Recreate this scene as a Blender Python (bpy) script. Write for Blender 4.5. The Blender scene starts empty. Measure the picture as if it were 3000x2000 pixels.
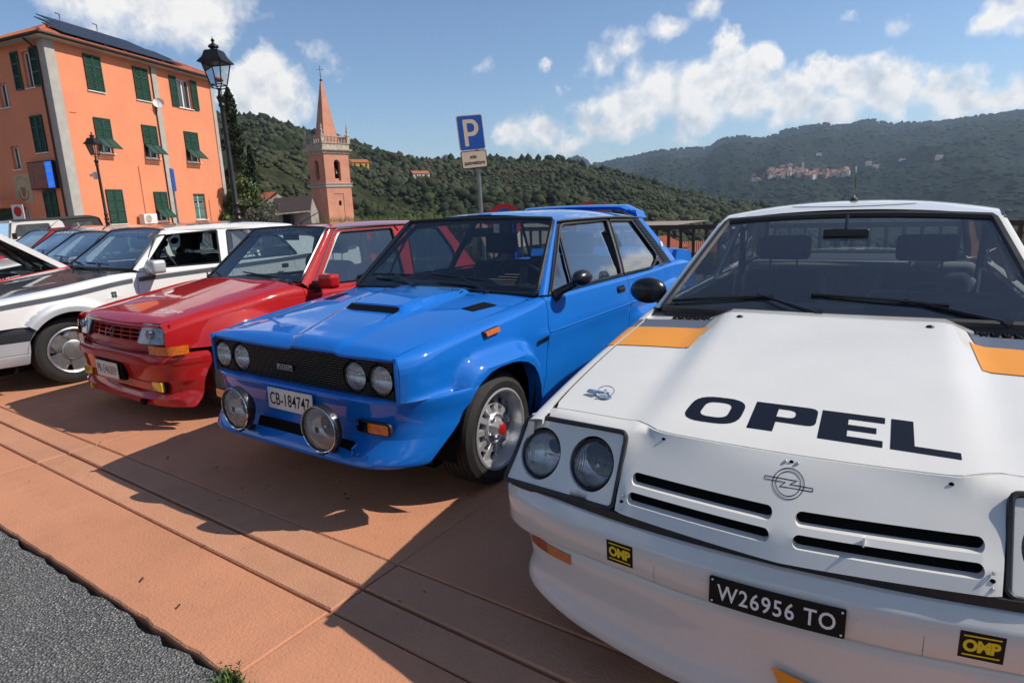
import bpy, bmesh, math, random
import numpy as np
from mathutils import Vector, Matrix
from mathutils.geometry import delaunay_2d_cdt
S = bpy.context.scene
COL = S.collection
R = math.radians
# ---------------- camera ----------------
cam_d = bpy.data.cameras.new('camera'); cam = bpy.data.objects.new('camera', cam_d); COL.objects.link(cam)
CAM_R = (0.82990146, 0.55660122, -0.03819226); CAM_U = (-0.08758638, 0.19758784, 0.97636452); CAM_F = (-0.55099201, 0.80694122, -0.21272912)
cam.matrix_world = Matrix(((CAM_R[0], CAM_U[0], -CAM_F[0], 0), (CAM_R[1], CAM_U[1], -CAM_F[1], 0), (CAM_R[2], CAM_U[2], -CAM_F[2], 1.39619), (0, 0, 0, 1)))
cam_d.sensor_width = 36; cam_d.lens = 1842.53 / 3000 * 36; cam_d.clip_start = 0.05; cam_d.clip_end = 40000
S.camera = cam
# ---------------- sun, view ----------------
SUN = Vector((0.86, 0.57, 1.0)).normalized()
sun_d = bpy.data.lights.new('sun', 'SUN'); sun_d.energy = 5.0; sun_d.angle = R(0.53); sun_d.color = (1.0, 0.93, 0.82)
sun = bpy.data.objects.new('sun', sun_d); COL.objects.link(sun)
sun.rotation_euler = SUN.to_track_quat('Z', 'Y').to_euler(); sun.location = SUN * 50
S.view_settings.view_transform = 'Standard'; S.view_settings.look = 'None'; S.view_settings.exposure = 0.0; S.view_settings.gamma = 1
S.view_settings.use_curve_mapping = False
S.cycles.use_denoising = True
S.cycles.max_bounces = 10; S.cycles.transparent_max_bounces = 24; S.cycles.glossy_bounces = 5; S.cycles.diffuse_bounces = 3
S.cycles.volume_bounces = 0; S.cycles.sample_clamp_indirect = 6; S.cycles.caustics_reflective = False; S.cycles.caustics_refractive = False
# ---------------- node helpers ----------------
class NT:
    def __init__(s, tree): s.t = tree
    def n(s, typ, **kw):
        nd = s.t.nodes.new(typ)
        for k, v in kw.items():
            if k.startswith('_'): setattr(nd, k[1:], v)
        return nd
    def l(s, a, b): s.t.links.new(a, b)
    def val(s, sock, v):
        if isinstance(v, bpy.types.NodeSocket): s.l(v, sock)
        else: sock.default_value = v
    def math(s, op, a, b=0.0, c=None, clamp=False):
        nd = s.n('ShaderNodeMath', _operation=op, _use_clamp=clamp); s.val(nd.inputs[0], a); s.val(nd.inputs[1], b)
        if c is not None: s.val(nd.inputs[2], c)
        return nd.outputs[0]
    def vec(s, op, a, b=(0, 0, 0)):
        nd = s.n('ShaderNodeVectorMath', _operation=op); s.val(nd.inputs[0], a)
        if op == 'SCALE': s.val(nd.inputs['Scale'], b)
        else: s.val(nd.inputs[1], b)
        return nd.outputs['Value'] if op in ('DISTANCE', 'LENGTH', 'DOT_PRODUCT') else nd.outputs[0]
    def noise(s, vec, scale, detail=4, rough=0.55, dist=0.0):
        nd = s.n('ShaderNodeTexNoise'); s.val(nd.inputs['Vector'], vec); s.val(nd.inputs['Scale'], scale)
        nd.inputs['Detail'].default_value = detail; nd.inputs['Roughness'].default_value = rough; nd.inputs['Distortion'].default_value = dist
        return nd.outputs[0]
    def voro(s, vec, scale, out='Distance', feature='F1'):
        nd = s.n('ShaderNodeTexVoronoi', _feature=feature); s.val(nd.inputs['Vector'], vec); nd.inputs['Scale'].default_value = scale
        return nd.outputs[out]
    def ramp(s, fac, stops, interp='LINEAR'):
        nd = s.n('ShaderNodeValToRGB'); cr = nd.color_ramp; cr.interpolation = interp
        while len(cr.elements) < len(stops): cr.elements.new(0.5)
        for e, (p_, c_) in zip(cr.elements, stops):
            e.position = p_; e.color = c_ if len(c_) == 4 else (*c_, 1)
        s.val(nd.inputs[0], fac); return nd.outputs[0]
    def mix(s, fac, a, b, mode='MIX'):
        nd = s.n('ShaderNodeMixRGB', _blend_type=mode); s.val(nd.inputs[0], fac)
        for i, v in ((1, a), (2, b)):
            if isinstance(v, tuple): v = (*v, 1) if len(v) == 3 else v
            s.val(nd.inputs[i], v)
        return nd.outputs[0]
    def mapr(s, v, a, b, c=0.0, d=1.0):
        nd = s.n('ShaderNodeMapRange'); nd.clamp = True
        for i, x in enumerate((v, a, b, c, d)): s.val(nd.inputs[i], x)
        return nd.outputs[0]
# ---------------- world: sky with clouds ----------------
W = bpy.data.worlds.new('World'); S.world = W; W.use_nodes = True
def build_world():
    t = NT(W.node_tree); W.node_tree.nodes.clear()
    out = t.n('ShaderNodeOutputWorld'); bg = t.n('ShaderNodeBackground'); bg.inputs[1].default_value = 0.12
    sky = t.n('ShaderNodeTexSky', _sky_type='NISHITA', _sun_disc=False)
    sky.sun_elevation = math.asin(SUN.z); sky.sun_rotation = math.atan2(SUN.x, SUN.y); sky.altitude = 200; sky.air_density = 1.0; sky.dust_density = .3; sky.ozone_density = 1.2
    d = t.n('ShaderNodeTexCoord').outputs['Generated']
    dn = t.vec('NORMALIZE', d)
    # warped direction so that blob edges billow
    wv = t.n('ShaderNodeTexNoise'); t.l(dn, wv.inputs['Vector']); wv.inputs['Scale'].default_value = 13; wv.inputs['Detail'].default_value = 6; wv.inputs['Roughness'].default_value = 0.62
    warp = t.vec('SCALE', t.vec('SUBTRACT', wv.outputs['Color'], (0.5, 0.5, 0.5)), 0.09)
    dw = t.vec('ADD', dn, warp)
    blobs = [  # azimuth left of +Y, elevation, radius (deg), vertical squash, density
        (61, 16.0, 4.6, 1.0, 1.0), (57.8, 14.6, 2.6, 1.0, .9), (65.0, 17.2, 4.5, 1.0, 1.0), (56.5, 17.5, 3.0, 1, .7), (72.5, 12.2, 2.6, 1.0, .75),
        (54.2, 10.2, 2.6, 1.0, 1.0), (52.6, 9.4, 2.3, 1.0, .9), (55.2, 8.9, 2.0, 1.0, .8), (53.2, 7.8, 2.4, 1.3, .8), (50.3, 12.6, 1.6, 1.0, .42), (48.4, 11.2, 1.6, 1.2, .36),
        (26.0, 11.0, 1.9, 1.0, .62), (24.0, 12.4, 2.0, 1.2, .62), (20.5, 13.5, 2.2, 1.5, .6), (17.5, 14.6, 1.9, 1.2, .55), (23, 10.6, 1.6, 1, .5),
        (33.8, 5.6, 1.9, 1.3, .95), (31.2, 6.4, 2.0, 1.2, .95), (29, 5.4, 2.2, 1.6, .9), (26.4, 6.2, 2.3, 1.2, .95), (23.5, 7.2, 2.6, 1.1, 1.0), (20.5, 8.4, 2.8, 1.0, 1.0),
        (17.4, 9.6, 2.5, 1.0, 1.15), (15.2, 11.1, 1.8, 1.0, 1.3), (13.2, 10.1, 1.8, 1.0, 1.2), (14.4, 8.0, 3.0, 1.2, 1.0), (18.4, 6.4, 2.8, 1.4, .9), (10.8, 7.4, 2.6, 1.0, 1.05), (8.2, 9.2, 1.6, .95, 1.15),
        (6.6, 8.3, 1.9, 1.0, 1.1), (4.6, 7.0, 2.5, 1.1, 1.05), (1.6, 7.4, 1.9, 1.0, 1.1), (-.6, 6.5, 2.2, 1.1, 1.0), (-3.2, 6.0, 2.0, 1.2, .9), (8, 5.8, 2.6, 1.5, .9),
        (-2.4, 11.0, 1.7, 1.0, .95), (-4.2, 12.0, 2.4, 1.0, 1.0), (-5.5, 10.4, 2.0, 1.2, .9), (-3.4, 13.4, 1.8, 1, .85),
        (31.0, 11.3, .9, 1.2, .55), (36.0, 11.0, 1.3, 1.6, .3), (29, 9.0, .8, 1, .3), (7.3, 12.6, 1.2, 2.0, .38), (4.2, 11.6, .9, .8, .3), (13, 13.0, 1.3, 1.5, .3),
        (-14, 8, 5.5, 1.2, 1.1), (-45, 12, 8, 1.4, 1.1), (-75, 10, 8, 1.4, 1.1), (-110, 14, 9, 1.4, 1.1), (-150, 12, 9, 1.5, 1.1), (155, 14, 9, 1.4, 1.1), (125, 12, 9, 1.4, 1.1), (95, 13, 7, 1.4, 1.1), (180, 22, 9, 1.3, 1.0), (140, 30, 9, 1.2, .9), (-140, 30, 10, 1.2, .9), (-20, 12, 4, 1.2, .9), (-33, 9, 5, 1.6, 1), (-60, 14, 6, 1.5, 1), (-95, 10, 5, 1.4, .9), (-130, 16, 7, 1.5, 1), (170, 12, 6, 1.5, .9), (140, 9, 5, 1.5, 1), (110, 17, 6, 1.4, .9), (90, 8, 4, 1.5, .9)]  # clouds out of view, added and enlarged for whiter fill light
    def field(vec):
        acc = None
        for az, el, rad, sq, den in blobs:
            a, e = R(az), R(el); c = (-math.sin(a) * math.cos(e), math.cos(a) * math.cos(e), math.sin(e))
            df = t.vec('MULTIPLY', t.vec('SUBTRACT', vec, c), (1, 1, sq))
            ds = t.vec('LENGTH', df)
            v = t.math('MULTIPLY_ADD', ds, -den / R(rad) * .8, den)      # den at centre, falls to 0 at 1.25 rad
            acc = v if acc is None else t.math('SMOOTH_MAX', acc, v, 0.35)
        return acc
    f0 = field(dw)
    n0 = t.noise(dn, 19, 9, 0.58); n1 = t.noise(t.vec('ADD', dn, (0.012, 0.004, 0.016)), 19, 7, 0.56)
    big = t.noise(dn, 5.0, 5, 0.6)
    # scattered high puffs elsewhere in the sky, same texture everywhere above 25 degrees
    z = t.n('ShaderNodeSeparateXYZ'); t.l(dn, z.inputs[0])
    up = t.math('MULTIPLY', t.mapr(z.outputs[2], .36, .55), t.mapr(big, .60, .75, 0, .45))
    dens = t.math('MAXIMUM', t.math('ADD', t.math('SUBTRACT', f0, .24), t.math('MULTIPLY', t.math('SUBTRACT', n0, .5), 1.0)), t.math('ADD', t.math('SUBTRACT', up, .25), t.math('SUBTRACT', n0, .5)))
    alpha = t.mapr(dens, -0.08, 0.30)
    alpha = t.math('POWER', alpha, 1.15)
    # relief: lit towards the sun (up and right), greyer inside and below
    rel = t.math('SUBTRACT', n0, n1)
    core = t.mapr(dens, .05, 1.0)
    lit = t.math('ADD', t.math('MULTIPLY_ADD', rel, 1.9, 0.70), t.math('MULTIPLY', t.math('SUBTRACT', .45, core), .32))
    low = t.mapr(z.outputs[2], .07, .17, -.10, .10)
    lit = t.math('ADD', lit, low, clamp=True)
    ccol = t.ramp(lit, [(0.12, (3.9, 4.3, 5.0)), (0.5, (6.0, 6.3, 6.7)), (0.85, (8.6, 8.4, 8.1))])
    skyc = t.mix(1.0, sky.outputs[0], (0.84, 0.94, 1.06), 'MULTIPLY')
    col = t.mix(t.math('MULTIPLY', alpha, .94), skyc, ccol)
    t.l(col, bg.inputs[0]); t.l(bg.outputs[0], out.inputs[0])
    W.cycles.sampling_method = 'MANUAL'; W.cycles.sample_map_resolution = 512
build_world()
# ---------------- materials ----------------
def mat(name, color, rough=0.5, metal=0.0, coat=0.0, spec=0.5, noise=0.0, nscale=8.0, bump=0.0, bscale=40.0, detail=4, emit=None, coat_rough=0.03, tint=None):
    m = bpy.data.materials.new(name); m.use_nodes = True; t = NT(m.node_tree)
    b = m.node_tree.nodes['Principled BSDF']
    b.inputs['Base Color'].default_value = (*color, 1); b.inputs['Roughness'].default_value = rough; b.inputs['Metallic'].default_value = metal
    b.inputs['Coat Weight'].default_value = coat; b.inputs['Coat Roughness'].default_value = coat_rough; b.inputs['Specular IOR Level'].default_value = spec
    if noise or bump: co = t.n('ShaderNodeTexCoord').outputs['Object']
    if noise:
        nz = t.noise(co, nscale, detail)
        c2 = tint or tuple(c * (1 - noise) for c in color); c1 = tuple(min(1, c * (1 + noise * .5)) for c in color)
        t.l(t.ramp(nz, [(0.3, c2), (0.7, c1)]), b.inputs['Base Color'])
        t.l(t.mapr(nz, .3, .7, rough * .85, min(1, rough * 1.15)), b.inputs['Roughness'])
    if bump:
        bp_ = t.n('ShaderNodeBump'); bp_.inputs['Strength'].default_value = bump; bp_.inputs['Distance'].default_value = 0.01
        t.l(t.noise(co, bscale, 5), bp_.inputs['Height']); t.l(bp_.outputs[0], b.inputs['Normal'])
    if emit: b.inputs['Emission Color'].default_value = (*emit[:3], 1); b.inputs['Emission Strength'].default_value = emit[3]
    return m
def paint(name, color, dirt=0.05, coat=1.0, rough=0.35, metal=0.0):
    m = mat(name, color, .55, metal, coat, spec=.12, noise=dirt, nscale=3.0)
    t = NT(m.node_tree); b = m.node_tree.nodes['Principled BSDF']
    nz = t.noise(t.n('ShaderNodeTexCoord').outputs['Object'], 1.3, 2)          # faint panel waviness and dust in the lacquer
    bp_ = t.n('ShaderNodeBump'); bp_.inputs['Strength'].default_value = .10; bp_.inputs['Distance'].default_value = .02; t.l(nz, bp_.inputs['Height']); t.l(bp_.outputs[0], b.inputs['Coat Normal'])
    t.l(t.mapr(t.noise(t.n('ShaderNodeTexCoord').outputs['Object'], 60, 3), .35, .75, .02, .07), b.inputs['Coat Roughness'])
    return m
def glass(name, tint=(0.55, 0.62, 0.6), refl=1.0, rough=0.0, veil=0.0):
    m = bpy.data.materials.new(name); m.use_nodes = True; t = NT(m.node_tree); m.node_tree.nodes.clear()
    out = t.n('ShaderNodeOutputMaterial'); tr = t.n('ShaderNodeBsdfTransparent'); gl = t.n('ShaderNodeBsdfGlossy'); mx = t.n('ShaderNodeMixShader')
    tr.inputs[0].default_value = (*tint, 1); gl.inputs[0].default_value = (1, 1, 1, 1); gl.inputs[1].default_value = rough
    fr = t.n('ShaderNodeFresnel'); fr.inputs[0].default_value = 1.5
    t.l(t.math('MULTIPLY', fr.outputs[0], 1.9 * refl, clamp=True), mx.inputs[0]); dm = t.n('ShaderNodeMixShader'); df = t.n('ShaderNodeBsdfDiffuse'); df.inputs[0].default_value = (.62, .66, .70, 1); dm.inputs[0].default_value = veil; t.l(tr.outputs[0], dm.inputs[1]); t.l(df.outputs[0], dm.inputs[2]); t.l(dm.outputs[0], mx.inputs[1]); t.l(gl.outputs[0], mx.inputs[2]); t.l(mx.outputs[0], out.inputs[0])  # pale diffuse share paints a bright hazy veil over the pane
    return m
M = {}
M['white'] = paint('white_paint', (0.71, 0.685, 0.635)); M['white2'] = paint('plain_white_paint', (0.665, 0.645, 0.605))
M['white3'] = paint('bright_white_paint', (0.80, 0.79, 0.77)); M['blue'] = paint('blue_paint', (0.003, 0.145, 0.56)); M['red'] = paint('red_paint', (0.43, 0.008, 0.007)); M['silver'] = paint('silver_paint', (0.55, 0.56, 0.58), rough=.3, metal=.55)
M['greyhood'] = paint('grey_paint', (0.075, 0.078, 0.088), rough=.3, metal=.3); M['orange'] = mat('orange_stripe', (0.80, 0.30, 0.022), .4, spec=.2, coat=.25, noise=.05); M['dgrey'] = paint('dark_grey_stripe', (0.10, 0.105, 0.12))
M['rubber'] = mat('black_rubber', (0.018, 0.018, 0.019), .55, noise=.2); M['plastic'] = mat('black_plastic', (0.016, 0.016, 0.018), .42, bump=.05, bscale=300)
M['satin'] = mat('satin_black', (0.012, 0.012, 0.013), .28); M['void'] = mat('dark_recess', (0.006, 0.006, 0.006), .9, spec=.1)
M['chrome'] = mat('chrome', (0.72, 0.72, 0.73), .08, 1.0); M['alu'] = mat('alloy', (0.50, 0.50, 0.52), .33, .85, noise=.1, nscale=20); M['lacq'] = mat('silver_wheel_lacquer', (0.58, 0.58, 0.60), .34, .6)
M['tyre'] = mat('tyre_rubber', (0.022, 0.020, 0.019), .75, noise=.3, nscale=25, bump=.12, bscale=120); M['decal'] = mat('black_vinyl', (0.006, 0.008, 0.016), .5, spec=.15); M['plateblack'] = mat('black_plate', (0.007, 0.007, 0.007), .5, spec=.2); M['wdecal'] = mat('white_vinyl', (0.8, 0.8, 0.8), .4)
M['yellow'] = mat('yellow_vinyl', (0.75, 0.58, 0.01), .4); M['amber'] = mat('amber_lens', (0.75, 0.17, 0.012), .15, coat=1, noise=.35, nscale=60); M['amberd'] = mat('dark_amber_lens', (0.36, 0.075, 0.008), .2, coat=1, noise=.3, nscale=50)
M['ylens'] = mat('yellow_lens', (0.72, 0.46, 0.01), .12, coat=1, noise=.3, nscale=70); M['plate'] = mat('pale_plate', (0.72, 0.70, 0.63), .4, noise=.12, nscale=30); M['redcap'] = mat('red_cap', (0.42, 0.008, 0.006), .35, coat=1)
M['seat'] = mat('dark_seat_cloth', (0.018, 0.021, 0.028), .9, noise=.25, nscale=30); M['seatg'] = mat('grey_seat_cloth', (0.20, 0.20, 0.20), .9, noise=.2, nscale=20); M['dash'] = mat('dashboard_vinyl', (0.016, 0.018, 0.021), .6, bump=.1, bscale=200)
M['lining'] = mat('headlining', (0.10, 0.10, 0.10), .9); M['cabin'] = mat('cabin_trim', (0.020, 0.021, 0.023), .85); M['carpet'] = mat('carpet', (0.012, 0.012, 0.013), .95)
M['glass'] = glass('windscreen_glass', (0.64, 0.72, 0.74), .8); M['vglass'] = glass('veiled_windscreen_glass', (0.80, 0.86, 0.90), .8, veil=.022); M['sglass'] = glass('side_glass', (0.50, 0.58, 0.58), 1.6); M['tglass'] = glass('tinted_glass', (0.22, 0.27, 0.30), 1.6); M['lens'] = glass('lamp_glass', (0.93, 0.95, 0.95), .8, veil=.12)  # veil painted in to brighten the coupe screen and the lamp glass
M['band'] = glass('sun_strip', (0.07, 0.08, 0.10), .9)
M['lens_bright'] = mat('bright_reflector', (.80,.80,.80), .3, .35, coat=1, noise=.3, nscale=28, tint=(.42,.43,.45)); M['shutter'] = mat('green_shutter_paint', (.012, .060, .035), .5, noise=.2, nscale=6)
M['reflector'] = mat('lamp_reflector', (0.86, 0.86, 0.86), .22, .85)
def _flutes(m):
    t = NT(m.node_tree); w = t.n('ShaderNodeTexWave', _wave_type='BANDS', _bands_direction='X'); w.inputs['Scale'].default_value = 55; w.inputs['Distortion'].default_value = .6
    t.l(t.n('ShaderNodeTexCoord').outputs['Object'], w.inputs['Vector']); b = t.n('ShaderNodeBump'); b.inputs['Strength'].default_value = .55; b.inputs['Distance'].default_value = .002; t.l(w.outputs[1], b.inputs['Height'])
    t.l(b.outputs[0], m.node_tree.nodes['Principled BSDF'].inputs['Normal'])
_flutes(M['reflector'])

# ---------------- geometry helpers ----------------
def link(name, me, m=None, parent=None, label=None, cat=None, group=None, kind=None, smooth=None, loc=None, rotz=None):
    o = bpy.data.objects.new(name, me); COL.objects.link(o)
    if me is not None and m is not None:
        for q in (m if isinstance(m, (list, tuple)) else [m]): me.materials.append(M[q] if isinstance(q, str) else q)
    if me is not None and smooth:
        me.shade_smooth()
        if smooth is not True: me.set_sharp_from_angle(angle=R(smooth))
    if parent is not None: o.parent = parent
    if loc is not None: o.location = loc
    if rotz is not None: o.rotation_euler = (0, 0, rotz)
    for k, v in (('label', label), ('category', cat), ('group', group), ('kind', kind)):
        if v: o[k] = v
    return o
def empty(name, loc, rotz, label, cat, group=None):
    return link(name, None, label=label, cat=cat, group=group, loc=loc, rotz=rotz)
class MB:
    def __init__(s): s.v = []; s.f = []; s.m = []; s.mi = 0
    def add(s, vs, fs, T=None):
        o = len(s.v)
        s.v += [tuple(T @ Vector(v)) if T is not None else tuple(v) for v in vs]
        s.f += [tuple(i + o for i in f) for f in fs]; s.m += [s.mi] * len(fs); return s
    def box(s, x0, y0, z0, x1, y1, z1, T=None):
        return s.add([(x0, y0, z0), (x1, y0, z0), (x1, y1, z0), (x0, y1, z0), (x0, y0, z1), (x1, y0, z1), (x1, y1, z1), (x0, y1, z1)],
                     [(0, 3, 2, 1), (4, 5, 6, 7), (0, 1, 5, 4), (1, 2, 6, 5), (2, 3, 7, 6), (3, 0, 4, 7)], T)
    def cbox(s, c, d, T=None, b=0.0):
        (cx, cy, cz), (dx, dy, dz) = c, d
        if b <= 0: return s.box(cx - dx / 2, cy - dy / 2, cz - dz / 2, cx + dx / 2, cy + dy / 2, cz + dz / 2, T)
        bm = bmesh.new(); bmesh.ops.create_cube(bm, size=1)
        for v in bm.verts: v.co = Vector((cx + v.co.x * dx, cy + v.co.y * dy, cz + v.co.z * dz))
        bmesh.ops.bevel(bm, geom=bm.edges[:], offset=b, segments=3, affect='EDGES', profile=.6)
        return s.bm(bm, T)
    def bm(s, bm, T=None):
        bm.verts.ensure_lookup_table(); bm.verts.index_update()
        s.add([v.co.copy() for v in bm.verts], [tuple(v.index for v in f.verts) for f in bm.faces], T); bm.free(); return s
    def quad(s, a, b, c, d): return s.add([a, b, c, d], [(0, 1, 2, 3)])
    def ngon(s, pts): return s.add(pts, [tuple(range(len(pts)))])
    def prism(s, pts, off, T=None):
        n = len(pts); off = Vector(off); p2 = [Vector(p) + off for p in pts]
        return s.add(list(pts) + p2, [tuple(range(n))[::-1], tuple(range(n, 2 * n))] + [(i, (i + 1) % n, n + (i + 1) % n, n + i) for i in range(n)], T)
    def grid(s, G, closed_u=False, closed_v=False, flip=False):
        nu, nv = len(G), len(G[0]); vs = [p for r in G for p in r]; fs = []
        for i in range(nu if closed_u else nu - 1):
            for j in range(nv if closed_v else nv - 1):
                a, b = i * nv + j, i * nv + (j + 1) % nv; c, d = ((i + 1) % nu) * nv + (j + 1) % nv, ((i + 1) % nu) * nv + j
                fs.append((a, d, c, b) if flip else (a, b, c, d))
        return s.add(vs, fs)
    def tube(s, pts, r, n=6, closed=False, cap=True, up=(0, 0, 1)):
        P = [Vector(p) for p in pts]; N = len(P); rr = r if isinstance(r, (list, tuple)) else [r] * N; G = []
        for i in range(N):
            a = P[(i - 1) % N] if (closed or i > 0) else P[i]; b = P[(i + 1) % N] if (closed or i < N - 1) else P[i]
            t = (b - a).normalized() if (b - a).length > 1e-9 else Vector((0, 0, 1))
            u = Vector(up)
            if abs(t.dot(u)) > .95: u = Vector((1, 0, 0))
            x = t.cross(u).normalized(); y = x.cross(t)
            G.append([P[i] + x * rr[i] * math.cos(2 * math.pi * k / n) + y * rr[i] * math.sin(2 * math.pi * k / n) for k in range(n)])
        s.grid(G, closed, True, True)
        if cap and not closed: s.ngon(G[0]); s.ngon(G[-1][::-1])
        return s
    def lathe(s, prof, n=24, T=None, cap0=False, cap1=False):   # prof: (r, h) about +Z
        G = [[(r * math.cos(2 * math.pi * k / n), r * math.sin(2 * math.pi * k / n), h) for k in range(n)] for r, h in prof]
        if T is not None: G = [[T @ Vector(p) for p in r] for r in G]
        s.grid(G, False, True)
        if cap0: s.ngon(G[0][::-1])
        if cap1: s.ngon(G[-1])
        return s
    def ball(s, c, r, seg=12, ring=8, sc=(1, 1, 1)):
        G = [[(c[0] + r * sc[0] * math.sin(math.pi * i / ring) * math.cos(2 * math.pi * k / seg), c[1] + r * sc[1] * math.sin(math.pi * i / ring) * math.sin(2 * math.pi * k / seg), c[2] + r * sc[2] * math.cos(math.pi * i / ring)) for k in range(seg)] for i in range(ring + 1)]
        return s.grid(G, False, True, True)
    def build(s, name, m=None, parent=None, smooth=None, fix=True, weld=0.0, **kw):
        me = bpy.data.meshes.new(name); me.from_pydata(s.v, [], s.f)
        if any(s.m): me.polygons.foreach_set('material_index', s.m)
        if fix or weld:
            bm = bmesh.new(); bm.from_mesh(me)
            if weld: bmesh.ops.remove_doubles(bm, verts=bm.verts[:], dist=weld)
            if fix: bmesh.ops.recalc_face_normals(bm, faces=bm.faces[:])
            bm.to_mesh(me); bm.free()
        me.update()
        return link(name, me, m, parent, smooth=smooth, **kw)
def axis(loc, d, up=(0, 0, 1)):      # +Z of a lathe turned to direction d
    q = Vector(d).to_track_quat('Z', 'Y'); return Matrix.Translation(loc) @ q.to_matrix().to_4x4()
def pch(keys):      # monotone cubic through (x, y) keys
    xs = np.array([k[0] for k in keys], float); ys = np.array([k[1] for k in keys], float)
    if len(xs) == 1: return lambda x: np.full_like(np.asarray(x, float), ys[0])
    h = np.diff(xs); dl = np.diff(ys) / h; m = np.zeros(len(xs)); m[0] = dl[0]; m[-1] = dl[-1]
    for i in range(1, len(xs) - 1):
        if dl[i - 1] * dl[i] > 0:
            w1 = 2 * h[i] + h[i - 1]; w2 = h[i] + 2 * h[i - 1]; m[i] = (w1 + w2) / (w1 / dl[i - 1] + w2 / dl[i])
    def f(x):
        x = np.clip(np.asarray(x, float), xs[0], xs[-1]); i = np.clip(np.searchsorted(xs, x, 'right') - 1, 0, len(h) - 1)
        t = (x - xs[i]) / h[i]; t2 = t * t; t3 = t2 * t
        return (2 * t3 - 3 * t2 + 1) * ys[i] + (t3 - 2 * t2 + t) * h[i] * m[i] + (-2 * t3 + 3 * t2) * ys[i + 1] + (t3 - t2) * h[i] * m[i + 1]
    return f
def ss(a, b, x): t = np.clip((np.asarray(x, float) - a) / (b - a), 0, 1); return t * t * (3 - 2 * t)
def ramp(a, b, x): return np.clip((np.asarray(x, float) - a) / (b - a), 0, 1)
def inside(P, poly):
    x, y = P[:, 0], P[:, 1]; r = np.zeros(len(P), bool); n = len(poly); j = n - 1
    for i in range(n):
        xi, yi = poly[i]; xj, yj = poly[j]
        if yi != yj: r ^= ((yi > y) != (yj > y)) & (x < (xj - xi) * (y - yi) / (yj - yi) + xi)
        j = i
    return r
def densify(loop, step):
    o = []; n = len(loop)
    for i in range(n):
        a, b = np.array(loop[i], float), np.array(loop[(i + 1) % n], float); k = max(1, int(np.ceil(np.linalg.norm(b - a) / step)))
        o += [tuple(a + (b - a) * t / k) for t in range(k)]
    return o
def panel(mb, outer, fmap, step=.03, holes=(), flange=None, flip=False, fl_holes=None, extra=()):
    """dense triangulated sheet over a 2D outline with holes, mapped to 3D; optional turned-in edge"""
    loops = [densify(outer, step)] + [densify(h, step) for h in holes]
    B = np.array([p for L in loops for p in L]); lo, hi = B.min(0), B.max(0)
    gx = np.arange(lo[0] + step / 2, hi[0], step); gy = np.arange(lo[1] + step / 2, hi[1], step)
    G = np.array([(a, b) for a in gx for b in gy] + list(extra)).reshape(-1, 2)
    ok = inside(G, loops[0])
    for L in loops[1:]: ok &= ~inside(G, L)
    G = G[ok]
    if len(G):
        d = np.sqrt(((G[:, None, :] - B[None]) ** 2).sum(-1)).min(1); G = G[d > step * .45]
    V = [Vector(p) for p in B] + [Vector(p) for p in G]; E = []; k = 0
    for L in loops:
        n = len(L); E += [(k + i, k + (i + 1) % n) for i in range(n)]; k += n
    r = delaunay_2d_cdt(V, E, [], 0, 1e-6)
    vo = np.array([tuple(v) for v in r[0]]); tris = [t for t in r[2]]
    C = np.array([vo[list(t)].mean(0) for t in tris]); ok = inside(C, loops[0])
    for L in loops[1:]: ok &= ~inside(C, L)
    P3 = np.array(fmap(vo[:, 0], vo[:, 1]), float).T
    mb.add([tuple(p) for p in P3], [(t if not flip else t[::-1]) for t, o in zip(tris, ok) if o])
    if flange is not None:
        for li, L in enumerate(loops):
            fl = flange if li == 0 else (fl_holes or flange)
            A = np.array(L); Q = np.array(fmap(A[:, 0], A[:, 1]), float).T; Fv = np.array(fl(A[:, 0], A[:, 1]) if callable(fl) else np.tile(fl, (len(A), 1)), float)
            if Fv.shape[0] == 3 and Fv.shape[1] != 3: Fv = Fv.T
            mb.grid([[tuple(q) for q in Q], [tuple(q) for q in Q + Fv * .35], [tuple(q) for q in Q + Fv]], False, True)
    return mb
def rrect(x0, y0, x1, y1, r, n=5):
    o = []
    for cx, cy, a in ((x1 - r, y1 - r, 0), (x0 + r, y1 - r, 90), (x0 + r, y0 + r, 180), (x1 - r, y0 + r, 270)):
        o += [(cx + r * math.cos(R(a + 90 * i / n)), cy + r * math.sin(R(a + 90 * i / n))) for i in range(n + 1)]
    return o
def rpoly(pts, r, n=4):       # round the corners of a polygon
    o = []; N = len(pts); rr = r if isinstance(r, (list, tuple)) else [r] * N
    for i in range(N):
        p, a, b = np.array(pts[i], float), np.array(pts[i - 1], float), np.array(pts[(i + 1) % N], float)
        d = min(rr[i], np.linalg.norm(a - p) * .45, np.linalg.norm(b - p) * .45)
        if d < 1e-4: o.append(tuple(p)); continue
        q0 = p + (a - p) / np.linalg.norm(a - p) * d; q1 = p + (b - p) / np.linalg.norm(b - p) * d
        o += [tuple((1 - t) ** 2 * q0 + 2 * t * (1 - t) * p + t * t * q1) for t in np.linspace(0, 1, n + 1)]
    return o
def circ(cx, cy, r, n=24, ry=None): return [(cx + r * math.cos(2 * math.pi * k / n), cy + (ry or r) * math.sin(2 * math.pi * k / n)) for k in range(n)]
def offs(poly, d):      # rough inward offset of a polygon (positive shrinks)
    P = np.array(poly, float); n = len(P); A = 0.5 * sum(P[i][0] * P[(i + 1) % n][1] - P[(i + 1) % n][0] * P[i][1] for i in range(n)); o = []
    for i in range(n):
        t1 = P[i] - P[i - 1]; t2 = P[(i + 1) % n] - P[i]
        n1 = np.array([-t1[1], t1[0]]) / (np.linalg.norm(t1) + 1e-9); n2 = np.array([-t2[1], t2[0]]) / (np.linalg.norm(t2) + 1e-9); m_ = n1 + n2; m_ = m_ / (np.dot(m_, m_) / 2 + 1e-6)
        o.append(tuple(P[i] + m_ * d * (1 if A > 0 else -1)))
    return o
_txt = {}
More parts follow.
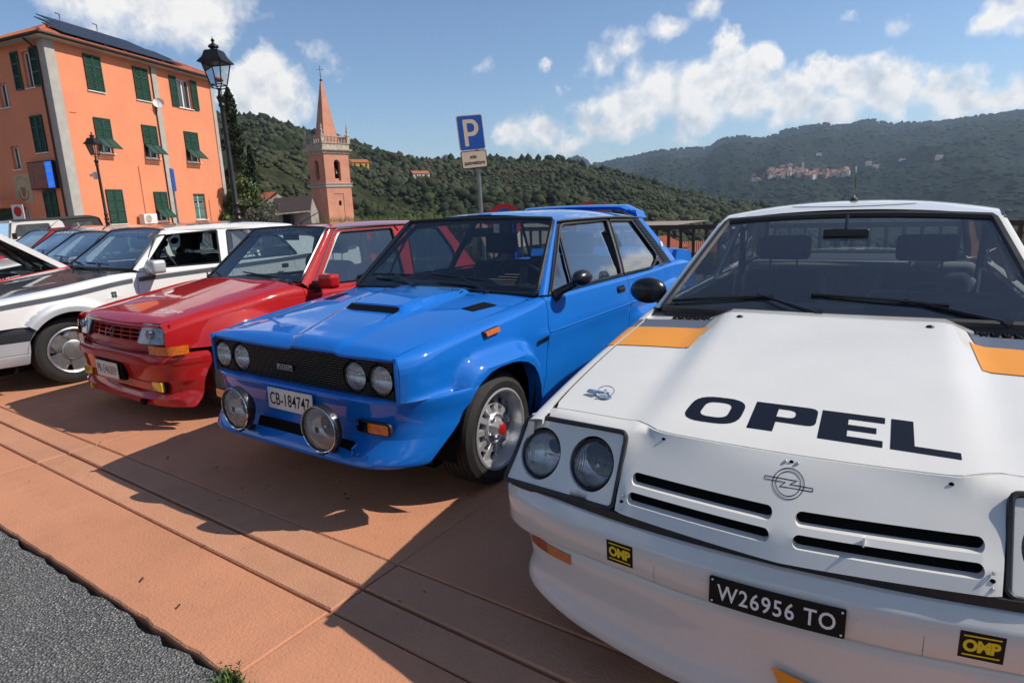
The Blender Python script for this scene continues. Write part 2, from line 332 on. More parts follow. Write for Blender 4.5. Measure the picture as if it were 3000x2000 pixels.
def text2d(s, size=1.0, sx=1.0, space=1.0, bold=0.0, shear=0.0, res=3):
    """flat text mesh (verts2d, faces), centred on the origin"""
    key = (s, sx, space, bold, shear, res)
    if key not in _txt:
        cu = bpy.data.curves.new('lettering', 'FONT'); cu.body = s; cu.align_x = 'CENTER'; cu.align_y = 'CENTER'; cu.size = 1; cu.space_character = space; cu.offset = bold; cu.shear = shear; cu.resolution_u = res
        ob = bpy.data.objects.new('lettering', cu); COL.objects.link(ob); dg = bpy.context.evaluated_depsgraph_get(); me = bpy.data.meshes.new_from_object(ob.evaluated_get(dg))
        V = np.array([(v.co.x * sx, v.co.y) for v in me.vertices]).reshape(-1, 2); F = [tuple(p.vertices) for p in me.polygons]
        bpy.data.objects.remove(ob); bpy.data.curves.remove(cu); bpy.data.meshes.remove(me)
        if len(V): V = V - (V.max(0) + V.min(0)) / 2
        _txt[key] = (V, F)
    V, F = _txt[key]; return V * size, F
def letter(mb, s, fmap, size, cx=0, cy=0, ang=0.0, fit=None, **kw):
    """text mapped by fmap(u, v)->3D; fit=(w,h) scales it to that box"""
    V, F = text2d(s, size, **kw)
    if fit is not None: ext = V.max(0) - V.min(0); V = V * (np.array(fit) / ext)
    c, s_ = math.cos(ang), math.sin(ang); V = np.stack([V[:, 0] * c - V[:, 1] * s_ + cx, V[:, 0] * s_ + V[:, 1] * c + cy], -1)
    mb.add([tuple(p) for p in np.array(fmap(V[:, 0], V[:, 1]), float).T], F); return mb
def plane_map(o, eu, ev):
    o, eu, ev = np.array(o, float), np.array(eu, float), np.array(ev, float)
    return lambda u, v: (o[:, None] + np.outer(eu, u) + np.outer(ev, v))
def mirror_x(mb):
    n = len(mb.v); mb.v += [(-x, y, z) for x, y, z in mb.v]; mb.f += [tuple(i + n for i in f[::-1]) for f in list(mb.f)]; mb.m += list(mb.m); return mb

def ribbon(mb, pts, w, fmap, closed=False):
    P = np.array(pts, float); n = len(P); L = []; Rr = []
    for i in range(n):
        a = P[i - 1] if (closed or i) else P[i]; b = P[(i + 1) % n] if (closed or i < n - 1) else P[i]
        t = b - a; t = t / (np.linalg.norm(t) + 1e-9); q = np.array([-t[1], t[0]]) * w / 2; L.append(P[i] + q); Rr.append(P[i] - q)
    A = np.array(L); B = np.array(Rr); mb.grid([[tuple(p) for p in np.array(fmap(A[:, 0], A[:, 1])).T], [tuple(p) for p in np.array(fmap(B[:, 0], B[:, 1])).T]], False, closed)
def sweep(mb, path, sec, zoff=None, flip=False):
    """section (out, z) swept along a plan path of the right half, mirrored to the left; out is along the outward normal"""
    P = [(-x, y) for x, y in path[:0:-1]] + list(path); n = len(P); G = []
    for i in range(n):
        a = Vector(P[max(0, i - 1)]); b = Vector(P[min(n - 1, i + 1)]); t = (b - a).normalized(); nx, ny = t.y, -t.x
        s_ = sec(abs(P[i][0]), P[i][1]) if callable(sec) else sec
        G.append([(P[i][0] + nx * o, P[i][1] + ny * o, z) for o, z in s_])
    mb.grid(G, flip=flip); return G
def smooth_path(pts, n=8):
    P = np.array(pts); d = np.concatenate([[0], np.cumsum(np.linalg.norm(np.diff(P, axis=0), axis=1))]); t = np.linspace(0, d[-1], n * (len(pts) - 1) // 2)
    return list(zip(pch(list(zip(d, P[:, 0])))(t), pch(list(zip(d, P[:, 1])))(t)))

# ---------------- setting: ground ----------------
def az2d(az, r): return (-math.sin(R(az)) * r, math.cos(R(az)) * r)
def concrete(name, col, seed=0.0, groove=True):
    m = bpy.data.materials.new(name); m.use_nodes = True; t = NT(m.node_tree); b = m.node_tree.nodes['Principled BSDF']
    co = t.vec('ADD', t.n('ShaderNodeTexCoord').outputs['Object'], (seed, seed * 2, 0)); big = t.noise(co, .9, 5, .6); med = t.noise(co, 5, 6, .65); fine = t.noise(co, 90, 3, .6)
    c = t.ramp(big, [(.3, tuple(k * .86 for k in col)), (.7, tuple(min(1, k * 1.10) for k in col))])
    c = t.mix(t.mapr(med, .48, .72, 0, .38), c, (col[0] * .62, col[1] * .66, col[2] * .74)); c = t.mix(t.mapr(fine, .35, .75, 0, .28), c, (col[0] * 1.12, col[1] * 1.12, col[2] * 1.15)); c = t.mix(t.mapr(t.noise(co, 220, 2), .60, .72, 0, .5), c, (col[0] * .5, col[1] * .5, col[2] * .5))
    sp = t.voro(co, 2.1); c = t.mix(t.mapr(t.math('ADD', sp, t.math('MULTIPLY', t.math('SUBTRACT', med, .5), .12)), .012, .030, .75, 0), c, (.05, .035, .03))
    t.l(c, b.inputs['Base Color']); b.inputs['Roughness'].default_value = .82; b.inputs['Specular IOR Level'].default_value = .25
    # broom strokes dragged across the slab
    st = t.n('ShaderNodeMapping'); st.inputs['Scale'].default_value = (4, 130, 1); st.inputs['Rotation'].default_value = (0, 0, 1.25); t.l(t.vec('ADD', co, t.vec('SCALE', t.n('ShaderNodeTexNoise').outputs['Color'], .02)), st.inputs[0]) if False else t.l(co, st.inputs[0])
    wv = t.noise(st.outputs[0], 1.0, 3, .6, .4)
    h = t.math('ADD', t.math('MULTIPLY', wv, .26 if groove else .10), t.math('ADD', t.math('MULTIPLY', fine, .55), t.math('MULTIPLY', med, .6)))
    bp_ = t.n('ShaderNodeBump'); bp_.inputs['Strength'].default_value = .55; bp_.inputs['Distance'].default_value = .012; t.l(h, bp_.inputs['Height']); t.l(bp_.outputs[0], b.inputs['Normal']); return m
def asphalt():
    m = bpy.data.materials.new('asphalt'); m.use_nodes = True; t = NT(m.node_tree); b = m.node_tree.nodes['Principled BSDF']; co = t.n('ShaderNodeTexCoord').outputs['Object']
    v = t.n('ShaderNodeTexVoronoi'); t.l(co, v.inputs['Vector']); v.inputs['Scale'].default_value = 115; v.inputs['Randomness'].default_value = 1
    stone = t.ramp(v.outputs['Color'], [(0, (.09, .09, .09)), (.4, (.20, .197, .188)), (.72, (.36, .35, .33)), (1, (.70, .68, .64))]); c = t.mix(t.mapr(v.outputs['Distance'], .25, .62), stone, (.07, .069, .067))
    c = t.mix(t.mapr(t.noise(co, 1.6, 5), .4, .7, 0, .35), c, (.20, .195, .18)); t.l(c, b.inputs['Base Color']); b.inputs['Roughness'].default_value = .85
    h = t.math('ADD', t.math('MULTIPLY', v.outputs['Distance'], -1.0), t.math('MULTIPLY', t.noise(co, 30, 4), .8)); bp_ = t.n('ShaderNodeBump'); bp_.inputs['Strength'].default_value = .9; bp_.inputs['Distance'].default_value = .012; t.l(h, bp_.inputs['Height']); t.l(bp_.outputs[0], b.inputs['Normal']); return m
M['slab'] = concrete('orange_concrete', (.55, .245, .135)); M['slab2'] = concrete('orange_concrete_smooth', (.52, .25, .145), 3.0, False); M['asphalt'] = asphalt(); M['earth'] = mat('bare_earth', (.11, .085, .06), .95, noise=.3, nscale=2, bump=.3, bscale=8)
rnd = random.Random(7)
pav = MB().box(-30, .87, -.30, 12, 7.9, -.045).build('pavement', 'earth', kind='structure')
XJ = [-1.70 + 2.67 * k for k in range(-10, 6)]
def yl(c0, sl): return lambda x: c0 + sl * x
Y0 = yl(.885, 0); Y1 = yl(1.2425, -.0156); Y2 = yl(1.388, -.0199); Y3 = yl(1.598, -.0085); Y4 = yl(7.6, 0)
def slab(xa, xb, ya, yb, m, jag=False, g=.005, top=0.0):
    n = 40 if jag else 4
    def edge(f, s, xs, j): return [(x, f(x) + s * g + (rnd.gauss(0, .004) - .002 * math.sin(x * 7) if j else 0)) for x in xs]
    out = edge(ya, 1, np.linspace(xa + g, xb - g, n), jag) + edge(yb, -1, np.linspace(xb - g, xa + g, 4), False); tl = rnd.uniform(-.0015, .0015)
    mb = MB(); k = len(out); ins = offs(out, .006); z = lambda x: top + tl * (x - xa)
    mb.add([(x, y, z(x)) for x, y in ins] + [(x, y, z(x) - .006) for x, y in out] + [(x, y, -.05) for x, y in out], [tuple(range(k))] + [(i, (i + 1) % k, k + (i + 1) % k, k + i) for i in range(k)] + [(k + i, k + (i + 1) % k, 2 * k + (i + 1) % k, 2 * k + i) for i in range(k)]); mb.build('slab', m, pav)
for a, b in zip(XJ[:-1], XJ[1:]):
    slab(a, b, Y0, Y1, 'slab', True); slab(a, b, Y1, Y2, 'slab2', g=.004, top=-.003); slab(a, b, lambda x: Y2(x) + .005, Y3, 'slab2', g=.004)
    for y0_, y1_ in ((Y3, yl(4.6, 0)), (yl(4.6, 0), Y4)): slab(a, b, y0_, y1_, 'slab', g=.005 if y0_ is not Y3 else .003)
road = MB(); panel(road, [(-30, -12), (14, -12), (14, .86)] + [(x, .868 + .003 * math.sin(x * 7) + rnd.gauss(0, .007)) for x in np.arange(13.9, -30, -.06)] + [(-30, .86)], lambda x, y: (x, y, -.014 + .004 * np.sin(x * 3) * np.sin(y * 4)), .45); road.build('road', 'asphalt', kind='structure')
MB().box(-75, -40, -.6, 40, 12, -.06).build('ground', M['earth'], kind='structure')
M['piazza'] = concrete('grey_paving', (.30, .24, .20), 9.0, False); MB().quad((-70, .5, -.035), (-29.9, .5, -.035), (-29.9, 60, -.035), (-70, 60, -.035)).build('piazza', 'piazza', kind='structure')
MB().quad((-30, 7.9, -.05), (-12, 7.9, -.05), (-12, 40, -.05), (-30, 40, -.05)).build('yard', 'piazza', kind='structure')
# loose bits on the ground
for i in range(26):
    x, y = rnd.uniform(-5, -.6), rnd.uniform(.95, 2.4); mb = MB(); a = rnd.uniform(0, 6.3); s_ = rnd.uniform(.006, .016); mb.add([(x + s_ * math.cos(a + k * 1.57) * (1 if k % 2 else .5), y + s_ * math.sin(a + k * 1.57) * (1 if k % 2 else .5), .004 + rnd.uniform(0, .006)) for k in range(4)], [(0, 1, 2, 3)])
    mb.build('dry_leaf', 'bark_brown' if 0 else mat('dry_leaf', (.05, .03, .018), .9) if i == 0 else bpy.data.materials['dry_leaf'], label='small dark dry leaf lying on the orange concrete', cat='leaf', group='dry leaves on the concrete')
def blades(name, pts, h, w, m, lean=.35, seed=1, **kw):
    r = random.Random(seed); mb = MB()
    for (x, y, z) in pts:
        a = r.uniform(0, 6.3); hh = r.uniform(*h); ww = r.uniform(*w); l = r.uniform(.05, lean) * hh; dx, dy = math.cos(a), math.sin(a); px, py = -dy * ww / 2, dx * ww / 2
        mb.add([(x - px, y - py, z), (x + px, y + py, z), (x + dx * l * .35 + px * .8, y + dy * l * .35 + py * .8, z + hh * .55), (x + dx * l * .35 - px * .8, y + dy * l * .35 - py * .8, z + hh * .55), (x + dx * l, y + dy * l, z + hh)], [(0, 1, 2, 3), (3, 2, 4)])
    return mb.build(name, m, fix=False, **kw)
M['weed'] = mat('weed_green', (.10, .17, .03), .7, noise=.5, nscale=3); M['weedy'] = mat('seed_grass', (.17, .21, .045), .7, noise=.6, nscale=2.2, tint=(.07, .11, .02))
blades('weed_tuft', [(-1.72 + rnd.gauss(0, .035), .885 + rnd.gauss(0, .02), -.01) for _ in range(160)], (.008, .03), (.004, .01), 'weed', .8, kind='stuff')
# ---------------- hills and valley ----------------
E1 = [(-60, -2.5), (-20, -3.4), (0, -2.6), (5, -2.4), (10.84, -1.58), (13.8, -.88), (15.2, -.63), (18.7, .3), (22.4, 1.5), (25.2, 2.3), (27.25, 2.9), (30.1, 3.65), (33.2, 3.58), (36.2, 3.98), (40.45, 4.08), (42.2, 4.25), (45.1, 4.6), (46.8, 5.1), (47.5, 5.4), (50.7, 6.2), (52.3, 6.75), (54.65, 7.3), (57.5, 7.5), (66, 7.2), (80, 6), (110, 4)]
E2 = [(-60, 4), (-30, 5.4), (-10, 4.6), (-4, 4.80), (-2.7, 4.77), (-1.3, 4.71), (.3, 4.56), (1.64, 4.62), (3.84, 4.73), (5.4, 5.12), (7.06, 4.87), (8.28, 5.12), (10.6, 4.93), (13, 4.35), (14.5, 4.69), (16.04, 4.48), (17.4, 3.94), (20.05, 3.93), (23.15, 3.56), (25.36, 3.2), (26.6, 3.1), (28, 3.8), (29.5, 3.4), (33, 3.3), (38.5, 3.9), (39.5, 4.45), (40.2, 3.9), (44, 3.6), (60, 3), (110, 2)]
e1, e2 = pch(E1), pch(E2)
from mathutils import noise as mn
def fbm(x, y, s, o=4): return mn.fractal(Vector((x * s, y * s, 3.7)), 1.0, 2.0, o)
R1, R2 = 560.0, 3300.0
def near_z(az, r):
    x, y = az2d(az, r); e = float(e1(az)); zr = 1.4 + R1 * math.tan(R(e)); left = float(ss(40, 62, az)); zb = -34 + 26 * left; r0 = 70
    t = min(1.0, max(0.0, (r - r0) / (R1 - r0)))
    if r < r0: z = -6 + (zb + 6) * max(0, (r - 14) / (r0 - 14)) if r > 14 else -6
    else: z = zb + (zr - zb) * (t ** (.92) if zr > zb else t)
    if r > R1: z = zr - (r - R1) * .22
    z += fbm(x, y, .012) * 7 * min(1, max(0, (r - 90) / 160)) * max(0, min(1, (R1 + 60 - r) / 120)) * (.35 + .65 * (t < .85))
    return z
def far_z(az, r):
    x, y = az2d(az, r); e = float(e2(az)); zr = 1.4 + R2 * math.tan(R(e)); t = min(1.0, max(0.0, (r - 900) / (R2 - 900))); z = -95 + (zr + 95) * t ** 1.05
    rg = 1 - abs(mn.fractal(Vector((x * .0016, y * .0016, 9.1)), 1.0, 2.1, 5)) * 1.5
    z += (rg - .55) * 95 * math.sin(math.pi * min(1, t)) ** 1.1 + fbm(x, y, .008) * 16 * math.sin(math.pi * min(.94, t))
    z += fbm(x, y, .03, 3) * 2.0
    if r > R2: z = zr - (r - R2) * .3
    return z
def hill_mat(name, cols, sc, fine, bump, brown=.0):
    m = bpy.data.materials.new(name); m.use_nodes = True; t = NT(m.node_tree); b = m.node_tree.nodes['Principled BSDF']; co = t.n('ShaderNodeTexCoord').outputs['Object']
    a = t.noise(co, sc, 6, .62); f = t.voro(co, fine); f2 = t.noise(co, fine * 1.7, 4, .7)
    c = t.ramp(t.math('ADD', t.math('MULTIPLY', a, .7), t.math('MULTIPLY', f2, .3)), [(.34, cols[0]), (.5, cols[1]), (.64, cols[2])]); c = t.mix(t.mapr(f, .2, .8, .0, .55), c, cols[0])
    t.l(c, b.inputs['Base Color']); b.inputs['Roughness'].default_value = .95; b.inputs['Specular IOR Level'].default_value = .05
    bp_ = t.n('ShaderNodeBump'); bp_.inputs['Strength'].default_value = 1; bp_.inputs['Distance'].default_value = bump; t.l(t.math('SUBTRACT', t.math('MULTIPLY', f2, .7), f), bp_.inputs['Height']); t.l(bp_.outputs[0], b.inputs['Normal']); return m
M['hill'] = hill_mat('near_hillside', ((.022, .027, .011), (.042, .047, .019), (.085, .075, .036)), .018, .20, 3.0); M['far'] = hill_mat('far_hillside', ((.010, .018, .009), (.019, .030, .013), (.042, .050, .022)), .0035, .10, 6.0)
def polar(name, fz, azs, rs, m):
    G = [[(*az2d(a, r), fz(a, r)) for a in azs] for r in rs]; mb = MB(); mb.grid(G); return mb.build(name, m, smooth=True, kind='structure', fix=False)
polar('hillside', near_z, np.concatenate([np.arange(-60, -10, 4), np.arange(-10, 78, .5), np.arange(78, 111, 4)]), [14, 22, 34, 50, 70] + list(np.linspace(90, R1, 60)) + [R1 + 20, R1 + 80, R1 + 300], 'hill')
polar('mountains', far_z, np.concatenate([np.arange(-60, -10, 2), np.arange(-10, 46, .14), np.arange(46, 111, 3)]), list(np.linspace(900, R2, 110)) + [R2 + 60, R2 + 600], 'far')
polar('valley', lambda a, r: -40 - 55 * min(1, (r - 60) / 700), np.arange(-180, 181, 5), [40, 120, 300, 700, 1000], 'hill')
polar('back_hills', lambda a, r: -30 + (r - 150) * .20 * (1 + .3 * math.sin(a * .11)) if r > 150 else -30, np.arange(108, 302, 6), [60, 150, 300, 500, 800], 'hill')
# trees on the near hill: one wood of crowns, each crown a lumpy leafy mass
def crowns(name, items, m, seed=3, sub=1, amp=.32, leafy=0):
    bm = bmesh.new(); bmesh.ops.create_icosphere(bm, subdivisions=sub, radius=1); base = np.array([tuple(v.co) for v in bm.verts]); tri = np.array([[v.index for v in f.verts] for f in bm.faces]); bm.free()
    r = np.random.default_rng(seed); n = len(items); it = np.array(items, float); nv = len(base); var = []
    for k in range(12):
        d = 1 + amp * r.normal(size=(nv, 1)) * .55 + amp * .5 * np.sin(base @ r.normal(size=(3, 1)) * 3.3 + r.uniform(0, 6)); v = base * d; v[:, 2] = np.where(v[:, 2] < 0, v[:, 2] * .65, v[:, 2]); var.append(v)
    var = np.array(var); ang = r.uniform(0, 6.283, n); V = var[r.integers(0, 12, n)].copy(); ca, sa = np.cos(ang)[:, None], np.sin(ang)[:, None]
    X = V[:, :, 0] * ca - V[:, :, 1] * sa; Y = V[:, :, 0] * sa + V[:, :, 1] * ca; V = np.stack([X * it[:, 3:4] + it[:, 0:1], Y * it[:, 3:4] + it[:, 1:2], V[:, :, 2] * it[:, 4:5] + it[:, 2:3]], -1).reshape(-1, 3)
    F = (tri[None] + (np.arange(n) * nv)[:, None, None]).reshape(-1, 3); me = bpy.data.meshes.new(name); me.vertices.add(len(V)); me.vertices.foreach_set('co', V.ravel()); me.loops.add(F.size); me.loops.foreach_set('vertex_index', F.ravel().astype(np.int32)); me.polygons.add(len(F)); me.polygons.foreach_set('loop_start', np.arange(0, F.size, 3, dtype=np.int32)); me.polygons.foreach_set('loop_total', np.full(len(F), 3, np.int32)); me.update()
    at = me.attributes.new('kind_of_tree', 'FLOAT', 'POINT'); at.data.foreach_set('value', np.repeat(it[:, 5], nv).astype(np.float32)); me.validate()
    return link(name, me, m, kind='stuff')
def leaf_mat(name, stops, fine=1.5, dark=.5):
    m = bpy.data.materials.new(name); m.use_nodes = True; t = NT(m.node_tree); b = m.node_tree.nodes['Principled BSDF']; co = t.n('ShaderNodeTexCoord').outputs['Object']
    at = t.n('ShaderNodeAttribute'); at.attribute_name = 'kind_of_tree'; nz = t.noise(co, fine, 4, .7); c = t.ramp(at.outputs['Fac'], stops); c = t.mix(t.mapr(nz, .38, .66, dark, 0), c, (.010, .014, .006)); t.l(c, b.inputs['Base Color']); b.inputs['Roughness'].default_value = .8; b.inputs['Specular IOR Level'].default_value = .12
    bp_ = t.n('ShaderNodeBump'); bp_.inputs['Strength'].default_value = 1; bp_.inputs['Distance'].default_value = .5; t.l(t.noise(co, fine * 1.6, 4, .75), bp_.inputs['Height']); t.l(bp_.outputs[0], b.inputs['Normal']); return m
M['wood'] = leaf_mat('hillside_foliage', [(0, (.018, .026, .010)), (.30, (.034, .043, .016)), (.55, (.052, .060, .025)), (.75, (.082, .090, .050)), (.88, (.072, .084, .024)), (1, (.085, .058, .034))], .9, .45)
tr = random.Random(11); T_ = []
for _ in range(25500):
    az = tr.uniform(-8, 66); r = math.sqrt(tr.uniform(95 ** 2, (R1 + 14) ** 2)); x, y = az2d(az, r)
    if float(e1(az)) < -1.4 and r > 420: continue
    k = fbm(x, y, .011); k2 = fbm(x + 900, y, .02); top = r > R1 - 55
    if k2 < -.62 and not top: continue                                   # clearings and terraces
    if 36 < az < 46 and r > R1 - 95 and k2 < .25: continue
    s_ = (.75 + 1.9 * tr.random() ** 1.8) * (1.0 + .25 * (k > .1)) * (.75 if k2 < -.05 else 1); kd = .05 + .45 * tr.random() + .25 * (k2 < 0) + .12 * tr.random()
    if fbm(x - 500, y + 300, .007) > .08 and tr.random() < .8: kd = tr.uniform(.60, .84); s_ *= .85
    if 30 < az < 44 and .62 < r / R1 < .95 and k > -.1 and tr.random() < .42: kd = tr.uniform(.93, 1)
    elif k2 < -.12: kd = tr.uniform(.62, .85); s_ *= .8
    elif tr.random() < .06: kd = .88
    T_.append((x, y, near_z(az, r) + s_ * .45, s_, s_ * tr.uniform(.75, 1.15), min(1, kd)))
for _ in range(420):      # crest trees standing above the ridge line
    az = tr.choice([tr.uniform(12, 66), tr.uniform(44, 60)]); r = R1 + tr.uniform(-14, 8); s_ = tr.uniform(1.3, 3.6); x, y = az2d(az, r)
    if 36 < az < 44.5 and tr.random() < .8: s_ *= .4
    T_.append((x, y, near_z(az, r) + s_ * .5, s_, s_ * tr.uniform(.8, 1.5), tr.uniform(0, .4)))
nearT = [t for t in T_ if math.hypot(t[0], t[1]) < 330]; farT = [t for t in T_ if math.hypot(t[0], t[1]) >= 330]
crowns('hillside_wood', farT, 'wood', 3, 1, .36); crowns('valley_wood', nearT, 'wood', 5, 2, .34)
Fm = []      # wooded crest of the mountains and clumps on their slopes
for _ in range(7500):
    az = tr.uniform(-7, 34); rr = R2 - abs(tr.gauss(0, 1)) * 260 if tr.random() < .25 else tr.uniform(1150, R2 - 60); s_ = tr.uniform(3.5, 8); x, y = az2d(az, rr); Fm.append((x, y, far_z(az, rr) + s_ * .1, s_ * 1.2, s_ * .62, tr.uniform(0, .75)))
for _ in range(520): az = tr.uniform(-7, 30); s_ = tr.uniform(4, 9); x, y = az2d(az, R2 + 5); Fm.append((x, y, far_z(az, R2) + s_ * .5, s_, s_ * 1.1, tr.uniform(0, .3)))
M['farwood'] = leaf_mat('mountain_foliage', [(0, (.009, .017, .009)), (.5, (.018, .029, .013)), (1, (.036, .046, .020))], .06, .3); crowns('mountain_wood', Fm, 'farwood', 8, 1, .3)
# ---------------- haze ----------------
M['haze'] = bpy.data.materials.new('air'); M['haze'].use_nodes = True; _t = NT(M['haze'].node_tree); M['haze'].node_tree.nodes.clear(); _o = _t.n('ShaderNodeOutputMaterial'); _v = _t.n('ShaderNodeVolumePrincipled')
_v.inputs['Color'].default_value = (.60, .78, 1, 1); _v.inputs['Density'].default_value = .00011; _v.inputs['Anisotropy'].default_value = .2; _t.l(_v.outputs[0], _o.inputs['Volume'])
MB().box(-4300, -4300, -110, 4300, 4300, 330).build('haze', 'haze', kind='stuff')

# ---------------- town: building, church, lamps, signs, fence ----------------
M['stucco'] = mat('orange_stucco', (.76, .265, .135), .9, noise=.10, nscale=.7, bump=.12, bscale=14, detail=6); M['stucco2'] = mat('pink_stucco', (.62, .27, .175), .9, noise=.22, nscale=.8, bump=.2, bscale=6, detail=7); M['trimstone'] = mat('pale_render', (.42, .40, .36), .85, noise=.15, nscale=2, bump=.1)
M['tile'] = mat('terracotta_tiles', (.42, .115, .05), .85, noise=.35, nscale=3); M['dtile'] = mat('old_brown_tiles', (.055, .032, .026), .9, noise=.5, nscale=2.5); M['pv'] = mat('solar_glass', (.010, .013, .022), .35, spec=.25); M['iron'] = mat('cast_iron', (.018, .016, .015), .45, .3, noise=.4, nscale=5, bump=.1, bscale=60)
M['gutter'] = mat('brown_gutter', (.05, .035, .03), .5, .4); M['pvc'] = mat('white_window_frame', (.72, .72, .70), .45); M['pane'] = mat('window_pane', (.03, .035, .04), .05, coat=1); M['curtain'] = mat('curtain', (.45, .43, .40), .9); M['stone'] = mat('weathered_stone', (.52, .44, .35), .9, noise=.45, nscale=3, bump=.3, bscale=10)
M['bronze'] = mat('bronze_bell', (.06, .06, .045), .5, .8); M['plaster'] = mat('grey_plaster', (.30, .27, .24), .92, noise=.3, nscale=1.2, bump=.2); M['galv'] = mat('galvanised_steel', (.26, .27, .28), .45, .8, noise=.2, nscale=6); M['signblue'] = mat('sign_blue', (.006, .075, .36), .35); M['signwhite'] = mat('sign_white', (.62, .50, .36), .4, noise=.06, nscale=5); M['signred'] = mat('sign_red', (.50, .014, .014), .4); M['paper'] = mat('paper', (.72, .74, .76), .8); M['railing'] = mat('dark_railing', (.020, .019, .018), .6, .0, noise=.3, nscale=9)
M['screen'] = mat('blue_screen', (.01, .06, .4), .3, emit=(.015, .16, .80, 1.0)); M['screenpic'] = mat('screen_picture', (.10, .04, .03), .4, noise=.7, nscale=3.2, emit=(.16, .05, .04, .25)); M['cream'] = mat('cream_mural', (.52, .40, .25), .9, noise=.12, nscale=3); M['mural'] = mat('mural_paint', (.33, .16, .07), .9); M['lampglass'] = glass('lantern_glass', (.86, .88, .88), .5); M['bark'] = mat('bark', (.07, .05, .035), .95, noise=.3, nscale=8)
L_ = Vector((-36.38, 14.60, 0)); E_ = Vector((-.363, .932, 0)).normalized(); N_ = Vector((.932, .363, 0)); E2_ = Vector((-.985, -.17, 0)).normalized(); N2_ = Vector((.17, -.985, 0)).normalized()
def townhall():
    root = empty('town_hall', L_, 0, 'three storey orange town hall with green shutters and solar panels on its roof', 'building')
    def W(e, n): return lambda s, o, z: tuple(e * s + n * o + Vector((0, 0, z)))
    A, B = W(E_, N_), W(E2_, N2_)
    def part(mb, name, m, par=None, smooth=None, **kw): return mb.build(name, m, par or root, smooth, **kw)
    def bx(mb, F, s0, s1, o0, o1, z0, z1): return mb.add([F(s0, o0, z0), F(s1, o0, z0), F(s1, o1, z0), F(s0, o1, z0), F(s0, o0, z1), F(s1, o0, z1), F(s1, o1, z1), F(s0, o1, z1)], [(0, 3, 2, 1), (4, 5, 6, 7), (0, 1, 5, 4), (1, 2, 6, 5), (2, 3, 7, 6), (3, 0, 4, 7)])
    LW = 12.0
    def facade(F, ln, holes, flip):
        mb = MB(); f = lambda u, v: np.array([F(a, 0, b) for a, b in zip(u, v)]).T
        panel(mb, [(0, -.5), (ln, -.5), (ln, 10.02), (0, 10.02)], f, 2.0, [[(a, c), (b, c), (b, d), (a, d)][::-1] for a, b, c, d in holes]); w = part(mb, 'wall', 'stucco')
        mb = MB()
        for a, b, c, d in holes: mb.grid([[F(*p) for p in ((a, o, c), (b, o, c), (b, o, d), (a, o, d))] for o in (0, -.22)], False, True)
        part(mb, 'window_reveal', 'stucco', w); return w
    rA = [(2.11, 3.11, 7.99, 9.75), (5.31, 6.33, 7.98, 9.75), (8.62, 9.83, 8.0, 9.70), (2.10, 3.10, 4.88, 6.66), (5.31, 6.38, 4.80, 6.63), (8.68, 9.85, 4.76, 6.60), (2.10, 3.14, 1.18, 3.0), (5.45, 6.42, 1.2, 2.91), (8.74, 9.80, 1.2, 2.82)]
    rB = [(1.20, 1.90, 7.92, 9.60), (3.55, 4.30, 7.21, 8.40), (1.16, 2.10, 4.85, 6.62), (3.58, 4.28, 4.15, 5.32), (1.18, 2.20, 1.0, 3.0), (3.75, 4.25, 1.2, 2.2), (6.8, 7.8, 8, 9.6), (6.8, 7.8, 4.85, 6.6)]
    wa = facade(A, LW, rA, False); wb = facade(B, 9.5, rB, True)
    mb = MB(); p = [A(0, 0, 0), A(LW, 0, 0), tuple(Vector(A(LW, 0, 0)) + E2_ * 9.5), B(9.5, 0, 0)]
    mb.quad(*[tuple(Vector(p[1]) + Vector((0, 0, z))) for z in (-.5, 10.02)], *[tuple(Vector(p[2]) + Vector((0, 0, z))) for z in (10.02, -.5)]); mb.quad(*[tuple(Vector(p[2]) + Vector((0, 0, z))) for z in (-.5, 10.02)], *[tuple(Vector(p[3]) + Vector((0, 0, z))) for z in (10.02, -.5)]); part(mb, 'rear_wall', 'stucco')
    def window(F, a, b, c, d, curtain=True):
        mb = MB(); w = .07
        for q in ((a, b, c, c + w), (a, b, d - w, d), (a, a + w, c, d), (b - w, b, c, d), ((a + b) / 2 - .05, (a + b) / 2 + .05, c, d)): bx(mb, F, q[0], q[1], -.20, -.14, q[2], q[3])
        fr = part(mb, 'window_frame', 'pvc')
        mb = MB(); mb.quad(F(a, -.17, c), F(b, -.17, c), F(b, -.17, d), F(a, -.17, d)); part(mb, 'window_pane', 'pane', fr); return fr
    def sill(F, a, b, c): mb = MB(); bx(mb, F, a - .06, b + .06, -.05, .07, c - .05, c); part(mb, 'window_sill', 'pvc')
    def shutter(F, a, b, c, d, o=.03, split=None, name='shutter', open_lower=False, rot=None):
        """louvred leaf: stiles, rails and slats"""
        mb = MB(); w = .06
        z1 = d if not open_lower else d; z0 = c if not open_lower else c + (d - c) * .40
        for q in ((a, a + w, z0, z1), (b - w, b, z0, z1), (a, b, z0, z0 + w), (a, b, z1 - w, z1), (a, b, (c + (d - c) * .36) - w / 2, c + (d - c) * .36 + w / 2), (a, b, c + (d - c) * .68 - w / 2, c + (d - c) * .68 + w / 2)):
            if q[2] >= z0 - .05: bx(mb, F, q[0], q[1], o, o + .045, q[2], q[3])
        n = int((z1 - z0) / .075)
        for i in range(n): z = z0 + (i + .5) * (z1 - z0) / n; mb.add([F(a + .03, o + .004, z + .03), F(b - .03, o + .004, z + .03), F(b - .03, o + .038, z - .022), F(a + .03, o + .038, z - .022)], [(0, 1, 2, 3)])
        mb.quad(F(a + .02, o + .003, z0), F(b - .02, o + .003, z0), F(b - .02, o + .003, z1), F(a + .02, o + .003, z1)); sh = part(mb, name, 'shutter')
